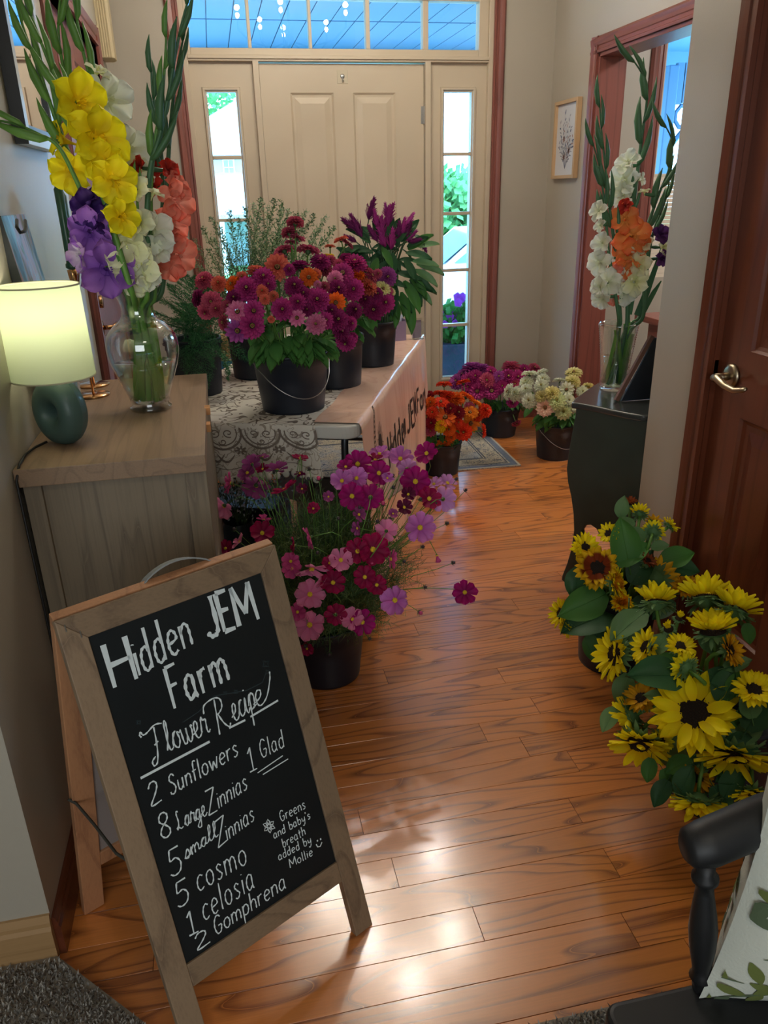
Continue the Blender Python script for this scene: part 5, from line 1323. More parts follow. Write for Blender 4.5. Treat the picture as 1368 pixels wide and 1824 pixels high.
# wicker basket left of the table
wb = mk(404, 642) + Vector((0.005, 0.03, 0.0))
e = empty('wicker_basket', wb, 'tan wicker basket behind the fern bucket on the table', 'basket')
b = MB()
for k in range(11):
    z = 0.004 + k * 0.0095
    b.tube([wb + Vector((math.cos(t * math.pi / 12) * (0.043 + z * .1), math.sin(t * math.pi / 12) * (0.043 + z * .1), z + 0.0022 * ((-1) ** (t + k)))) for t in range(25)], 0.0048, 6, False)
part('weave', b, mat('wicker', 'B59A6A', 0.7, var=0.3, var_scale=60), e, True)
b = MB()
for t in range(12): b.tube([wb + Vector((math.cos(t * .5236) * .043, math.sin(t * .5236) * .043, 0)), wb + Vector((math.cos(t * .5236) * .054, math.sin(t * .5236) * .054, .11))], 0.003, 6)
part('stakes', b, mat('wicker'), e, True)
# blue stool/cushion seen over the far left table edge
bc = Vector((0.06, 4.15, 0))
e = empty('blue_tote', bc, 'blue fabric bag standing on the floor beyond the left table edge', 'bag')
b = MB().grid(lambda u, v: Vector((bc.x - 0.16 + 0.34 * u, bc.y - 0.08 + 0.02 * math.sin(u * 9) * v, 0.0 + v * (0.60 + 0.05 * abs(u - .5) * 2))), 12, 8)
b.grid(lambda u, v: Vector((bc.x - 0.16 + 0.34 * u, bc.y + 0.08 - 0.02 * math.sin(u * 9) * v, 0.0 + v * (0.60 + 0.05 * abs(u - .5) * 2))), 12, 8)
b.grid(lambda u, v: Vector((bc.x - 0.16, bc.y - 0.08 + 0.16 * u, v * 0.65)), 2, 2).grid(lambda u, v: Vector((bc.x + 0.18, bc.y - 0.08 + 0.16 * u, v * 0.65)), 2, 2)
part('body', b, mat('blue_cloth', '3C86B4', 0.8), e)
for s in (-0.081, 0.081): part('strap', MB().tube([bc + Vector((-0.08, s, 0.55)), bc + Vector((-0.06, s, 0.67)), bc + Vector((0.0, s, 0.70)), bc + Vector((0.08, s, 0.67)), bc + Vector((0.10, s, 0.55))], 0.008, 6), mat('blue_cloth'), e, True)
# under the table: open carton, dark cooler, white sprays
c = P(622, 850, 2, 0.30); c.z = 0
Mx = Matrix.Translation(Vector((0.40, 2.76, 0))) @ Matrix.Rotation(-0.38, 4, 'Z')
e = empty('cardboard_box', (0.45, 2.72, 0), 'open cardboard box with raised flaps under the table behind the cosmos', 'box')
M_CARD = mat('cardboard', '9A8A80', 0.8)
b = MB().box(-0.16, 0.16, -0.13, -0.126, 0, 0.34, Mx).box(-0.16, 0.16, 0.126, 0.13, 0, 0.34, Mx).box(-0.16, -0.156, -0.13, 0.13, 0, 0.34, Mx).box(0.156, 0.16, -0.13, 0.13, 0, 0.34, Mx).box(-0.16, 0.16, -0.13, 0.13, 0, 0.004, Mx)
part('carton', b, M_CARD, e)
for (T, Rr, bx) in (((0, -0.13, 0.34), ('X', -1.9), (-0.155, 0.155, 0, 0.003, 0, 0.12)), ((0, 0.13, 0.34), ('X', 1.15), (-0.155, 0.155, -.003, 0, 0, 0.12)), ((-0.16, 0, 0.34), ('Y', -1.3), (0, 0.003, -0.125, 0.125, 0, 0.12)), ((0.16, 0, 0.34), ('Y', 0.9), (-0.003, 0, -0.125, 0.125, 0, 0.12))):
    part('flap', MB().box(*bx, Mx @ Matrix.Translation(T) @ Matrix.Rotation(Rr[1], 4, Rr[0])), M_CARD, e)
cc = Vector((0.02, 2.93, 0))
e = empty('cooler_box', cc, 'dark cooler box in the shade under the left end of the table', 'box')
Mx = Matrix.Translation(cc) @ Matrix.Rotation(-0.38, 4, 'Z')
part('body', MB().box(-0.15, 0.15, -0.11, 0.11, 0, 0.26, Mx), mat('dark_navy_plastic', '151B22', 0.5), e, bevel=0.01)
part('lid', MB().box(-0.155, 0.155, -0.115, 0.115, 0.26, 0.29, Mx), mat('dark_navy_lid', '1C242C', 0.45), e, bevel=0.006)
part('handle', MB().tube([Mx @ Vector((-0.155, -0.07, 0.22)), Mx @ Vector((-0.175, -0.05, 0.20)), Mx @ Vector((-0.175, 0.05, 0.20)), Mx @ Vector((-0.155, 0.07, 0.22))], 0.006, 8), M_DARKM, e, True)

# ================================================================== RUG, CHEST, ARMCHAIR
rz = 0.001
rug = empty('entry_rug', (1.1, 4.2, 0), 'faded grey-blue oriental rug with cream border in front of the door', 'rug')
ra, rb2, rc_ = P(928, 829, 2, 0.004), P(818, 838, 2, 0.004), P(858, 752, 2, 0.004)
ex = (rb2 - ra); ex.z = 0; ex.normalize(); ey = Vector((ex.y, -ex.x, 0)); 
if ey.y < 0: ey = -ey
Mr = Matrix(((ex.x, ey.x, 0, ra.x), (ex.y, ey.y, 0, ra.y), (0, 0, 1, 0), (0, 0, 0, 1)))
RL, RWd = 1.30, 0.78
part('pile', MB().box(0, RL, 0, RWd, rz, 0.006, Mr), pattern_mat('rug_field', 'A8AAA8', '5E6878', 22, 0.11, 1.5, base2='B9B09C'), rug)
for k, (i0, i1, mm) in enumerate(((0.0, 0.012, mat('rug_edge', 'B4AE9E', 0.95)), (0.012, 0.045, mat('rug_blue', '6C7686', 0.95, var=0.3, var_scale=80)), (0.055, 0.062, mat('rug_line', '4E5560', 0.95)), (0.150, 0.158, mat('rug_line')), (0.062, 0.150, pattern_mat('rug_border', 'B9B09A', '6A6E74', 30, 0.14, 1.0)), (0.165, 0.171, mat('rug_line')))):
    b = MB(); z0, z1 = 0.006, 0.0066 + k * 0.0001
    b.box(i0, RL - i0, i0, i1, z0, z1, Mr).box(i0, RL - i0, RWd - i1, RWd - i0, z0, z1, Mr).box(i0, i1, i1, RWd - i1, z0, z1, Mr).box(RL - i1, RL - i0, i1, RWd - i1, z0, z1, Mr)
    part('border', b, mm, rug)
b = MB(); rr = random.Random(2)
M_RM = mat('rug_motif', '59606C', 0.95)
for k in range(14):
    x = 0.11 + k * 0.085
    for yy in (0.106, RWd - 0.106):
        for a in range(6):
            an = a * 1.047; r = 0.013 + 0.008 * (k % 2)
            b.add([Mr @ Vector((x, yy, 0.0073)), Mr @ Vector((x + r * math.cos(an), yy + r * math.sin(an), 0.0073)), Mr @ Vector((x + r * 1.5 * math.cos(an + .4), yy + r * 1.5 * math.sin(an + .4), 0.0073))], [(0, 1, 2)])
for k in range(7):
    y = 0.12 + k * 0.09
    for a in range(6):
        an = a * 1.047; r = 0.013 + 0.008 * (k % 2)
        b.add([Mr @ Vector((0.106, y, 0.0073)), Mr @ Vector((0.106 + r * math.cos(an), y + r * math.sin(an), 0.0073)), Mr @ Vector((0.106 + r * 1.5 * math.cos(an + .4), y + r * 1.5 * math.sin(an + .4), 0.0073))], [(0, 1, 2)])
for a in range(12):
    an = a * .5236
    p = (0.36, 0.36); r = 0.11
    b.add([Mr @ Vector((p[0] + .03 * math.cos(an), p[1] + .03 * math.sin(an), 0.0068)), Mr @ Vector((p[0] + r * math.cos(an - .12), p[1] + r * math.sin(an - .12), 0.0068)), Mr @ Vector((p[0] + r * 1.15 * math.cos(an), p[1] + r * 1.15 * math.sin(an), 0.0068)), Mr @ Vector((p[0] + r * math.cos(an + .12), p[1] + r * math.sin(an + .12), 0.0068))], [(0, 1, 2, 3)])
part('motif', b, M_RM, rug)

# chest: serpentine top, bombe end panel facing us
M_CHEST = mat('dark_green_paint', '34403A', 0.5, bump=0.1, bump_scale=30, var=0.3, var_scale=9)
M_CHTOP = mat('dark_waxed_top', '3A3E3E', 0.22, coat=0.3)
A = P(1018, 717, 2, 0.725)
chest = empty('accent_chest', (1.45, 2.45, 0), 'dark green bombe chest with curved legs standing behind the wall corner', 'chest')
A2 = Vector((A.x, A.y))
def q2(u, v, z=0.725):
    p = P(u, v, 2, z); return (p.x, p.y)
front = [q2(1145, 740), q2(1120, 736), q2(1090, 730), q2(1055, 722.5), q2(1030, 718), (A.x, A.y), q2(1023, 709.5), q2(1033, 702.5), q2(1045, 694), q2(1055, 687), q2(1068, 679.5)]
poly = [(1.30, 2.185), (1.78, 2.185), (1.86, 2.40), (1.72, 2.62)] + [(front[-1][0] + .03, front[-1][1] + .03)] + front[::-1]
# keep counter-clockwise
def area(p): return sum(p[i][0] * p[(i + 1) % len(p)][1] - p[(i + 1) % len(p)][0] * p[i][1] for i in range(len(p)))
if area(poly) < 0: poly = poly[::-1]
part('top', MB().prism(poly, 0.703, 0.725), M_CHTOP, chest, bevel=0.007, seg=4)
# end panel: local frame e along the visible face, with silhouette read as profile
E0 = Vector((A.x + 0.015, A.y - 0.005, 0)); ED = Vector((0.56, -0.83, 0)).normalized(); EN = Vector((-ED.y, ED.x, 0)) * 1.0  # EN away from camera
if EN.y < 0: EN = -EN
def epx(u, v): 
    p = PPL(u, v, E0, EN); r = p - E0; return (r.dot(ED), p.z)
left = [(1025, 738), (1018, 775), (1012, 810), (1009, 835), (1011, 858), (1017, 885), (1021, 915), (1022, 945), (1018, 975), (1010, 1003), (1001, 1026)]
foot = [(1000, 1033), (1006, 1038), (1018, 1039), (1024, 1034)]
inner = [(1030, 1012), (1036, 985), (1037, 960), (1036, 945), (1042, 936), (1052, 935), (1062, 942), (1068, 955)]
pl_ = [epx(*q) for q in left + foot + inner]
fz = min(z for _, z in pl_)
pl_ = [(x, max(z, 0.0)) for x, z in pl_]
pl_ += [(pl_[-1][0] + 0.05, pl_[-1][1] - 0.01), (0.285, 0.16), (0.285, 0.705), (pl_[0][0], 0.705)]
b = MB(); n = len(pl_)
vs = [E0 + ED * x + Vector((0, 0, z)) for x, z in pl_] + [E0 + ED * x + EN * 0.022 + Vector((0, 0, z)) for x, z in pl_]
b.add(vs, [tuple(range(n)), tuple(range(2 * n - 1, n - 1, -1))] + [(i, n + i, n + (i + 1) % n, (i + 1) % n) for i in range(n)])
part('side_panel', b, M_CHEST, chest, bevel=0.003)
# front face (towards the foyer), bulging drawers
F1 = Vector((poly[0][0], poly[0][1], 0))
fr0 = E0 + EN * 0.022; fdir = Vector((0.62, 0.78, 0)).normalized()
prof_z = [(0.16, 0.010), (0.26, 0.005), (0.36, 0.012), (0.44, 0.020), (0.52, 0.018), (0.62, 0.006), (0.70, 0.0)]
fo = Vector((-fdir.y, fdir.x, 0))
def bulge(v):
    k = min(int(v * 6), 6); return prof_z[k][1]
b = MB().grid(lambda u, v: fr0 + fdir * (u * 0.26) + fo * bulge(v) + Vector((0, 0, 0.20 + v * 0.50)), 2, 6)
part('body', MB().prism([(1.315, 2.20), (1.76, 2.20), (1.82, 2.40), (1.70, 2.58), (1.36, 2.60), (1.24, 2.47)], 0.275, 0.703), M_CHEST, chest)
for x, y in ((1.74, 2.24), (1.66, 2.52)):
    part('leg', MB().tube([(x, y, 0.28), (x + 0.012, y, 0.12), (x, y + .005, 0.03), (x - 0.012, y + .01, 0.0)], [0.026, 0.017, 0.014, 0.018], 8), M_CHEST, chest, True)
# chalkboard easel sign on the chest, seen edge-on
e = empty('picture_stand', P(1110, 705, 2, 0.727), 'dark slate board in a brown wooden frame leaning on the chest', 'frame')
K0, K1 = P(1102, 712, 1, 2.36), P(1166, 600, 1, 2.36); K0.z = 0.727
kd = (K1 - K0); kd.y = 0; LK = kd.length; kd.normalize(); kn = Vector((-kd.z, 0, kd.x))
ky_ = Vector((0, 1, 0))
def KP(a, c_, d): return K0 + kd * a + ky_ * d + kn * c_
b = MB()
b.add([KP(0, 0, 0), KP(LK, 0, 0), KP(LK, 0.014, 0), KP(0.0, 0.014, 0), KP(0, 0, 0.012), KP(LK, 0, 0.012), KP(LK, 0.014, 0.012), KP(0, 0.014, 0.012)], [(0, 1, 2, 3), (7, 6, 5, 4), (0, 4, 5, 1), (3, 2, 6, 7), (0, 3, 7, 4), (1, 5, 6, 2)])
part('frame', b, mat('brown_frame', '6B4A3C', 0.5), e)
zt = K0.z
b = MB(); tri = [K0 + Vector((0.012, 0, 0.0)), K0 + kd * LK + Vector((0.004, 0, -0.004)), Vector((K0.x + kd.x * LK + 0.06, K0.y, K0.z + kd.z * LK - .01)), Vector((K0.x + kd.x * LK + 0.06, K0.y, K0.z))]
b.add([p + Vector((0, d, 0)) for d in (0.002, 0.010) for p in tri], [(0, 3, 2, 1), (4, 5, 6, 7), (0, 1, 5, 4), (1, 2, 6, 5), (2, 3, 7, 6), (3, 0, 4, 7)])
part('slate', b, mat('slate', '141B24', 0.5), e)

# armchair
M_ARM = mat('black_chair_paint', '17181A', 0.5)
arm = empty('armchair', (0.72, 0.42, 0), 'black painted wooden armchair with turned arm post at the lower right', 'armchair')
zs = 0.43
s_tip = P(1071, 1787, 2, zs)
sx0, sy1 = s_tip.x, s_tip.y
part('seat', MB().prism(rrect(sx0, sx0 + 0.50, sy1 - 0.50, sy1, 0.02), zs - 0.032, zs), M_ARM, arm, bevel=0.008, seg=3)
post_b = P(1249, 1762, 2, zs); post_b.z = zs - 0.005
za = 0.622
post_t = PPL(1257, 1535, Vector((0, post_b.y + 0.02, 0)), Vector((0, 1, 0)))
pr = [(0.0, .010), (.06, .0115), (.10, .0115), (.13, .0155), (.16, .0115), (.22, .0125), (.36, .0165), (.50, .0180), (.62, .0160), (.78, .0115), (.84, .0105), (.87, .0165), (.90, .0165), (.93, .0115), (1.0, .0125)]
hp = (post_t - post_b)
b = MB().tube([post_b + hp * t for t, r in pr], [r for t, r in pr], 18)
part('arm_post', b, M_ARM, arm, True)
# arm rail running away to the right
a0 = post_t + Vector((-0.028, 0.006, 0.022)); 
pts = [a0, a0 + Vector((0.006, 0.0, 0.0)), a0 + Vector((0.03, 0.0, 0.002)), a0 + Vector((0.12, 0.014, 0.008)), a0 + Vector((0.28, 0.03, 0.014)), a0 + Vector((0.46, 0.03, 0.02))]
part('arm_rail', MB().tube(pts, [0.016, 0.024, 0.029, 0.030, 0.030, 0.028], 20, flat=0.86), M_ARM, arm, True)
b2 = post_b + Vector((0, -0.44, 0)); t2 = post_t + Vector((0, -0.44, 0))
part('arm_post', MB().tube([b2 + (t2 - b2) * t for t, r in pr], [r for t, r in pr], 18), M_ARM, arm, True)
part('arm_rail', MB().tube([p + Vector((0, -0.44, 0)) for p in pts], [0.016, 0.024, 0.029, 0.030, 0.030, 0.028], 20, flat=0.86), M_ARM, arm, True)
for x in (sx0 + 0.05, sx0 + 0.45):
    for y in (sy1 - 0.05, sy1 - 0.45):
        part('leg', MB().tube([(x, y, zs - 0.03), (x + (0.01 if x > sx0 + .2 else -0.01), y, 0.22), (x + (0.03 if x > sx0 + .2 else -0.03), y, 0.0)], [0.018, 0.020, 0.012], 14), M_ARM, arm, True)
for k in range(6):
    y = sy1 - 0.06 - k * 0.076
    part('back_spindle', MB().tube([(sx0 + 0.46, y, zs), (sx0 + 0.52, y, 0.85)], 0.009, 10), M_ARM, arm, True)
part('back_rail', MB().tube([(sx0 + 0.515, sy1 - 0.01, 0.86), (sx0 + 0.53, sy1 - 0.25, 0.88), (sx0 + 0.515, sy1 - 0.49, 0.86)], 0.03, 14, flat=0.5), M_ARM, arm, True)
# cushion
cu = empty('cushion', (0.72, 0.45, zs), 'white cushion with green leaf and blue bird print leaning in the armchair', 'cushion')
cw = Vector((0.66, 0.47, zs + 0.215))
un = Vector((0.50, -0.86, 0.10)).normalized()
Xc = Vector((0.86, 0.50, 0)).normalized(); Zc = Xc.cross(un).normalized(); 
if Zc.z < 0: Zc = -Zc
# front face looks to -Y / towards the camera
p_bl, p_l, p_tl = P(1262, 1772, 1, 0.54), P(1318, 1612, 1, 0.53), P(1352, 1480, 1, 0.52)
def cush(u, v, s):
    a = 2 * u - 1; c_ = 2 * v - 1
    pin = 1 - 0.10 * (1 - abs(a) ** 2) * 0 
    ax = a * 0.240 * (1 - 0.09 * (1 - c_ * c_)); cz_ = c_ * 0.240 * (1 - 0.09 * (1 - a * a))
    t = 0.075 * max(0, (1 - a ** 4)) ** .6 * max(0, (1 - c_ ** 4)) ** .6
    return CUC + CUX * ax + CUZ * cz_ + CUN * (t * s * (1 + 0.05 * math.sin(a * 9 + c_ * 5)))
bl = P(1272, 1778, 2, zs + 0.012)
CUX = Vector((0.975, -0.10, -0.15)).normalized(); CUZ = Vector((0.15, 0.10, 0.97)); CUZ = (CUZ - CUX * CUZ.dot(CUX)).normalized(); CUN = CUX.cross(CUZ).normalized()
CUC = bl + CUX * 0.228 + CUZ * 0.228 + Vector((0, 0.01, 0.0))
M_CU = mat('cushion_cotton', 'D8DDD2', 0.95, bump=0.4, bump_scale=260)
b = MB().grid(lambda u, v: cush(u, v, 1), 26, 26).grid(lambda u, v: cush(1 - u, v, -1), 26, 26)
cov = part('cover', b, M_CU, cu, True)
pm = MB(); rr = random.Random(9)
def leafc(b, u, v, ang, l, w, mi, sgn=1):
    b.mi = mi
    d = (math.cos(ang), math.sin(ang)); s = (-d[1], d[0])
    def pt(a, c_): 
        uu, vv = u + d[0] * a + s[0] * c_, v + d[1] * a + s[1] * c_
        return cush(min(max(uu, .01), .99), min(max(vv, .01), .99), sgn) + CUN * 0.0014 * sgn
    N = 7; vs = []
    for i in range(N + 1):
        t = i / N; ww = w * math.sin(math.pi * min(max(t, .03), .97)) ** .8
        vs += [pt(t * l, ww), pt(t * l, 0), pt(t * l, -ww)]
    b.add(vs, [(3 * i + k, 3 * i + k + 1, 3 * i + k + 4, 3 * i + k + 3) for i in range(N) for k in (0, 1)])
for sgn in (1, -1):
    for k in range(46):
        u, v = rr.uniform(.04, .9), rr.uniform(.04, .9); a = rr.uniform(0, 6.28)
        leafc(pm, u, v, a, .17, .005, 1, sgn)
        for j in range(5):
            t = .03 + j * .035; leafc(pm, u + math.cos(a) * t, v + math.sin(a) * t, a + (1 if j % 2 else -1) * rr.uniform(.7, 1.1), rr.uniform(.05, .07), .015, rr.choice((0, 0, 1)), sgn)
    for (u, v) in ((.12, .30), (.6, .7), (.5, .18)):
        leafc(pm, u, v, 1.9, .15, .032, 2, sgn); leafc(pm, u, v + .1, 2.6, .07, .022, 2, sgn); leafc(pm, u, v, 4.6, .12, .014, 2, sgn)
part('leaf_print', pm, [mat('print_olive', '6E7A3E', 0.95), mat('print_sage', '5A6B50', 0.95), mat('print_blue', '3E6E98', 0.95)], cu)

# dining side: sideboard rail glimpsed through the opening
e = empty('dining_table', (2.75, 3.6, 0), 'reddish wood dining table glimpsed through the cased opening', 'table')
part('top', MB().box(2.30, 3.3, 3.1, 4.1, 0.70, 0.735), M_TRIMY, e, bevel=0.004)
part('apron', MB().box(2.36, 3.24, 3.16, 4.04, 0.60, 0.70), M_TRIMY, e)
for x in (2.40, 3.2):
    for y in (3.2, 4.0): part('leg', MB().tube([(x, y, 0.60), (x, y, 0.3), (x, y, 0)], [0.035, 0.028, 0.02], 10), M_TRIM, e, True)
# ================================================================== FLOWERS: shared petals and heads
class FB(MB):
    def __init__(s): super().__init__(); s.t = []
    def addt(s, vs, fs, ts): s.add(vs, fs); s.t += ts; return s
    def mesh(s, name, mats, smooth=True):
        me = MB.mesh(s, name, mats, smooth)
        at = me.attributes.new('tip', 'FLOAT', 'POINT')
        t = s.t if len(s.t) == len(s.v) else s.t + [0.5] * (len(s.v) - len(s.t))
        at.data.foreach_set('value', t)
        return me
def petal_geo(fb, L, W, M=None, base=0.0, cup=0.0, bend=0.0, nl=5, nw=2, shape=0.6, notch=0.0, base_w=0.15, ruffle=0.0, seed=0, tip_pow=1.0, fold=0.0):
    """petal from the origin along +X, upper side +Z. cup lifts the edges, bend raises (+) or drops (-) the tip"""
    vs, ts, fs = [], [], []
    for i in range(nl + 1):
        t = i / nl
        w = W * 0.5 * (base_w + (1 - base_w) * math.sin(math.pi * min(t / (shape * 2), 0.5)) if t < shape else math.cos(math.pi / 2 * ((t - shape) / (1 - shape)) ** 1.6 * 0.97) ** tip_pow)
        for j in range(nw * 2 + 1):
            a = j / nw - 1
            x = base + L * t
            if t > 0.99: x -= notch * L * (0.5 + 0.5 * math.cos(a * math.pi * 3)) * 1.0
            y = a * w
            z = cup * W * a * a * math.sin(math.pi * min(t * 1.2, 1) * .5) + bend * L * t * t - fold * W * (1 - abs(a)) * t
            if ruffle: z += ruffle * W * math.sin(a * 5 + seed) * t * t + ruffle * W * .6 * math.sin(t * 9 + a * 3 + seed) * abs(a)
            p = Vector((x, y, z))
            vs.append(M @ p if M is not None else p); ts.append(t)
    k = nw * 2 + 1
    for i in range(nl):
        for j in range(nw * 2): fs.append((i * k + j, i * k + j + 1, (i + 1) * k + j + 1, (i + 1) * k + j))
    fb.addt(vs, fs, ts)
def RX(a, e=0, off=0.0, z=0.0, roll=0.0):
    """petal placement: azimuth a, elevation e, radial offset off"""
    return Matrix.Rotation(a, 4, 'Z') @ Matrix.Translation((off, 0, z)) @ Matrix.Rotation(-e, 4, 'Y') @ Matrix.Rotation(roll, 4, 'X')
MESH = {}
def shared(key, fn):
    if key not in MESH: MESH[key] = fn()
    return MESH[key]
def frame_to(n, spin=0.0):
    n = Vector(n).normalized(); a = Vector((0, 0, 1)) if abs(n.z) < 0.95 else Vector((0, 1, 0))
    x = a.cross(n).normalized(); y = n.cross(x)
    return Matrix(((x.x, y.x, n.x), (x.y, y.y, n.y), (x.z, y.z, n.z))).to_4x4() @ Matrix.Rotation(spin, 4, 'Z')
def bez(p0, p1, p2, p3, n=9):
    return [p0 * (1 - t) ** 3 + p1 * 3 * t * (1 - t) ** 2 + p2 * 3 * t * t * (1 - t) + p3 * t ** 3 for t in [i / n for i in range(n + 1)]]
def dome(u, v, C, rad, back=False):
    d = ray(u, v); o = CAMP - C
    k = Vector((1 / rad[0], 1 / rad[1], 1 / rad[2]))
    D = Vector((d.x * k.x, d.y * k.y, d.z * k.z)); O = Vector((o.x * k.x, o.y * k.y, o.z * k.z))
    a, b, c = D.dot(D), O.dot(D), O.dot(O) - 1
    disc = b * b - a * c
    if disc > 0: t = (-b - math.sqrt(disc)) / a if not back else (-b + math.sqrt(disc)) / a
    else: t = -b / a
    p = CAMP + d * t; q = p - C
    n = Vector((q.x * k.x ** 2, q.y * k.y ** 2, q.z * k.z ** 2)).normalized()
    return p, n, t
def facing(p, n, f):
    """f = None: natural; else (right, up, toward the viewer) seen from the front of the room"""
    tc = (CAMP - p).normalized()
    if f is None: return (n * 0.55 + tc * 0.55 + Vector((0, 0, 0.18))).normalized()
    return (CAM_R * f[0] + CAM_U * f[1] + tc * f[2]).normalized()
ORD = ['first', 'second', 'third', 'fourth', 'fifth', 'sixth', 'seventh', 'eighth', 'ninth', 'tenth', 'eleventh', 'twelfth', '13th', '14th', '15th', '16th']
def auto_labels(items, noun, place):
    """items: (u, v, colour) -> label text singling each out by colour, row and count from the left"""
    labs = [None] * len(items); by = {}
    for i, it in enumerate(items): by.setdefault(it[2], []).append(i)
    for colr, idx in by.items():
        rows = [('', idx)]
        if len(idx) > 4:
            s = sorted(idx, key=lambda i: items[i][1]); h = (len(s) + 1) // 2
            rows = [(' in the upper half', s[:h]), (' in the lower half', s[h:])]
            if len(idx) > 14:
                t = len(s) // 3; rows = [(' in the top third', s[:t]), (' in the middle third', s[t:2 * t]), (' in the bottom third', s[2 * t:])]
        for rn, ids in rows:
            ids = sorted(ids, key=lambda i: items[i][0])
            for k, i in enumerate(ids):
                if len(ids) == 1: labs[i] = 'only %s %s%s of %s' % (colr, noun, rn, place)
                elif len(ids) == 2: labs[i] = '%s of two %s %ss%s of %s' % (('left', 'right')[k], colr, noun, rn, place)
                else: labs[i] = '%s %s %s from the left%s of %s' % (ORD[k], colr, noun, rn, place)
    return labs

# ---------------------------------------------------------------- zinnias
ZC = {'magenta': ('C8408C', '8C1C5C'), 'dark magenta': ('A02C6C', '6A1446'), 'violet': ('BC5CA8', '88307C'), 'rose': ('DC6C88', 'A83058'), 'dusty rose': ('C4586E', '8C2A44'), 'coral': ('EA8068', 'C04C3C'),
      'orange': ('F07828', 'D85818'), 'red-orange': ('F0522C', 'C83018'), 'amber': ('F49A2A', 'E87818'), 'yellow': ('F4D81C', 'E8B810'), 'pale pink': ('E08AAC', 'C8608C'), 'dark red': ('A02030', '701020'),
      'white': ('ECEEDC', 'D8DCB8'), 'pale green': ('E4ECC0', 'C4D090'), 'blush': ('F0DCCB', 'D8B098'), 'cream': ('EAE0A8', 'C8C070')}
def zin_petals(kind, colr):
    def f():
        fb = FB(); rr = random.Random(len(colr) + 5)
        rings = {'full': [(15, .45, -.30, .0), (15, .45, -.02, .02), (14, .42, .26, .05), (13, .37, .52, .08), (11, .30, .80, .11), (8, .21, 1.08, .14)],
                 'flat': [(15, .46, -.06, .0), (14, .42, .14, .03), (12, .34, .38, .05), (9, .24, .65, .06)],
                 'single': [(12, .42, .05, .0), (8, .34, .22, .02)]}[kind]
        for r, (n, L, e, z) in enumerate(rings):
            off = 0.06 if kind == 'full' else 0.12
            for k in range(n):
                a = 6.283 * k / n + r * .4 + rr.uniform(-.06, .06)
                petal_geo(fb, L * rr.uniform(.92, 1.04), L * (.44 if kind != 'single' else .46), RX(a, e + rr.uniform(-.09, .09), off, z, rr.uniform(-.2, .2)), cup=.34, bend=-.16, nl=4, nw=1, shape=.80, base_w=.4)
        return fb.mesh('petals', petal_mat('zinnia_' + colr.replace(' ', '_'), ZC[colr][0], ZC[colr][1], 0.15, start=.35))
    return shared(('z', kind, colr), f)
def zin_centre(kind):
    def f():
        b = MB(); rr = random.Random(3)
        r = .05 if kind == 'full' else .10
        z = .20 if kind == 'full' else .10
        b.ball((0, 0, z - .02), r, 10, 5, (1, 1, .8))
        b.mi = 1
        for k in range(12):
            a = k * .5236; q = r * .72
            b.ball((q * math.cos(a), q * math.sin(a), z + .035), .018, 5, 3)
        return b.mesh('centre', [mat('zinnia_disc', '6A3A28', 0.8), mat('zinnia_florets', 'A89C50', 0.7)], True)
    return shared(('zc', kind), f)
def calyx(rad=.13, m=None):
    def f():
        b = MB().lathe([(0.03, -.20), (.09, -.17), (rad, -.08), (rad * .9, 0.0)], 12)
        return b.mesh('calyx', M_STEMD, True)
    return shared(('cal', rad), f)
def zleaf(m=None):
    def f():
        fb = FB(); petal_geo(fb, 1.0, .48, cup=.25, bend=-.25, nl=6, nw=2, shape=.38, base_w=.25)
        return fb.mesh('leaf', m or M_LEAF)
    return shared(('zl', (m or M_LEAF).name), f)
def into_bucket(bk, rng):
    c, rb, rt, h = BK[bk]
    a = rng.uniform(0, 6.283); r = rng.uniform(0, .55) * rb
    return c + Vector((r * math.cos(a), r * math.sin(a), 0.012)), c, rt, h
def stem_to(root, head, n, bk, rng, r0=.0022, r1=.003, m=None, drop=.5, name='stem', pull=.35):
    base, c, rt, h = into_bucket(bk, rng)
    mouth = Vector((c.x, c.y, c.z + h))
    dv = head - mouth; hr = Vector((dv.x, dv.y, 0))
    rim = mouth + (hr.normalized() * min(hr.length, rt * .72) if hr.length > 1e-4 else Vector((0, 0, 0)))
    L = (head - rim).length
    p = bez(head, head - n * L * pull, rim + Vector((0, 0, L * .35)), rim, 8)[:-1] + [rim, rim.lerp(base, .5), base]
    part(name, MB().tube(p, [r0 + (r1 - r0) * i / (len(p) - 1) for i in range(len(p))], 6), m or M_STEM, root, True)
    return p
def zinnia_bunch(bk, C, rad, items, place, group, seed, leaves=0.6, lm=None, noun='zinnia'):
    rng = random.Random(seed)
    labs = auto_labels(items, noun, place)
    for it, lab in zip(items, labs):
        u, v, colr, pr = it[:4]; kind = it[4] if len(it) > 4 and it[4] else 'full'; f = it[5] if len(it) > 5 else None
        p, n, t = dome(u, v, C, rad)
        fn = facing(p, n, f)
        sc = 2.32 * pr * t / FPX
        base = into_bucket(bk, rng)[0]
        root = empty('zinnia', base, lab, 'flower', group + ', ' + colr)
        M = Matrix.Translation(p - base) @ frame_to(fn, rng.uniform(0, 6.28)) @ Matrix.Scale(sc, 4)
        put('petals', zin_petals(kind, colr), root, M)
        put('centre', zin_centre(kind), root, M)
        put('calyx', calyx(), root, M)
        pts = stem_to(root, p - fn * sc * .18, fn, bk, rng)
        if rng.random() < leaves:
            q = pts[rng.choice((4, 5, 6, 7))]
            ax = Vector((rng.uniform(-1, 1), rng.uniform(-1.4, .2), rng.uniform(-.3, .4))).normalized()
            Ml = Matrix.Translation(q - base) @ frame_to(Vector((rng.uniform(-.4, .4), rng.uniform(-.6, .1), 1)), math.atan2(ax.y, ax.x)) @ Matrix.Scale(rng.uniform(.06, .095), 4)
            put('leaf', zleaf(lm or M_LEAF), root, Ml)
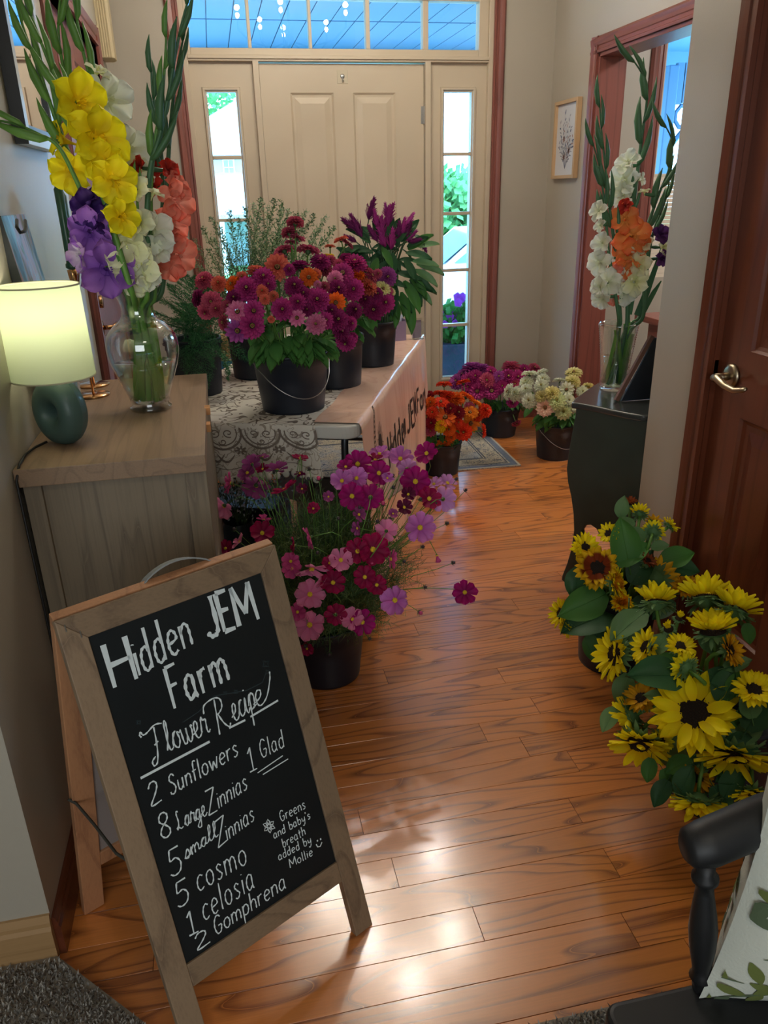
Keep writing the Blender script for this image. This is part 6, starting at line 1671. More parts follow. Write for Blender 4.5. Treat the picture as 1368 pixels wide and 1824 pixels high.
UP = (0, 1, .25); UPL = (-.5, .9, .2); UPR = (.5, .9, .25)
Z1 = [(364, 500, 'rose', 15), (390, 506, 'coral', 13), (413, 506, 'orange', 12, 'flat', (-.6, .3, .6)), (431, 494, 'coral', 10), (440, 516, 'magenta', 20), (377, 538, 'rose', 17, 'full', (-.2, .1, 1)), (354, 532, 'dark magenta', 14, 'full', (-1, .1, .4)),
      (366, 555, 'rose', 13, 'full', (-.3, -.6, .8)), (386, 551, 'dusty rose', 13), (417, 531, 'dark magenta', 13), (406, 545, 'dusty rose', 11), (423, 555, 'pale pink', 16, 'flat', (-.1, .2, 1)), (452, 554, 'magenta', 15, 'flat', (0, .2, 1)), (398, 574, 'dusty rose', 12, 'flat', (-.9, -.1, .6)),
      (423, 589, 'violet', 18, 'single', (-.1, -.1, 1)), (449, 580, 'magenta', 18, 'flat', (.1, 0, 1)), (456, 484, 'coral', 14, 'full', UP), (469, 496, 'magenta', 18, 'full', (0, .5, .8)), (467, 519, 'coral', 11), (472, 533, 'coral', 9), (487, 528, 'coral', 9), (483, 569, 'coral', 6),
      (494, 476, 'coral', 18, 'flat', (0, .25, 1)), (496, 462, 'rose', 14, 'full', UP), (506, 446, 'rose', 14, 'flat', (-.3, .95, .1)), (519, 432, 'rose', 9, 'flat', UP), (515, 415, 'dusty rose', 12, 'full', (-.2, 1, .1)), (526, 397, 'dusty rose', 13, 'full', (0, 1, .12)),
      (529, 424, 'rose', 11, 'flat', (.2, .95, .2)), (515, 481, 'magenta', 10), (524, 510, 'dark magenta', 16), (503, 551, 'magenta', 18, 'full', (0, .1, 1)), (530, 539, 'magenta', 15), (535, 476, 'dark magenta', 15, 'full', UP), (550, 494, 'orange', 13, 'flat', (0, .2, 1)),
      (549, 446, 'rose', 16, 'flat', (.1, .95, .12)), (571, 468, 'magenta', 16, 'full', (0, .7, .6)), (578, 481, 'dusty rose', 13), (563, 488, 'coral', 9), (597, 497, 'pale pink', 13, 'full', (-.1, .3, 1)), (610, 487, 'magenta', 16, 'flat', (.1, .5, .9)), (566, 507, 'pale pink', 7), (578, 511, 'dusty rose', 9),
      (529, 566, 'pale pink', 13, 'single', (-.1, 0, 1)), (565, 535, 'magenta', 20, 'full', (0, .3, 1)), (598, 539, 'orange', 14, 'flat', (.1, 0, 1)), (601, 516, 'dark magenta', 16), (629, 516, 'magenta', 18, 'full', (.1, .2, 1)), (546, 552, 'dark magenta', 11), (563, 577, 'pale pink', 17, 'full', (-.1, .1, 1)),
      (580, 571, 'magenta', 14), (600, 570, 'dark magenta', 19), (631, 553, 'dark magenta', 14), (624, 576, 'magenta', 12, 'full', (.7, 0, .7)), (608, 590, 'dark magenta', 14), (616, 609, 'magenta', 16, 'full', (-.2, -.5, .8)), (628, 603, 'magenta', 10, 'full', (.8, -.2, .6)), (478, 508, 'magenta', 12), (540, 523, 'dark magenta', 12), (590, 553, 'dark magenta', 11)]
zinnia_bunch('zin', Vector((0.165, 2.56, 1.005)), (0.29, 0.20, 0.215), Z1, 'the front table bucket', 'zinnias in the front bucket on the table', 1, .9)
Z2 = [(588, 439, 'coral', 7, 'flat', UP), (607, 427, 'coral', 10, 'flat', (-.3, .9, .3)), (618, 434, 'dusty rose', 10, 'flat', (.6, .8, .2)), (585, 456, 'yellow', 8, 'flat', UP), (588, 464, 'rose', 9), (617, 460, 'dark magenta', 11, 'full', UP), (632, 472, 'magenta', 19, 'full', (0, .7, .7)), (603, 471, 'rose', 9),
      (637, 492, 'orange', 13, 'full', (.2, .7, .6)), (655, 512, 'coral', 16, 'full', (.6, .5, .6)), (635, 503, 'coral', 9), (661, 491, 'dusty rose', 12, 'flat', (.7, .4, .4)), (673, 488, 'rose', 8), (653, 495, 'magenta', 8), (689, 494, 'violet', 16, 'full', (.3, .2, 1)), (682, 514, 'cream', 12, 'flat', (.3, .4, .8)),
      (691, 518, 'rose', 9), (685, 539, 'magenta', 17, 'full', (.3, .1, 1)), (666, 551, 'dark magenta', 18, 'full', (-.1, 0, 1)), (697, 521, 'cream', 7), (650, 533, 'dark magenta', 12), (672, 523, 'dark magenta', 10)]
zinnia_bunch('zin2', Vector((0.455, 2.87, 1.05)), (0.20, 0.15, 0.17), Z2, 'the second table bucket', 'zinnias in the second bucket on the table', 2, .7)
Z3 = [(791, 685, 'red-orange', 11, 'flat', UP), (825, 681, 'red-orange', 10, 'flat', (-.2, 1, .2)), (765, 704, 'dark red', 8), (785, 701, 'red-orange', 12, 'flat', UP), (811, 711, 'orange', 15, 'full', (0, .8, .5)), (831, 706, 'orange', 12, 'flat', UPR), (767, 718, 'orange', 11), (785, 717, 'red-orange', 12, 'flat', (0, .7, .6)),
      (798, 706, 'red-orange', 12, 'full', UP), (848, 718, 'amber', 10, 'flat', UPR), (864, 731, 'red-orange', 12, 'full', (.6, .4, .7)), (837, 726, 'rose', 10), (770, 735, 'red-orange', 11), (793, 743, 'orange', 16, 'single', (0, .3, 1)), (785, 758, 'yellow', 12, 'full', (0, 0, 1)), (768, 753, 'dark red', 11),
      (767, 767, 'rose', 10), (837, 735, 'amber', 12, 'flat', (.1, .5, .8)), (839, 754, 'amber', 14, 'single', (.2, 0, 1)), (816, 752, 'red-orange', 9), (799, 764, 'orange', 12), (825, 769, 'red-orange', 15, 'full', (.1, -.1, 1)), (861, 767, 'red-orange', 10, 'flat', (1, .1, .2)), (791, 797, 'orange', 14, 'flat', (-.1, -.3, 1)),
      (816, 735, 'dark red', 12), (802, 729, 'dark red', 11), (851, 740, 'red-orange', 10), (766, 785, 'red-orange', 9), (803, 778, 'orange', 9)]
zinnia_bunch('ora', Vector((1.065, 3.785, 0.315)), (0.165, 0.15, 0.135), Z3, 'the bucket beside the banner', 'orange zinnias beside the banner', 3, .4)
Z4 = [(842, 658, 'violet', 17, 'full', UP), (858, 658, 'violet', 13, 'full', UP), (874, 663, 'magenta', 10), (814, 680, 'violet', 13), (836, 678, 'magenta', 14), (847, 672, 'magenta', 13), (867, 679, 'rose', 14, 'full', (0, .3, 1)), (850, 697, 'magenta', 13, 'flat', (0, .1, 1)), (876, 696, 'magenta', 13, 'flat', (0, .1, 1)),
      (834, 690, 'magenta', 11), (894, 688, 'magenta', 11), (888, 672, 'violet', 11), (905, 672, 'magenta', 14), (922, 673, 'magenta', 13), (910, 654, 'rose', 14, 'full', UP), (933, 659, 'magenta', 10), (951, 657, 'rose', 10), (916, 685, 'rose', 11), (913, 716, 'magenta', 10, 'full', (.2, -.5, .8)), (920, 754, 'dusty rose', 7, 'flat', (.4, -.8, .4)), (858, 683, 'magenta', 11), (824, 668, 'violet', 10)]
zinnia_bunch('pink', Vector((1.585, 4.34, 0.315)), (0.28, 0.18, 0.14), Z4, 'the bucket on the rug', 'magenta zinnias in the corner', 4, .5)
Z5 = [(943, 666, 'white', 11, 'flat', UP), (963, 666, 'white', 11, 'flat', (-.4, .7, .3)), (1022, 664, 'cream', 12, 'flat', (0, .8, .6)), (938, 682, 'white', 12), (967, 677, 'white', 11), (964, 688, 'white', 12), (906, 698, 'white', 12, 'flat', (-1, .3, .3)), (920, 702, 'white', 13, 'full', (-.5, .5, .7)), (943, 714, 'white', 13, 'full', (-.3, .3, .9)),
      (996, 678, 'white', 9, 'flat', UP), (1019, 681, 'cream', 13, 'full', (0, .7, .7)), (1009, 694, 'white', 12, 'single', (0, .2, 1)), (1047, 689, 'cream', 9, 'full', UP), (1037, 698, 'white', 10), (983, 702, 'cream', 14, 'full', (0, .6, .8)), (964, 707, 'cream', 11), (992, 715, 'pale green', 15, 'full', (0, .3, 1)), (971, 726, 'blush', 13, 'flat', (-.1, 0, 1)),
      (1004, 733, 'pale green', 14, 'full', (0, 0, 1)), (1020, 724, 'white', 12), (1013, 713, 'white', 10), (937, 694, 'white', 10)]
zinnia_bunch('whi', Vector((1.745, 3.86, 0.33)), (0.225, 0.17, 0.14), Z5, 'the bucket by the chest', 'white zinnias by the chest', 5, .7, M_LEAF)
# broad zinnia leaves hanging over the rims
def rim_leaves(bk, n, seed, size=(.07, .10), a0=-2.6, a1=-.4, m=None, place=''):
    rng = random.Random(seed); c, rb, rt, h = BK[bk]
    roots = [o for o in bpy.data.objects if o.get('category') == 'flower' and o.parent is None and (WORLD_OFF[o.name] - c).length < 0.2]
    for k in range(n):
        a = a0 + (a1 - a0) * (k + rng.random() * .6) / n
        d = Vector((math.cos(a), math.sin(a), 0)); q = c + d * rt * rng.uniform(.55, .9) + Vector((0, 0, h + rng.uniform(.015, .06)))
        root = rng.choice(roots); off = WORLD_OFF[root.name]
        Ml = Matrix.Translation(q - off) @ frame_to(Vector((d.x * .55, d.y * .55, 1)), 0) 
        loc = frame_to(Vector((d.x * .55, d.y * .55, 1)), 0).inverted() @ d
        put('leaf', zleaf(m), root, Ml @ Matrix.Rotation(math.atan2(loc.y, loc.x) + rng.uniform(-.5, .5), 4, 'Z') @ Matrix.Scale(rng.uniform(*size), 4))
rim_leaves('zin', 26, 5); rim_leaves('zin', 14, 15, (.06, .09)); rim_leaves('zin2', 8, 6); rim_leaves('ora', 7, 7, (.04, .06)); rim_leaves('pink', 12, 8, (.06, .08)); rim_leaves('whi', 16, 9, (.06, .09), -3.2, -.6)

# ---------------------------------------------------------------- cosmos
CC = {'light pink': ('E890B8', 'D86CA0'), 'pink': ('DC5C9C', 'B83878'), 'mauve': ('A8508C', '80306C'), 'orchid': ('D484CC', 'B050A8'), 'pale orchid': ('DCA0DC', 'C080C8'), 'crimson': ('A81450', '78083C'), 'magenta': ('B01878', '800E58'), 'maroon': ('6A1040', '480A2C')}
def cos_petal(colr):
    def f():
        fb = FB(); petal_geo(fb, .46, .285, base=.04, cup=.20, bend=.05, nl=6, nw=4, shape=.82, notch=.12, base_w=.10, ruffle=.05)
        return fb.mesh('petal', petal_mat('cosmos_' + colr.replace(' ', '_'), *CC[colr], 0.35))
    return shared(('cp', colr), f)
def cos_centre():
    def f():
        b = MB().ball((0, 0, .02), .085, 10, 5, (1, 1, .55)); b.mi = 1; rr = random.Random(1)
        for k in range(26):
            a = rr.uniform(0, 6.28); r = .08 * rr.random() ** .5; b.ball((r * math.cos(a), r * math.sin(a), .06), .014, 4, 3, (1, 1, 1.5))
        b.mi = 2
        b.lathe([(0.02, -.10), (.06, -.07), (.075, -.01), (.06, .0)], 10)
        return b.mesh('centre', [mat('cosmos_disc', 'D8B828', 0.8), mat('cosmos_anthers', 'E8D040', 0.7), M_STEMD], True)
    return shared('cc', f)
COSC, COSR = Vector((0.29, 2.06, 0.405)), (0.37, 0.30, 0.30)
K = [(467, 814, 'mauve', 11, UP), (449, 827, 'mauve', 15, (-.2, .4, -.7)), (441, 843, 'mauve', 15), (468, 836, 'crimson', 10), (493, 837, 'mauve', 18, (0, .9, -.3)), (456, 865, 'mauve', 21, (-.1, -.5, -.7)), (411, 861, 'pink', 17, (-.95, .2, .1)), (399, 901, 'light pink', 20, (-.5, -.5, -.4)), (534, 818, 'crimson', 13, (.2, .7, .3)),
     (534, 842, 'maroon', 9, (0, -.9, .3)), (508, 873, 'crimson', 21, (-.4, .85, .15)), (538, 871, 'maroon', 9), (558, 906, 'crimson', 10, (0, .3, .9)), (467, 950, 'crimson', 19, (0, .35, .9)), (470, 926, 'pink', 11, (.1, .8, -.3)), (427, 966, 'light pink', 14, (-.7, .5, .3)), (402, 977, 'crimson', 13), (553, 957, 'pink', 18, (-.8, -.3, .1)),
     (525, 972, 'crimson', 14, (-.95, 0, .15)), (518, 1000, 'pink', 14), (637, 827, 'magenta', 21, (0, .3, 1)), (616, 832, 'magenta', 13), (676, 809, 'orchid', 16, (0, .75, .6)), (668, 820, 'crimson', 13, (0, .7, .5)), (713, 818, 'orchid', 20, (0, .55, .8)), (760, 808, 'magenta', 18, (-.25, .3, .8)), (609, 857, 'orchid', 18, (0, .4, .9)),
     (635, 852, 'orchid', 18, (0, .2, 1)), (675, 843, 'magenta', 19, (0, .2, 1)), (690, 852, 'orchid', 10), (725, 835, 'pale orchid', 16, (.2, .1, -.9)), (740, 858, 'magenta', 23, (0, .15, 1)), (773, 863, 'pale orchid', 14, (-.1, .7, .5)), (797, 861, 'pale orchid', 15, (.3, .6, .5)), (789, 889, 'pale orchid', 20, (.1, -.1, -1)), (764, 889, 'crimson', 19),
     (727, 881, 'maroon', 12), (720, 904, 'maroon', 13), (627, 884, 'magenta', 21, (0, .1, 1)), (660, 886, 'magenta', 21, (0, .2, -1)), (639, 917, 'dull pink' if False else 'mauve', 12, (.5, .3, .6)), (637, 941, 'mauve', 11, (-.6, 0, .6)), (688, 946, 'light pink', 18, (.1, .3, -.9)), (748, 940, 'orchid', 24, (.25, .1, 1)), (637, 982, 'crimson', 20, (-.1, .1, 1)),
     (664, 979, 'crimson', 25, (.1, .1, 1)), (695, 996, 'pink', 15, (.9, 0, .25)), (778, 989, 'pink', 11, (.2, -.8, .3)), (555, 1012, 'light pink', 25, (0, -.75, .25)), (520, 1013, 'pink', 15), (607, 998, 'light pink', 19, (.1, .2, 1)), (587, 1003, 'crimson', 12), (650, 1028, 'crimson', 18, (-.1, .1, 1)), (671, 1042, 'crimson', 16, (.1, 0, 1)),
     (704, 1069, 'orchid', 23, (-.35, -.1, .9)), (593, 1038, 'crimson', 19, (.1, .1, .9)), (574, 1038, 'light pink', 11, (-.6, .5, .3)), (552, 1059, 'light pink', 23, (0, .1, 1)), (552, 1113, 'light pink', 24, (-.2, -.1, 1)), (530, 1090, 'pink', 14), (598, 1095, 'crimson', 17, (0, .1, -1)), (627, 1103, 'light pink', 18, (0, .35, .9)),
     (645, 1108, 'magenta', 20, (.3, -.2, .8)), (547, 1155, 'crimson', 11), (828, 1055, 'magenta', 19, (0, -.1, 1)), (700, 915, 'mauve', 8), (585, 885, 'mauve', 9)]
rng = random.Random(21)
labs = auto_labels([(k[0], k[1], k[2]) for k in K], 'cosmos', 'the cosmos bucket')
labs[[k[0] for k in K].index(828)] = 'single magenta cosmos on a long stalk hanging over the bare floor, rightmost'
for it, lab in zip(K, labs):
    u, v, colr, pr = it[:4]; f = it[4] if len(it) > 4 else None
    p, n, t = dome(u, v, COSC, COSR)
    p += Vector((0, rng.uniform(-.03, .05), 0)) * 0
    fn = facing(p, n, f); sc = 2.55 * pr * t / FPX
    base = into_bucket('cos', rng)[0]
    root = empty('cosmos', base, lab.replace('cosmoss', 'cosmos'), 'flower', 'cosmos flowers, ' + colr)
    M = Matrix.Translation(p - base) @ frame_to(fn, rng.uniform(0, .8)) @ Matrix.Scale(sc, 4)
    put('centre', cos_centre(), root, M)
    half = (u, v) in ((778, 989),)
    for k in range(8):
        e = rng.uniform(-.05, .38) if not half else 1.15
        put('petal', cos_petal(colr), root, M @ RX(k * .7854 + rng.uniform(-.06, .06), e, 0.0, 0.0, rng.uniform(-.15, .15)))
    stem_to(root, p - fn * sc * .09, fn, 'cos', rng, .0011, .0018, M_STEM, pull=.45)
# buds
buds = [(812, 855), (828, 875), (748, 891), (699, 849), (721, 830), (775, 899), (795, 933), (719, 1000), (806, 1003), (756, 1046), (658, 1137), (587, 1163), (551, 837), (550, 855), (419, 944), (483, 860), (489, 843), (597, 849), (682, 899), (662, 1006), (747, 1090), (568, 855), (694, 925), (672, 930), (640, 905), (752, 975), (603, 925), (520, 962), (566, 985), (700, 870), (545, 1150)]
labs = auto_labels([(a, b_, 'closed') for a, b_ in buds], 'cosmos bud', 'the cosmos bucket')
for (u, v), lab in zip(buds, labs):
    p, n, t = dome(u, v, COSC, COSR); base = into_bucket('cos', rng)[0]
    fn = (n + Vector((0, 0, rng.uniform(-.2, .8)))).normalized()
    root = empty('cosmos_bud', base, lab, 'bud', 'cosmos buds')
    pinkb = (u, v) in ((682, 899), (662, 1006), (747, 1090), (568, 855))
    def f():
        b = MB().ball((0, 0, .5), .5, 9, 6, (1, 1, 1.1)); b.mi = 1
        for k in range(7):
            a = k * .8976
            b.tube([(0, 0, -.05), (.55 * math.cos(a), .55 * math.sin(a), -.05), (1.0 * math.cos(a), 1.0 * math.sin(a), .45)], [.12, .10, .02], 4)
        return b.mesh('bud', [mat('bud_pink' if pinkb else 'bud_dark', 'B83A6A' if pinkb else '3A3034', 0.6), M_STEMD], True)
    me = shared(('bud', pinkb), f)
    put('bud', me, root, Matrix.Translation(p - base) @ frame_to(fn) @ Matrix.Scale(.0095 if not pinkb else .012, 4))
    stem_to(root, p, fn, 'cos', rng, .0009, .0014, M_STEM, pull=.45)
# thread-like foliage
fb = MB(); rr = random.Random(77); c = BK['cos'][0]
for k in range(4200):
    a = rr.uniform(0, 6.283); q = rr.random() ** .75
    d = Vector((math.cos(a) * q, math.sin(a) * q, rr.uniform(0.0, 1.0)))
    p0 = Vector((COSC.x - .05 + d.x * COSR[0] * .62 * (.55 + d.z * .5), COSC.y + d.y * COSR[1] * .80 * (.5 + d.z * .5), 0.19 + d.z * 0.36 * (1 - q * q * .5)))
    st = Vector((d.x * .6 + rr.gauss(0, .4), d.y * .6 + rr.gauss(0, .4), rr.uniform(-.2, 1))).normalized()
    L = rr.uniform(.04, .09); main = [p0, p0 + st * L * .5 + Vector((0, 0, rr.uniform(-.01, .01))), p0 + st * L]
    w = .0007
    s = st.orthogonal().normalized()
    fb.mi = rr.choice((0, 0, 1))
    fb.add([main[0] - s * w, main[0] + s * w, main[2] + s * w * .3, main[2] - s * w * .3], [(0, 1, 2, 3)])
    for j in range(8):
        t = (j + .5) / 8; b0 = p0 + st * L * t; dd = (st * .7 + Vector((rr.gauss(0, .7), rr.gauss(0, .7), rr.gauss(0, .7)))).normalized() * rr.uniform(.015, .035)
        s2 = dd.cross(Vector((.3, .8, .5))).normalized() * .0008
        fb.add([b0 - s2, b0 + s2, b0 + dd], [(0, 1, 2)])
o = ob('cosmos_foliage', fb, [mat('cosmos_green', '46663E', 0.6), mat('cosmos_green_light', '728C50', 0.6)])
tag(o, 'feathery thread-like green foliage filling the cosmos bucket', 'foliage', kind='stuff')

# ---------------------------------------------------------------- sunflowers
SC_ = {'yellow': ('FFEE1C', 'FCDC0C'), 'bicolor': ('F4CC24', '8E3A16'), 'deep yellow': ('E8B41C', 'C08014'), 'rust': ('A0522A', '7A3018')}
def sun_petal(colr, w=.17):
    def f():
        fb = FB(); petal_geo(fb, .34, .138, base=.185, cup=.30, bend=.10, nl=6, nw=2, shape=.40, base_w=.45, tip_pow=1.1)
        mm = petal_mat('sunflower_' + colr.replace(' ', '_'), SC_[colr][0], SC_[colr][1], 0.3, start=.0 if colr != 'bicolor' else .45, end=.45 if colr != 'bicolor' else .62)
        return fb.mesh('petal', mm)
    return shared(('sp', colr), f)
def sun_disc(teddy=False):
    def f():
        b = MB(); rr = random.Random(2)
        b.ball((0, 0, 0), .232, 24, 8, (1, 1, .30))
        b.v = [(x, y, z if z > 0 else z * .15) for x, y, z in b.v]
        b.mi = 1
        for k in range(150):
            r = .222 * math.sqrt(k / 150); a = k * 2.39996; z = .068 * math.sqrt(max(0, 1 - (r / .232) ** 2))
            b.tube([(r * math.cos(a), r * math.sin(a), z - .01), (r * math.cos(a), r * math.sin(a), z + .012)], .009, 4)
        return b.mesh('disc', [mat('sunflower_disc', '1E130C', 0.9), mat('sunflower_florets', '2E1C10', 0.9)], True)
    def g():
        fb = FB(); rr = random.Random(2)
        for k in range(220):
            q = k / 220; a = k * 2.39996
            petal_geo(fb, rr.uniform(.16, .24), .045, RX(a, 1.45 - 1.25 * q, .02 + .20 * q, .02), nl=2, nw=1, cup=.2, bend=.2, shape=.5, base_w=.5)
        return fb.mesh('disc', petal_mat('teddy_yellow', 'FFBE20', 'E08C10', 0.25))
    return shared('td', g) if teddy else shared('sd', f)
def sun_back():
    def f():
        fb = FB(); rr = random.Random(6)
        for k in range(34):
            a = k * 6.283 / 34 + rr.uniform(-.1, .1)
            petal_geo(fb, rr.uniform(.18, .30), .085, RX(a, rr.uniform(-.45, .35), .15, -.03 - .02 * (k % 2)), nl=3, nw=1, cup=-.2, bend=-.25, shape=.3, base_w=.6)
        n0 = len(fb.v)
        fb.lathe([(0.03, -.16), (.12, -.12), (.21, -.05), (.235, .0)], 18); fb.t += [.2] * (len(fb.v) - n0)
        return fb.mesh('bracts', M_LEAFL)
    return shared('sb', f)
def sleaf(m):
    def f():
        fb = FB(); petal_geo(fb, 1.0, .74, cup=.20, bend=-.22, nl=8, nw=3, shape=.32, base_w=.35, ruffle=.05, tip_pow=1.1)
        n0 = len(fb.v); fb.tube([(-.22, 0, .04), (0, 0, 0)], .018, 5); fb.t += [0.2] * (len(fb.v) - n0)
        n0 = len(fb.v); fb.tube([(0, 0, .006), (.5, 0, -.04), (.95, 0, -.18)], [.012, .008, .003], 4); fb.t += [0.9] * (len(fb.v) - n0)
        return fb.mesh('leaf', m)
    return shared(('sl', m.name), f)
SD1, SR1 = Vector((1.085, 1.93, 0.375)), (0.175, 0.19, 0.17)
SD2, SR2 = Vector((1.07, 1.335, 0.365)), (0.21, 0.26, 0.19)
SF = [ # u, v, colour, radius px, facing, bucket, label
 (1122, 898, 'rust', 15, (0, .8, .3), 1, 'small rust-brown sunflower at the very top of the farther bunch'),
 (1140, 915, 'yellow', 19, (.1, .75, -.5), 1, 'half-opened yellow sunflower below the rust-brown one, back turned'),
 (1165, 932, 'deep yellow', 16, (.3, .6, -.5), 1, 'golden sunflower tilted away against the pale wall corner'),
 (1193, 936, 'yellow', 17, (.7, .6, .1), 1, 'yellow sunflower at the door casing, rightmost of the upper ones'),
 (1085, 950, 'yellow', 20, (-.4, .3, .8), 1, 'small yellow sunflower with narrow dark centre in front of the chest'),
 (1041, 975, 'yellow', 27, (.35, .1, .8), 1, 'yellow sunflower left of the rust-ringed one, overlapping the chest leg'),
 (1063, 1011, 'bicolor', 39, (-.05, .15, 1), 1, 'sunflower with a rust ring round its dark centre, yellow tips'),
 (1095, 1038, 'teddy', 29, (.8, .2, .5), 1, 'fluffy double golden sunflower turned to the right'),
 (1058, 1034, 'teddy', 20, (-.1, .6, .7), 1, 'fluffy double golden sunflower tucked behind the big green leaf'),
 (1107, 1074, 'teddy', 22, (.2, .3, .8), 1, 'dark golden fluffy sunflower right under the turned double one'),
 (999, 1092, 'yellow', 27, (-.9, .2, .3), 1, 'leftmost yellow sunflower, facing left over the floor'),
 (1010, 1118, 'yellow', 18, (-.7, -.4, .3), 1, 'drooping yellow sunflower just under the leftmost one'),
 (1166, 1032, 'deep yellow', 40, (.1, .2, -1), 1, 'shaded sunflower with its green back and stalk towards the viewer'),
 (1154, 999, 'rust', 16, (.4, .4, .6), 1, 'small rust and yellow sunflower between the large leaves'),
 (1163, 948, 'yellow', 22, (.1, .4, -.9), 1, 'half-closed yellow sunflower with green back under the golden one'),
 (1222, 1046, 'deep yellow', 27, (.3, .5, .6), 1, 'shaded orange-yellow sunflower by the door in deep shadow'),
 (1169, 1075, 'yellow', 40, (-.05, .85, -.35), 2, 'yellow sunflower opening upward at the top left of the nearer bunch'),
 (1257, 1068, 'yellow', 46, (-.1, .85, -.4), 2, 'yellow sunflower facing up against the brown door, showing green bracts'),
 (1309, 1090, 'yellow', 44, (.3, .85, -.3), 2, 'rightmost high yellow sunflower facing up before the brown door'),
 (1270, 1125, 'yellow', 44, (-.1, .8, .15), 2, 'yellow sunflower with long upright petals under the two high ones'),
 (1191, 1120, 'bud', 17, (-.2, .6, .8), 2, 'half-open round yellow sunflower bud in the middle of the bunch'),
 (1209, 1102, 'bud', 14, (.3, .7, .5), 2, 'small yellow opening bud just above the round bud'),
 (1095, 1165, 'yellow', 45, (-.95, .15, .25), 2, 'large yellow sunflower in profile facing left, over the farther bucket'),
 (1152, 1152, 'yellow', 33, (-.75, .35, .3), 2, 'yellow sunflower in profile right of the large profile one'),
 (1212, 1152, 'yellow', 26, (.2, .5, .7), 2, 'small yellow sunflower hidden behind leaves under the round bud'),
 (1222, 1190, 'yellow', 28, (-.4, .3, -.6), 2, 'shaded yellow sunflower directly above the biggest sunflower'),
 (1300, 1158, 'deep yellow', 28, (.6, .1, .5), 2, 'golden sunflower drooping right beneath the long-petalled one'),
 (1237, 1270, 'yellow', 70, (-.05, .25, 1), 2, 'biggest sunflower with round dark brown centre facing the viewer'),
 (1343, 1229, 'yellow', 34, (.1, .5, .85), 2, 'smaller sunflower with black centre at the right picture edge'),
 (1143, 1245, 'deep yellow', 30, (-.3, .5, .5), 2, 'shaded golden sunflower behind the bent stalk at the left'),
 (1124, 1278, 'yellow', 42, (-.65, -.35, -.35), 2, 'sunflower on a bent stalk with its green back to the viewer'),
 (1140, 1325, 'yellow', 50, (-.1, -.75, .55), 2, 'nodding sunflower at the lower left with a dark centre'),
 (1175, 1318, 'yellow', 24, (.4, -.2, .7), 2, 'small yellow sunflower between the nodding one and the biggest one'),
 (1309, 1345, 'yellow', 58, (0, -.78, .5), 2, 'wide nodding sunflower right under the biggest one'),
 (1241, 1384, 'deep yellow', 27, (-.1, -.5, .7), 2, 'small shaded sunflower hanging over the bucket rim'),
 (1340, 1412, 'yellow', 33, (0, -.8, .4), 2, 'drooping sunflower above the black chair arm at the right'),
 (1243, 1428, 'yellow', 46, (-.05, -.95, .15), 2, 'lowest sunflower, hanging face down before the bucket'),
]
rng = random.Random(5)
sun_roots = []
for u, v, colr, pr, f, bkn, lab in SF:
    bk = 'sun%d' % bkn
    C, rad = (SD1, SR1) if bkn == 1 else (SD2, SR2)
    p, n, t = dome(u, v, C, rad); fn = facing(p, n, f); sc = 2 * pr * t / FPX
    base = into_bucket(bk, rng)[0]
    p.x = min(p.x, XR - 0.05)
    root = empty('sunflower', base, lab, 'flower', 'sunflowers by the brown door')
    sun_roots.append((root, p))
    M = Matrix.Translation(p - base) @ frame_to(fn, rng.uniform(0, 6.28)) @ Matrix.Scale(sc, 4)
    pc_ = colr if colr in SC_ else 'yellow'
    teddy = colr == 'teddy'
    put('disc', sun_disc(teddy), root, M)
    put('bracts', sun_back(), root, M)
    np_ = 23 if pr > 22 else 17
    for layer in (0, 1):
        for k in range(np_ if layer == 0 else int(np_ * .65)):
            e = rng.uniform(-.12, .22) + layer * .26 + (.40 if f[1] > .7 else 0) + (1.0 if colr == 'bud' else 0)
            put('petal', sun_petal(pc_), root, M @ RX(k * 6.283 / (np_ if layer == 0 else int(np_ * .65)) + rng.uniform(-.08, .08) + layer * .2, e, -.02 if layer == 0 else -.03, .0, rng.uniform(-.35, .35)) @ Matrix.Scale(rng.uniform(.86, 1.06), 4))
    stem_to(root, p - fn * sc * .15, fn, bk, rng, .0045, .006, M_STEM, pull=.4)
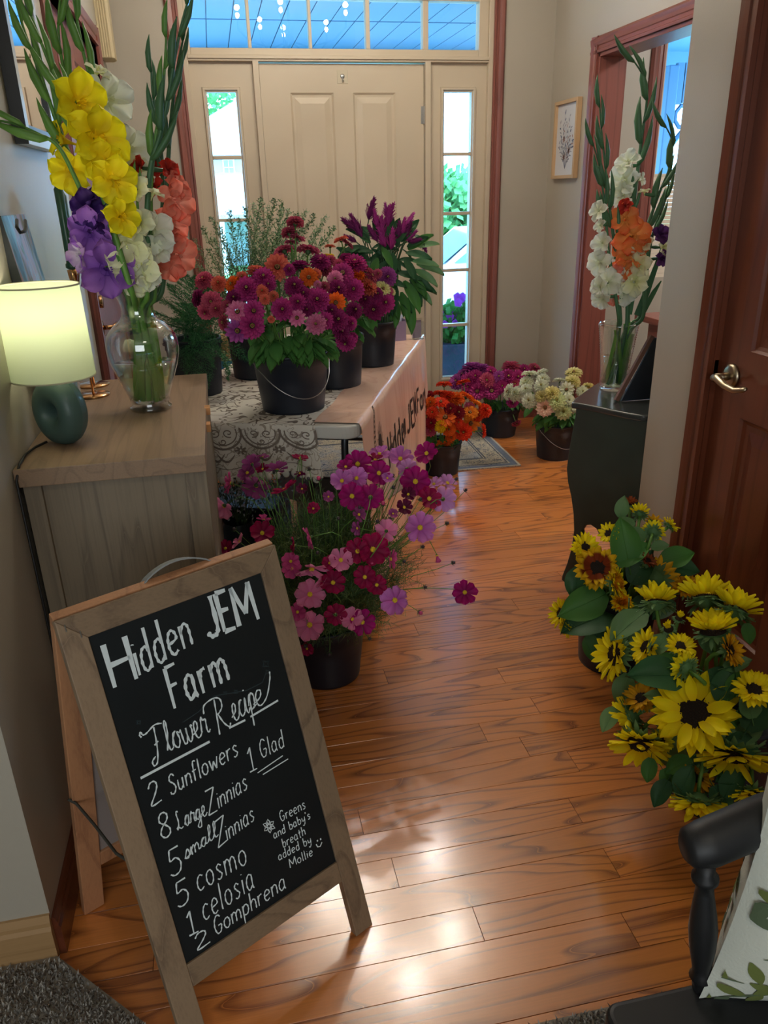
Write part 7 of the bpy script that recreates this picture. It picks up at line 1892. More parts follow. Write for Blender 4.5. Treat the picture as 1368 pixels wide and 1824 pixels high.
SL = [ # u, v (leaf base), angle in the picture, length px, material, tilt, bucket
 (1120, 1005, 100, 85, 0, .6, 1), (1090, 1000, 25, 75, 0, .5, 1), (1080, 1058, 205, 95, 0, .7, 1), (1092, 1088, 200, 100, 2, .3, 1), (1175, 1000, 15, 62, 0, .7, 1), (1180, 1005, -8, 66, 2, .4, 1), (1130, 928, 200, 42, 1, .6, 1), (1105, 922, 80, 40, 1, .3, 1),
 (1070, 1108, 250, 55, 2, .3, 1), (1125, 1040, 60, 70, 2, .2, 1), (1030, 1010, 260, 60, 2, .2, 1), (1160, 975, 10, 32, 1, .5, 1), (1150, 1090, 215, 80, 1, .5, 2), (1120, 1085, 265, 90, 1, .4, 2), (1190, 1130, 230, 55, 1, .4, 2), (1220, 1205, 175, 100, 2, .4, 2), (1120, 1200, 250, 60, 1, .4, 2),
 (1245, 1130, -35, 62, 1, .5, 2), (1175, 1300, -60, 82, 1, .5, 2), (1270, 1290, 8, 46, 0, .5, 2), (1280, 1250, 70, 65, 2, .3, 2), (1330, 1300, 60, 85, 2, .3, 2), (1160, 1350, 260, 42, 0, .7, 2), (1100, 1260, 235, 50, 1, .4, 2), (1300, 1318, 20, 58, 1, .4, 2), (1310, 1380, 130, 70, 2, .3, 2), (1190, 1390, 240, 50, 2, .3, 2), (1260, 1200, -20, 70, 2, .3, 2), (1350, 1330, 170, 60, 2, .3, 2), (1290, 1420, 60, 60, 2, .2, 2), (1170, 1230, 20, 60, 2, .3, 2), (1210, 1420, 70, 60, 2, .2, 2), (1330, 1110, -80, 36, 0, .3, 2),
 (1210, 1170, 200, 48, 0, .4, 2), (1140, 1215, 30, 50, 0, .4, 2), (1190, 1250, 160, 44, 1, .3, 2), (1250, 1345, 250, 55, 2, .2, 2), (1270, 1400, 300, 55, 2, .2, 2), (1230, 1350, 210, 50, 0, .3, 2), (1300, 1240, 60, 50, 0, .4, 2), (1340, 1280, 100, 55, 1, .3, 2), (1290, 1190, 20, 48, 1, .4, 2), (1180, 1370, 300, 45, 0, .3, 2), (1330, 1370, 200, 55, 2, .3, 2), (1110, 1070, 300, 55, 0, .4, 1), (1150, 1060, 250, 60, 2, .3, 1), (1200, 1070, 220, 50, 2, .3, 1), (1050, 1130, 280, 50, 0, .3, 1), (1150, 960, 150, 40, 1, .5, 1)]
LM = [M_LEAF, M_LEAFL, M_LEAFD]
for u, v, ang, L, mi, tilt, bkn in SL:
    C, rad = (SD1, SR1) if bkn == 1 else (SD2, SR2)
    p, n, t = dome(u, v, C, tuple(r * .93 for r in rad))
    tc = (CAMP - p).normalized()
    a = math.radians(ang); d = (CAM_R * math.cos(a) + CAM_U * math.sin(a) + tc * .15).normalized()
    nn = (tc * (.4 + tilt) + CAM_U * (.9 - tilt) + n * .3).normalized(); nn = (nn - d * nn.dot(d)).normalized(); y = nn.cross(d)
    root, rp_ = min(sun_roots, key=lambda q: (q[1] - p).length)
    Ml = Matrix(((d.x, y.x, nn.x, 0), (d.y, y.y, nn.y, 0), (d.z, y.z, nn.z, 0), (0, 0, 0, 1)))
    put('leaf', sleaf(LM[mi]), root, Matrix.Translation(p - WORLD_OFF[root.name]) @ Ml @ Matrix.Diagonal((1, .86, 1, 1)) @ Matrix.Scale(L * t / FPX * .95, 4))
# ---------------------------------------------------------------- glass vases
VL = Vector((-0.204, 2.022, CZ))
VG = empty('glass_vase', VL, 'clear glass vase with flared neck on the sideboard, half full of water', 'vase')
prof = [(0.0005, 0.0), (0.050, 0.0), (0.053, 0.004), (0.053, 0.010), (0.047, 0.016), (0.052, 0.035), (0.070, 0.085), (0.084, 0.125), (0.0885, 0.158), (0.083, 0.188), (0.066, 0.210), (0.050, 0.222), (0.041, 0.235), (0.038, 0.252), (0.042, 0.272), (0.052, 0.293), (0.0635, 0.306)]
def smooth(pr, k=3):
    return catmull(pr, k)
pr_ = prof[:5] + smooth(prof[5:], 3)
inner = [(max(r - .0028, .001), z + (.004 if z < .02 else 0)) for r, z in pr_[4:]]
part('body', MB().lathe(pr_ + [(0.0645, 0.3075), (0.0625, 0.309)] + inner[::-1] + [(0.0005, 0.019)], 56, VL), M_VASE, VG, True)
lw = [(r - .0035, z) for r, z in pr_[5:] if z <= 0.118]
wat = part('water', MB().lathe([(0.0005, 0.021)] + lw + [(lw[-1][0], 0.119), (0.0005, 0.119)], 48, VL), M_WATER, VG, True)
VR = Vector((1.366, 2.535, 0.7255))
VG2 = empty('glass_vase', VR, 'straight ribbed glass vase of pale gladioli on the dark green chest', 'vase')
pr2 = [(0.0005, 0.0), (0.046, 0.0), (0.048, 0.006)]
for k in range(27):
    z = 0.012 + k * 0.0082; r = 0.046 + 0.020 * (k / 26) ** 1.6
    pr2 += [(r, z), (r + .004, z + .004)]
pr2 += [(0.069, 0.236)]
in2 = [(r - .005, z + (.008 if z < .01 else 0)) for r, z in pr2[2::3]]
part('body', MB().lathe(pr2 + [(0.066, 0.238)] + in2[::-1] + [(0.0005, in2[0][1])], 48, VR), M_VASE, VG2, True)
part('water', MB().lathe([(0.0005, 0.016), (0.040, 0.016), (0.042, 0.09), (0.044, 0.12), (0.0005, 0.12)], 40, VR), M_WATER, VG2, True)

# ---------------------------------------------------------------- gladioli
GC = {'yellow': ('FAF024', 'F4D414'), 'white': ('EDF0E6', 'E2E6C4'), 'cream': ('F6F6DC', 'E6E8A8'), 'dark purple': ('4A2A7A', '301858'), 'violet': ('AC74D4', '7A48B0'), 'lilac': ('B890D0', 'D8CCE0'), 'coral': ('F08068', 'F4A890'), 'red': ('C83828', '902018'), 'orange': ('F07848', 'E8A050'), 'plum': ('6A3A78', '4A2458')}
def glad_petal(colr, var):
    def f():
        fb = FB(); petal_geo(fb, .60, .52, base=.0, cup=.22, bend=-.20, nl=9, nw=5, shape=.66, base_w=.22, ruffle=.11, seed=var * 2.1)
        return fb.mesh('petal', petal_mat('gladiolus_' + colr.replace(' ', '_'), *GC[colr], 0.38))
    return shared(('gp', colr, var), f)
def glad_throat(colr):
    def f():
        fb = FB()
        n0 = 0
        fb.lathe([(.03, -.42), (.05, -.25), (.10, -.08), (.16, .06)], 12); fb.t += [0.0] * (len(fb.v) - n0)
        for k in range(3):
            n0 = len(fb.v); a = k * .5 - .5
            fb.tube([(0, 0, -.1), (.05 * math.cos(a), .05 * math.sin(a), .14), (.10 * math.cos(a), .10 * math.sin(a), .26)], [.012, .012, .016], 5); fb.t += [0.0] * (len(fb.v) - n0)
        return fb.mesh('floret', petal_mat('gladiolus_' + colr.replace(' ', '_'), *GC[colr], 0.38))
    return shared(('gt', colr), f)
def glad_bud(m):
    def f():
        b = MB(); vs = []
        b.tube([(0, 0, 0), (.15, 0, .10), (.5, 0, .13), (.8, 0, .07), (1.0, 0, 0)], [.06, .125, .135, .075, .012], 8, flat=.75)
        return b.mesh('bud', m, True)
    return shared(('gb', m.name), f)
M_LEAFV = petal_mat('gladiolus_leaf', '6C9C44', '5C8C3C', 0.3, 0.4)
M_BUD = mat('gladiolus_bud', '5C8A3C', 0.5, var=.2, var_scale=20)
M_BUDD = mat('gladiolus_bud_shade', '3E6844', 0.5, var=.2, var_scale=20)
def gladiolus(path, Y, vase, buds, florets, lab, leafs=(), tipcol=None, budmat=None, R0=.0068, group=None, blen=30, bud_until=.55):
    """path: picture points from the tip down to the vase mouth; florets: (u, v, r, colour, facing)"""
    bm = budmat or M_BUD
    vz = VL if vase == 0 else VR
    mouth_r = .028 if vase == 0 else .048
    pts = []
    n = len(path)
    for i, (u, v) in enumerate(path):
        yy = Y + (0) * i
        p = P(u, v, 1, yy)
        if vase == 0: p.x = max(p.x, XL + .012)
        pts.append(p)
    hh = .25 if vase == 0 else .22
    rng = random.Random(int(path[0][0] * 3 + path[0][1]))
    dv = pts[-1] - vz; off = Vector((dv.x, dv.y, 0))
    if off.length > mouth_r: off = off.normalized() * mouth_r
    mth = vz + off + Vector((0, 0, hh)); ba = rng.uniform(0, 6.28); bot = vz - off * .35 + Vector((.028 * math.cos(ba), .028 * math.sin(ba), .024))
    mid_ = mth.lerp(bot, .5) + Vector((rng.uniform(-.012, .012), rng.uniform(-.012, .012), 0))
    allp = [tuple(p) for p in pts] + [tuple(mth), tuple(mid_), tuple(bot)]
    sm = [Vector(p) for p in catmull(allp, 5)]
    N = len(sm)
    root = empty('gladiolus', bot, lab, 'flower', group)
    rads = [R0 * (0.30 + 0.65 * min(1, i / N * 1.8)) for i in range(N)]
    part('stem', MB().tube(sm, rads, 8), bm, root, True)
    # buds alternate along the upper stalk
    cum = [0]
    for a, b_ in zip(sm[:-1], sm[1:]): cum.append(cum[-1] + (b_ - a).length)
    Lp = cum[[i for i in range(N) if i == min(N - 1, 5 * (len(pts) - 1))][0]]
    tc0 = (CAMP - sm[0]).normalized()
    buds = max(2, int(buds * .66)) if buds > 2 else buds
    for k in range(buds):
        s = Lp * bud_until * (k / max(1, buds)) ** 1.0
        i = max(j for j in range(N) if cum[j] <= s + 1e-9); i = min(i, N - 2)
        t = (s - cum[i]) / max(1e-6, cum[i + 1] - cum[i]); q = sm[i].lerp(sm[i + 1], t)
        up = (sm[max(i - 1, 0)] - sm[i + 1]).normalized()
        tc = (CAMP - q).normalized(); side = up.cross(tc).normalized() * (1 if k % 2 else -1)
        d = (up + side * (.06 + .16 * k / max(1, buds)) + tc * .04).normalized()
        if k == 0: d = up
        nn = (side * .8 + tc * .5); nn = (nn - d * nn.dot(d)).normalized(); y = nn.cross(d)
        Ml = Matrix(((d.x, y.x, nn.x, 0), (d.y, y.y, nn.y, 0), (d.z, y.z, nn.z, 0), (0, 0, 0, 1)))
        L = blen * (q - CAMP).length / FPX * (.95 + .5 * k / max(1, buds))
        put('bud', glad_bud(bm), root, Matrix.Translation(q - d * L * .15 - bot) @ Ml @ Matrix.Diagonal((L * 1.7, L * 1.25, L * 1.05, 1)))
        if tipcol and k > buds * .6:
            put('bud', glad_bud(mat('bud_tip_' + tipcol, tipcol, .6)), root, Matrix.Translation(q + d * L * .25 - bot) @ Ml @ Matrix.Scale(L * .8, 4), label='opening bud showing colour')
    for (u, v, r, colr, f) in florets:
        p = P(u, v, 1, Y - .012)
        if vase == 0: p.x = max(p.x, XL + .03)
        fn = facing(p, Vector((0, -1, 0)), f); sc = 2.1 * r * (p - CAMP).length / FPX
        M = Matrix.Translation(p - bot) @ frame_to(fn, rng.uniform(-.3, .3)) @ Matrix.Scale(sc, 4)
        fl = put('floret', glad_throat(colr), root, M)
        for k in range(6):
            e = rng.uniform(.30, .62) if k % 2 else rng.uniform(.15, .45)
            put('petal', glad_petal(colr, k % 3), fl, RX(k * 1.0472 + .5, e, .06, .02 if k % 2 else 0, rng.uniform(-.2, .2)) @ Matrix.Scale(rng.uniform(.9, 1.08), 4))
        # bract behind the floret
        j = min(range(N), key=lambda q: (sm[q] - p).length); q = sm[j]
        d = (p - fn * sc * .25 - q)
        if d.length > .004:
            part('bract', MB().tube([q, q + d * .5, p - fn * sc * .2], [.004, .006, .004], 6), bm, root, True)
    for j in range(2):
        aa = rng.uniform(0, 6.28); rr_ = rng.uniform(.022, .040)
        b0 = vz + Vector((rr_ * math.cos(aa), rr_ * math.sin(aa), .026)); b3 = mth + Vector((rng.uniform(-.008, .008), rng.uniform(-.008, .008), rng.uniform(-.02, .04)))
        bp_s = bez(b0, b0.lerp(b3, .3) + Vector((rr_ * .5 * math.cos(aa), rr_ * .5 * math.sin(aa), 0)), b0.lerp(b3, .7), b3, 7)
        fb = FB(); vs = []; s_ = Vector((1, .3 * (j - .5), 0)).normalized()
        for i_, q in enumerate(bp_s): vs += [q - s_ * .0065, q + Vector((0, .0015, 0)), q + s_ * .0065]
        fb.addt(vs, [(3 * i_ + k_, 3 * i_ + k_ + 1, 3 * i_ + k_ + 4, 3 * i_ + k_ + 3) for i_ in range(len(bp_s) - 1) for k_ in (0, 1)], [.6] * len(vs))
        put('leaf', fb.mesh('leaf', M_LEAFV), root, Matrix.Translation(-bot))
    for (pl_, w) in leafs:
        lp = [P(u, v, 1, Y - .004) for u, v in pl_]; b = FB(); m_ = len(lp); vs = []; ts = []
        for i, q in enumerate(lp):
            t = (lp[min(i + 1, m_ - 1)] - lp[max(i - 1, 0)]).normalized(); s = t.cross((CAMP - q).normalized()).normalized()
            ww = w * (math.sin(math.pi * min(.5, .5 * (1 - i / (m_ - 1)) + .06)))
            vs += [q - s * ww, q + Vector((0, .003, 0)), q + s * ww]; ts += [.5] * 3
        b.addt(vs, [(3 * i + k, 3 * i + k + 1, 3 * i + k + 4, 3 * i + k + 3) for i in range(m_ - 1) for k in (0, 1)], ts)
        o = put('leaf', b.mesh('leaf', M_LEAF if vase == 0 else M_LEAFD), root, Matrix.Translation(-bot))
gladiolus([(34, -30), (60, 40), (95, 130), (125, 190), (155, 265), (180, 340), (205, 420), (235, 520)], 1.93, 0, 11,
          [(139, 183, 32, 'yellow', (.35, .1, .9)), (173, 247, 36, 'yellow', (.3, 0, .9)), (203, 322, 30, 'yellow', (.1, -.2, .9)), (215, 386, 24, 'yellow', (.35, .1, .9)), (181, 290, 26, 'yellow', (.2, -.1, .8))],
          'tall gladiolus with large open yellow blooms leaning left in the flared vase', tipcol='E8DC20', blen=34, leafs=[([(235, 520), (205, 440), (192, 400)], .006)], group='gladioli in the flared vase')
gladiolus([(22, -20), (45, 60), (78, 150), (100, 215), (125, 280), (165, 390), (228, 530)], 2.03, 0, 12,
          [(113, 250, 22, 'yellow', (-.6, .2, .5)), (127, 305, 27, 'yellow', (-.3, -.3, .8))],
          'gladiolus with two shaded yellow blooms behind the tall yellow stalk', blen=34)
gladiolus([(108, -15), (104, 55), (112, 115), (130, 180), (165, 300), (200, 420), (240, 525)], 2.06, 0, 8,
          [], 'budding green gladiolus stalk with one yellow-tipped bud near its top', tipcol='E8E060', blen=38, bud_until=.42)
gladiolus([(126, -30), (138, 40), (150, 100), (165, 150), (195, 240), (225, 380), (250, 525)], 2.08, 0, 7,
          [(189, 178, 30, 'white', (.35, .2, .8)), (172, 128, 15, 'cream', (.2, .7, .4)), (226, 266, 28, 'white', (.3, .1, .8)), (236, 306, 20, 'cream', (.2, 0, .8))],
          'gladiolus with ruffled white blooms just right of the yellow one', blen=34, bud_until=.36)
gladiolus([(-6, 214), (30, 222), (70, 240), (105, 262), (140, 330), (170, 400), (200, 460), (236, 525)], 1.95, 0, 6,
          [(160, 372, 24, 'dark purple', (-.2, 0, .8)), (172, 347, 17, 'dark purple', (-.5, .4, .5)), (160, 412, 28, 'violet', (-.1, 0, 1)), (190, 478, 35, 'violet', (.1, -.15, 1)), (146, 452, 22, 'lilac', (-.7, -.1, .5)), (190, 400, 16, 'dark purple', (.2, .1, .7))],
          'gladiolus with violet and dark purple blooms, its bare tip bending far left', blen=36, bud_until=.30)
gladiolus([(243, 330), (245, 365), (247, 400), (250, 440), (256, 490), (262, 530)], 1.96, 0, 2,
          [(243, 338, 17, 'cream', (-.2, .3, .7)), (248, 398, 18, 'cream', (.1, .3, .9)), (222, 442, 31, 'cream', (-.1, .05, 1)), (238, 474, 30, 'cream', (0, -.1, 1)), (260, 490, 20, 'white', (.5, 0, .8)), (232, 414, 16, 'cream', (-.1, .5, .7)), (242, 506, 17, 'cream', (-.1, -.5, .7))],
          'short gladiolus with creamy ruffled blooms low over the vase rim', blen=24, bud_until=.2)
gladiolus([(296, 60), (294, 110), (288, 180), (275, 260), (268, 340), (270, 430), (275, 525)], 2.0, 0, 9,
          [(270, 415, 27, 'white', (0, .1, .9)), (279, 442, 20, 'white', (.2, -.3, .8)), (272, 345, 13, 'cream', (.2, .8, .2))],
          'gladiolus with bluish white blooms between the cream and coral ones', blen=30, bud_until=.55)
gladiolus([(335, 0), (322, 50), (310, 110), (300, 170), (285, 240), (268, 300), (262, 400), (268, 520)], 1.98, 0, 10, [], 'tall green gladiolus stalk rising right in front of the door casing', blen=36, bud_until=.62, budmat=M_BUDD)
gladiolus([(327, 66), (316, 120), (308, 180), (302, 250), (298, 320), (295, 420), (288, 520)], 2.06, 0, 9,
          [(300, 303, 14, 'red', (.5, .3, .6)), (273, 330, 13, 'red', (-.4, .1, .7)), (249, 297, 12, 'red', (-.5, .3, .6)), (312, 330, 17, 'coral', (.6, .2, .6)), (311, 356, 24, 'coral', (.4, 0, .8)), (305, 398, 24, 'coral', (.2, 0, .9)), (312, 428, 17, 'coral', (.6, 0, .7)), (314, 455, 26, 'coral', (.3, -.1, .9)), (303, 474, 18, 'coral', (-.1, -.4, .8))],
          'gladiolus with coral-red blooms at the right side of the flared vase', blen=32, bud_until=.5, budmat=M_BUDD)
gladiolus([(269, 122), (272, 165), (280, 215), (288, 280), (290, 360), (284, 440), (280, 520)], 2.12, 0, 8, [(276, 300, 10, 'red', (0, .2, .8))], 'slim dark bud stalk left of the tall right-hand gladiolus', blen=30, bud_until=.55, budmat=M_BUDD)
# extra leaves / stems inside the vase are part of the stalks above
gladiolus([(1126, 105), (1140, 125), (1152, 150), (1151, 190), (1145, 230), (1139, 276), (1133, 326), (1126, 396), (1120, 480), (1119, 565)], 2.53, 1, 10,
          [(1119, 290, 15, 'white', (-.3, .5, .6)), (1112, 322, 20, 'white', (-.4, .1, .8)), (1109, 348, 17, 'white', (-.5, -.1, .7)), (1141, 320, 8, 'white', (.6, .2, .5))],
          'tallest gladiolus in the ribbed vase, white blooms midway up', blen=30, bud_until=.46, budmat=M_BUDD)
gladiolus([(1128, 345), (1126, 370), (1120, 400), (1122, 460), (1118, 510), (1117, 565)], 2.49, 1, 4,
          [(1113, 392, 19, 'orange', (-.1, .3, .9)), (1125, 421, 24, 'orange', (.15, .1, 1)), (1121, 453, 22, 'orange', (.05, -.1, 1)), (1114, 368, 10, 'red', (-.3, .4, .7)), (1096, 482, 10, 'coral', (-.5, -.2, .7)), (1108, 478, 15, 'orange', (-.1, -.3, .8)), (1093, 533, 9, 'coral', (-.3, -.3, .7))],
          'gladiolus with orange blooms in the middle of the ribbed vase', blen=22, bud_until=.3, budmat=M_BUDD)
gladiolus([(1068, 185), (1071, 227), (1076, 276), (1082, 333), (1088, 389), (1094, 431), (1099, 490), (1105, 565)], 2.50, 1, 13,
          [(1098, 478, 12, 'white', (0, .3, .8)), (1110, 520, 18, 'white', (.1, -.2, .9)), (1092, 512, 15, 'white', (-.1, .1, .9))],
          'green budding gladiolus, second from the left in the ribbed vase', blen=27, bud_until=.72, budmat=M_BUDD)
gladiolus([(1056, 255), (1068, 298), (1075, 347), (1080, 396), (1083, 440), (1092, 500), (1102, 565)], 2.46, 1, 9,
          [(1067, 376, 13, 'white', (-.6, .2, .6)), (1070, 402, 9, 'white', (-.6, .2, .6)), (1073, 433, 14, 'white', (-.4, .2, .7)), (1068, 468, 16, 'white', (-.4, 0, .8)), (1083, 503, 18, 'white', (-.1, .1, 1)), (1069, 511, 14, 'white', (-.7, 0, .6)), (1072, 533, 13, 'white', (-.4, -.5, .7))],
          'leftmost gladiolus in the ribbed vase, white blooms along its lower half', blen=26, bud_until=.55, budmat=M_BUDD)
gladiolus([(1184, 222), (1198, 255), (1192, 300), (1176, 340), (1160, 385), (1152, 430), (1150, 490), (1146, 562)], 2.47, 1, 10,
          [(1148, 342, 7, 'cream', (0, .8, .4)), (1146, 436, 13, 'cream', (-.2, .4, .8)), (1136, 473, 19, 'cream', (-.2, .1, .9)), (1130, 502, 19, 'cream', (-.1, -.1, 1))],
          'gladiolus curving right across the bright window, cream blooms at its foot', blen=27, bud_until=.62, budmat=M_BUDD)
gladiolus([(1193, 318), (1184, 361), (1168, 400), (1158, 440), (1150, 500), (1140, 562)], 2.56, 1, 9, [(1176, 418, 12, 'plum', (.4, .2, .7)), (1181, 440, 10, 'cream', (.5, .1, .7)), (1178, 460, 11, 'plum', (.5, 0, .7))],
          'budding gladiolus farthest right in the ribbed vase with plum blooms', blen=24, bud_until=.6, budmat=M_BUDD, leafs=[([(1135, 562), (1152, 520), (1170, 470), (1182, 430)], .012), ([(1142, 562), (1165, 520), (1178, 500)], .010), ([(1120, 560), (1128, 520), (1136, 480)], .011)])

# ---------------------------------------------------------------- celosia
def plume(colr, seed):
    def f():
        fb = FB(); rr = random.Random(seed)
        for k in range(120):
            t = k / 120; a = k * 2.4; r = .22 * (1 - t) + .01
            petal_geo(fb, rr.uniform(.26, .46) * (1 - t * .55), .09, Matrix.Translation((0, 0, t * .8)) @ RX(a, rr.uniform(.75, 1.2), r * .3), nl=2, nw=1, cup=.2, bend=.1, shape=.35, base_w=.4)
        n0 = len(fb.v); fb.tube([(0, 0, 0), (0, 0, .5), (0.02, 0, 1.0)], [.06, .04, .01], 6); fb.t += [0.4] * (len(fb.v) - n0)
        return fb.mesh('plume', petal_mat('celosia_' + colr, {'pink': 'CC4CA4', 'purple': '96387C', 'bright': 'E068BC'}[colr], {'pink': '9A2878', 'purple': '5C1850', 'bright': 'B03890'}[colr], .25))
    return shared(('pl', colr, seed), f)
CE = [(607, 388, -55, 40, 'purple'), (622, 380, -35, 34, 'purple'), (630, 392, -25, 34, 'purple'), (612, 418, -60, 26, 'purple'), (667, 350, 14, 42, 'purple'), (666, 372, -12, 34, 'pink'), (680, 382, 0, 44, 'pink'), (694, 364, 6, 40, 'pink'), (702, 360, 20, 42, 'pink'), (672, 402, -22, 40, 'pink'),
      (712, 392, 8, 34, 'purple'), (722, 386, 12, 34, 'pink'), (738, 378, 30, 32, 'bright'), (733, 392, 20, 34, 'purple'), (744, 410, 50, 28, 'pink'), (752, 426, 80, 26, 'purple'), (761, 450, 150, 26, 'purple'), (655, 400, -30, 34, 'purple'), (700, 404, 5, 40, 'pink'), (686, 360, -5, 26, 'bright')]
rng = random.Random(40)
labs = auto_labels([(a[0], a[1], {'purple': 'dark purple', 'pink': 'magenta', 'bright': 'bright pink'}[a[4]]) for a in CE], 'celosia', 'the far table bucket')
CC_, CR_ = Vector((0.62, 3.13, 1.10)), (0.22, 0.12, 0.24)
cel_roots = []
for (u, v, ang, L, colr), lab in zip(CE, labs):
    a = math.radians(ang)
    bu, bv = u - math.sin(a) * L, v + math.cos(a) * L
    p, n, t = dome(bu, bv, CC_, CR_)
    tip = CAMP + ray(u, v) * t
    d = (tip - p); ln = d.length; d.normalize(); base = into_bucket('cel', rng)[0]
    root = empty('celosia', base, lab, 'flower', 'celosia on the table')
    cel_roots.append((root, p))
    put('plume', plume(colr, 1 + int(u) % 2), root, Matrix.Translation(p - base) @ frame_to(d, rng.uniform(0, 6)) @ Matrix.Scale(ln * 1.05, 4))
    pts = stem_to(root, p, d, 'cel', rng, .0022, .003, M_STEMD)
    for k in range(2):
        q = pts[rng.choice((1, 2, 3, 4))]; ax = Vector((rng.uniform(-1, 1), rng.uniform(-1.2, 0), rng.uniform(-.5, .4))).normalized()
        put('leaf', zleaf(M_LEAFD), root, Matrix.Translation(q - base) @ frame_to(Vector((rng.uniform(-.5, .5), rng.uniform(-1, 0), .8)), rng.uniform(0, 6.28)) @ Matrix.Diagonal((1, .6, 1, 1)) @ Matrix.Scale(rng.uniform(.06, .09), 4))
CL = [(640, 440, 200, 40, 2), (650, 460, 220, 45, 2), (665, 450, 170, 40, 2), (700, 450, 270, 45, 2), (690, 470, 250, 50, 2), (720, 460, 300, 45, 2), (735, 465, -5, 45, 1), (742, 470, -15, 50, 1), (738, 480, -30, 48, 1), (730, 490, -50, 50, 0), (720, 500, -60, 60, 0), (715, 520, -75, 50, 0), (700, 500, 270, 60, 2), (725, 530, -80, 62, 0), (705, 430, 200, 36, 2), (745, 440, 15, 36, 1), (668, 478, 230, 50, 2), (680, 440, 300, 40, 0), (655, 425, 150, 40, 2), (640, 415, 140, 36, 0), (725, 440, 30, 40, 2), (708, 545, 265, 38, 0), (685, 500, 280, 60, 2), (735, 508, -40, 46, 1)]
rq = random.Random(91)
for _ in range(46):
    a_ = rq.uniform(0, 6.28); q_ = rq.random() ** .5
    CL.append((690 + 50 * q_ * math.cos(a_), 475 + 62 * q_ * math.sin(a_), rq.uniform(0, 360) if q_ < .5 else -math.degrees(a_) + rq.uniform(-40, 40), rq.uniform(34, 52), rq.choice((2, 2, 2, 0))))
for (u, v, ang, L, mi) in CL:
    p, n, t = dome(u, v, CC_, CR_); tc = (CAMP - p).normalized(); a = math.radians(ang)
    d = (CAM_R * math.cos(a) + CAM_U * math.sin(a) + tc * .1).normalized(); nn = (tc * .7 + CAM_U * .6 + n * .3); nn = (nn - d * nn.dot(d)).normalized(); y = nn.cross(d)
    root, _ = min(cel_roots, key=lambda q: (q[1] - p).length)
    put('leaf', zleaf(LM[mi]), root, Matrix.Translation(p - WORLD_OFF[root.name]) @ Matrix(((d.x, y.x, nn.x, 0), (d.y, y.y, nn.y, 0), (d.z, y.z, nn.z, 0), (0, 0, 0, 1))) @ Matrix.Diagonal((1, .7, 1, 1)) @ Matrix.Scale(L * t / FPX * 1.0, 4))

# ---------------------------------------------------------------- fine pale-green sprays behind the zinnias
M_SPR = mat('spray_green', '7C9A70', 0.6); M_SPRD = mat('spray_green_dark', '4E7454', 0.6)
def spray(seed, m, m2):
    def f():
        b = MB(); rr = random.Random(seed)
        b.tube([(0, 0, 0), (.01, 0, .5), (0, .01, 1)], [.006, .004, .002], 5)
        for k in range(58):
            t = .12 + .86 * k / 58; a = k * 2.4; L = rr.uniform(.10, .24) * (1.15 - t)
            o = Vector((0, 0, t)); d = Vector((math.cos(a), math.sin(a), rr.uniform(.9, 1.5))).normalized()
            e = o + d * L; s = d.orthogonal().normalized() * .0016
            b.mi = 0; b.add([o - s, o + s, e + s * .5, e - s * .5], [(0, 1, 2, 3)])
            for j in range(9):
                q = o + d * L * (.2 + .8 * j / 8); b.mi = rr.choice((0, 0, 1))
                l = Vector((rr.gauss(0, 1), rr.gauss(0, 1), rr.uniform(0, 1.4))).normalized() * rr.uniform(.014, .030); w_ = l.orthogonal().normalized() * .0055
                b.add([q, q + l * .5 + w_, q + l, q + l * .5 - w_], [(0, 1, 2, 3)])
        return b.mesh('sprig', [m, m2])
    return shared(('spr', seed), f)
SP_ = [(330, 440), (345, 424), (358, 402), (374, 384), (392, 400), (408, 372), (424, 384), (436, 366), (452, 358), (466, 350), (478, 364), (490, 352), (503, 358), (516, 370), (532, 376), (548, 372), (562, 380), (584, 382), (598, 402), (342, 462), (368, 440), (400, 430), (440, 420), (470, 410), (500, 405), (352, 490), (420, 440), (455, 440), (485, 430), (380, 420), (540, 400), (570, 405)]
labs = auto_labels([(a, b_, 'feathery green') for a, b_ in SP_], 'sprig', 'the hidden back bucket')
rng = random.Random(50)
Lc = BK['lace'][0] + Vector((0, 0, .17))
for (u, v), lab in zip(SP_, labs):
    yy = 3.09 + rng.uniform(-.10, .12)
    tip = P(u, v, 1, yy); base = into_bucket('lace', rng)[0]
    st = Lc + Vector((rng.uniform(-.05, .05), rng.uniform(-.05, .05), 0)); st += (tip - st) * .12
    root = empty('green_sprig', base, lab, 'foliage', 'feathery green sprigs behind the zinnias')
    d = tip - st; L = d.length
    put('sprig', spray(int(u) % 4, M_SPR, M_SPRD), root, Matrix.Translation(st - base) @ frame_to(d, rng.uniform(0, 6)) @ Matrix.Scale(L, 4))
    part('stem', MB().tube([st, Lc + Vector((0, 0, -.02)), base], .0016, 5), M_SPRD, root)

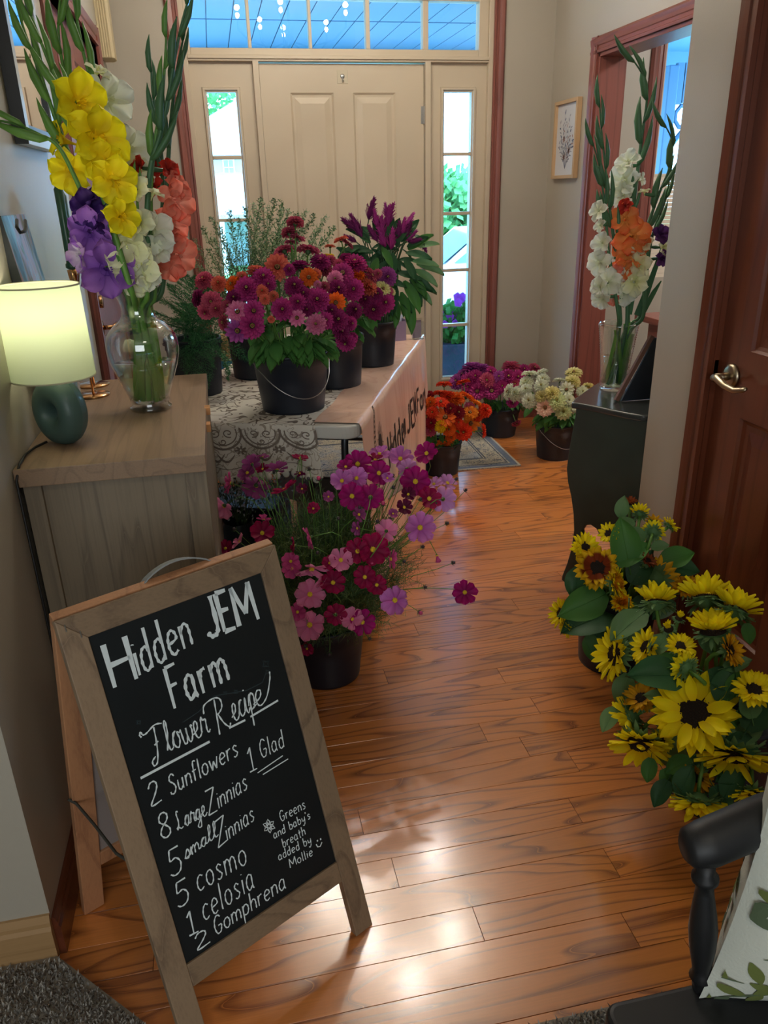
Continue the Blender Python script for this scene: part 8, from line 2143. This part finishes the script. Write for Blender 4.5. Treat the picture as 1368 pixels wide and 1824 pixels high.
# ---------------------------------------------------------------- asparagus fern
M_FERN = mat('fern_green', '2E6A40', 0.55); M_FERN2 = mat('fern_green_light', '4A8A54', 0.55)
def frond(seed):
    def f():
        b = MB(); rr = random.Random(seed)
        def C(t): return Vector((t, 0, .18 * math.sin(t * 2.4) - .16 * t * t))
        b.tube([C(i / 8) for i in range(9)], [.007 - .0006 * i for i in range(9)], 5)
        for k in range(30):
            t = .12 + .86 * k / 30; o = C(t)
            for sg in (-1, 1):
                L = .26 * math.sin(math.pi * min(1, .25 + t * .8)) * rr.uniform(.8, 1.1)
                d = Vector((.55, sg * .8, rr.uniform(-.15, .35))).normalized()
                s = Vector((0, 0, .0015)); e = o + d * L + Vector((0, 0, -.03))
                b.add([o - s, o + s, e], [(0, 1, 2)])
                for j in range(15):
                    q = o.lerp(e, .08 + .92 * j / 14); b.mi = rr.choice((0, 1))
                    l = (d * .8 + Vector((rr.gauss(0, .6), rr.gauss(0, .6), rr.gauss(0, .6)))).normalized() * rr.uniform(.026, .055); w_ = l.orthogonal().normalized() * .0046
                    b.add([q - w_, q + w_, q + l], [(0, 1, 2)])
        return b.mesh('frond', [M_FERN, M_FERN2])
    return shared(('fr', seed), f)
FR = [(196, 592), (230, 560), (262, 530), (300, 505), (322, 482), (350, 492), (376, 512), (405, 545), (428, 590), (440, 640), (408, 672), (370, 690), (335, 650), (300, 600), (390, 620), (355, 560), (330, 540), (420, 560), (380, 650), (345, 610), (318, 570), (350, 690), (332, 668), (365, 590)]
labs = auto_labels([(a, b_, 'dark green') for a, b_ in FR], 'fern frond', 'the fern bucket')
rng = random.Random(60); fc, _, frt, fh = BK['fern']
for (u, v), lab in zip(FR, labs):
    yy = 2.80 + rng.uniform(-.14, .06)
    if u < 300: yy = 2.72
    if v > 600: yy = 2.70
    tip = P(u, v, 1, yy); tip.x = max(tip.x, XL + .03)
    base = into_bucket('fern', rng)[0]
    st = fc + Vector((rng.uniform(-.03, .03), rng.uniform(-.05, .02), fh + .01))
    d = tip - st; L = d.length; dn = d.normalized()
    up = Vector((0, 0, 1)); up = (up - dn * up.dot(dn)).normalized(); y = up.cross(dn)
    root = empty('fern_frond', base, lab, 'foliage', 'fern fronds')
    put('frond', frond(int(u) % 4), root, Matrix.Translation(st - base) @ Matrix(((dn.x, y.x, up.x, 0), (dn.y, y.y, up.y, 0), (dn.z, y.z, up.z, 0), (0, 0, 0, 1))) @ Matrix.Rotation(rng.uniform(-.9, .9), 4, 'X') @ Matrix.Scale(L * 1.05, 4))
    part('stem', MB().tube([st, base], .002, 5), M_FERN, root)

# ---------------------------------------------------------------- white filler sprays stored under the table
rr = random.Random(70)
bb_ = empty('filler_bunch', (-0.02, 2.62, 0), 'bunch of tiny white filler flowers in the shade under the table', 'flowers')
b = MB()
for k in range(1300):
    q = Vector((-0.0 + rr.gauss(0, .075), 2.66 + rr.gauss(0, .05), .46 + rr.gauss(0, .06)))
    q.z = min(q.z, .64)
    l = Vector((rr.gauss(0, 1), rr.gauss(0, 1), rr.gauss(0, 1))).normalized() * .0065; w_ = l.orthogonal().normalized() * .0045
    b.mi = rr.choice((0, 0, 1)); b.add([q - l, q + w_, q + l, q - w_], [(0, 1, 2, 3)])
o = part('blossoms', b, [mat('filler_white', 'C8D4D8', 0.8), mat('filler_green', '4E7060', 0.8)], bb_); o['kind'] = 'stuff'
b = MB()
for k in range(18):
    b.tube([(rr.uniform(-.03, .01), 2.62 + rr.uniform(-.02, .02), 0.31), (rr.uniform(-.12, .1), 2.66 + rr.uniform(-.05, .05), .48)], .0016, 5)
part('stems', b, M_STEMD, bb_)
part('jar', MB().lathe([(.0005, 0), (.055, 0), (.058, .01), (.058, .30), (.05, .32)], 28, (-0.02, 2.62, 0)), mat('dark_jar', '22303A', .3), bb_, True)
# bouquet on the dining table, glimpsed behind the ribbed vase
dv_ = Vector((2.62, 3.55, .736))
e = empty('dining_bouquet', dv_, 'small bucket of yellow and pink flowers on the dining table behind the vase', 'flowers')
part('pot', MB().lathe([(.0005, 0), (.07, 0), (.085, .13), (.08, .13)], 24, dv_), M_BLACKPL, e, True)
leaf_cloud('foliage', (dv_.x, dv_.y, dv_.z + .22), (.13, .12, .13), 300, .05, M_LEAF, e, 71)
fb = FB(); rr = random.Random(72)
for k in range(16):
    q = dv_ + Vector((rr.uniform(-.14, .14), rr.uniform(-.14, .05), rr.uniform(.16, .38))); fb.mi = rr.choice((0, 1))
    M = Matrix.Translation(q) @ frame_to((CAMP - q) + Vector((rr.gauss(0, .5), 0, rr.gauss(0, .5)))) @ Matrix.Scale(.075, 4)
    for j in range(9):
        n0 = len(fb.f); petal_geo(fb, .5, .28, M @ RX(j * .698, .2), nl=2, nw=1, cup=.1, shape=.6)
part('blooms', fb, [petal_mat('bouquet_yellow', 'E8C030', 'D89820'), petal_mat('bouquet_plum', 'A85080', '783060')], e, True)['kind'] = 'stuff'
print('OBJECTS', len(bpy.data.objects), 'TRIS', sum(len(m.polygons) for m in bpy.data.meshes))
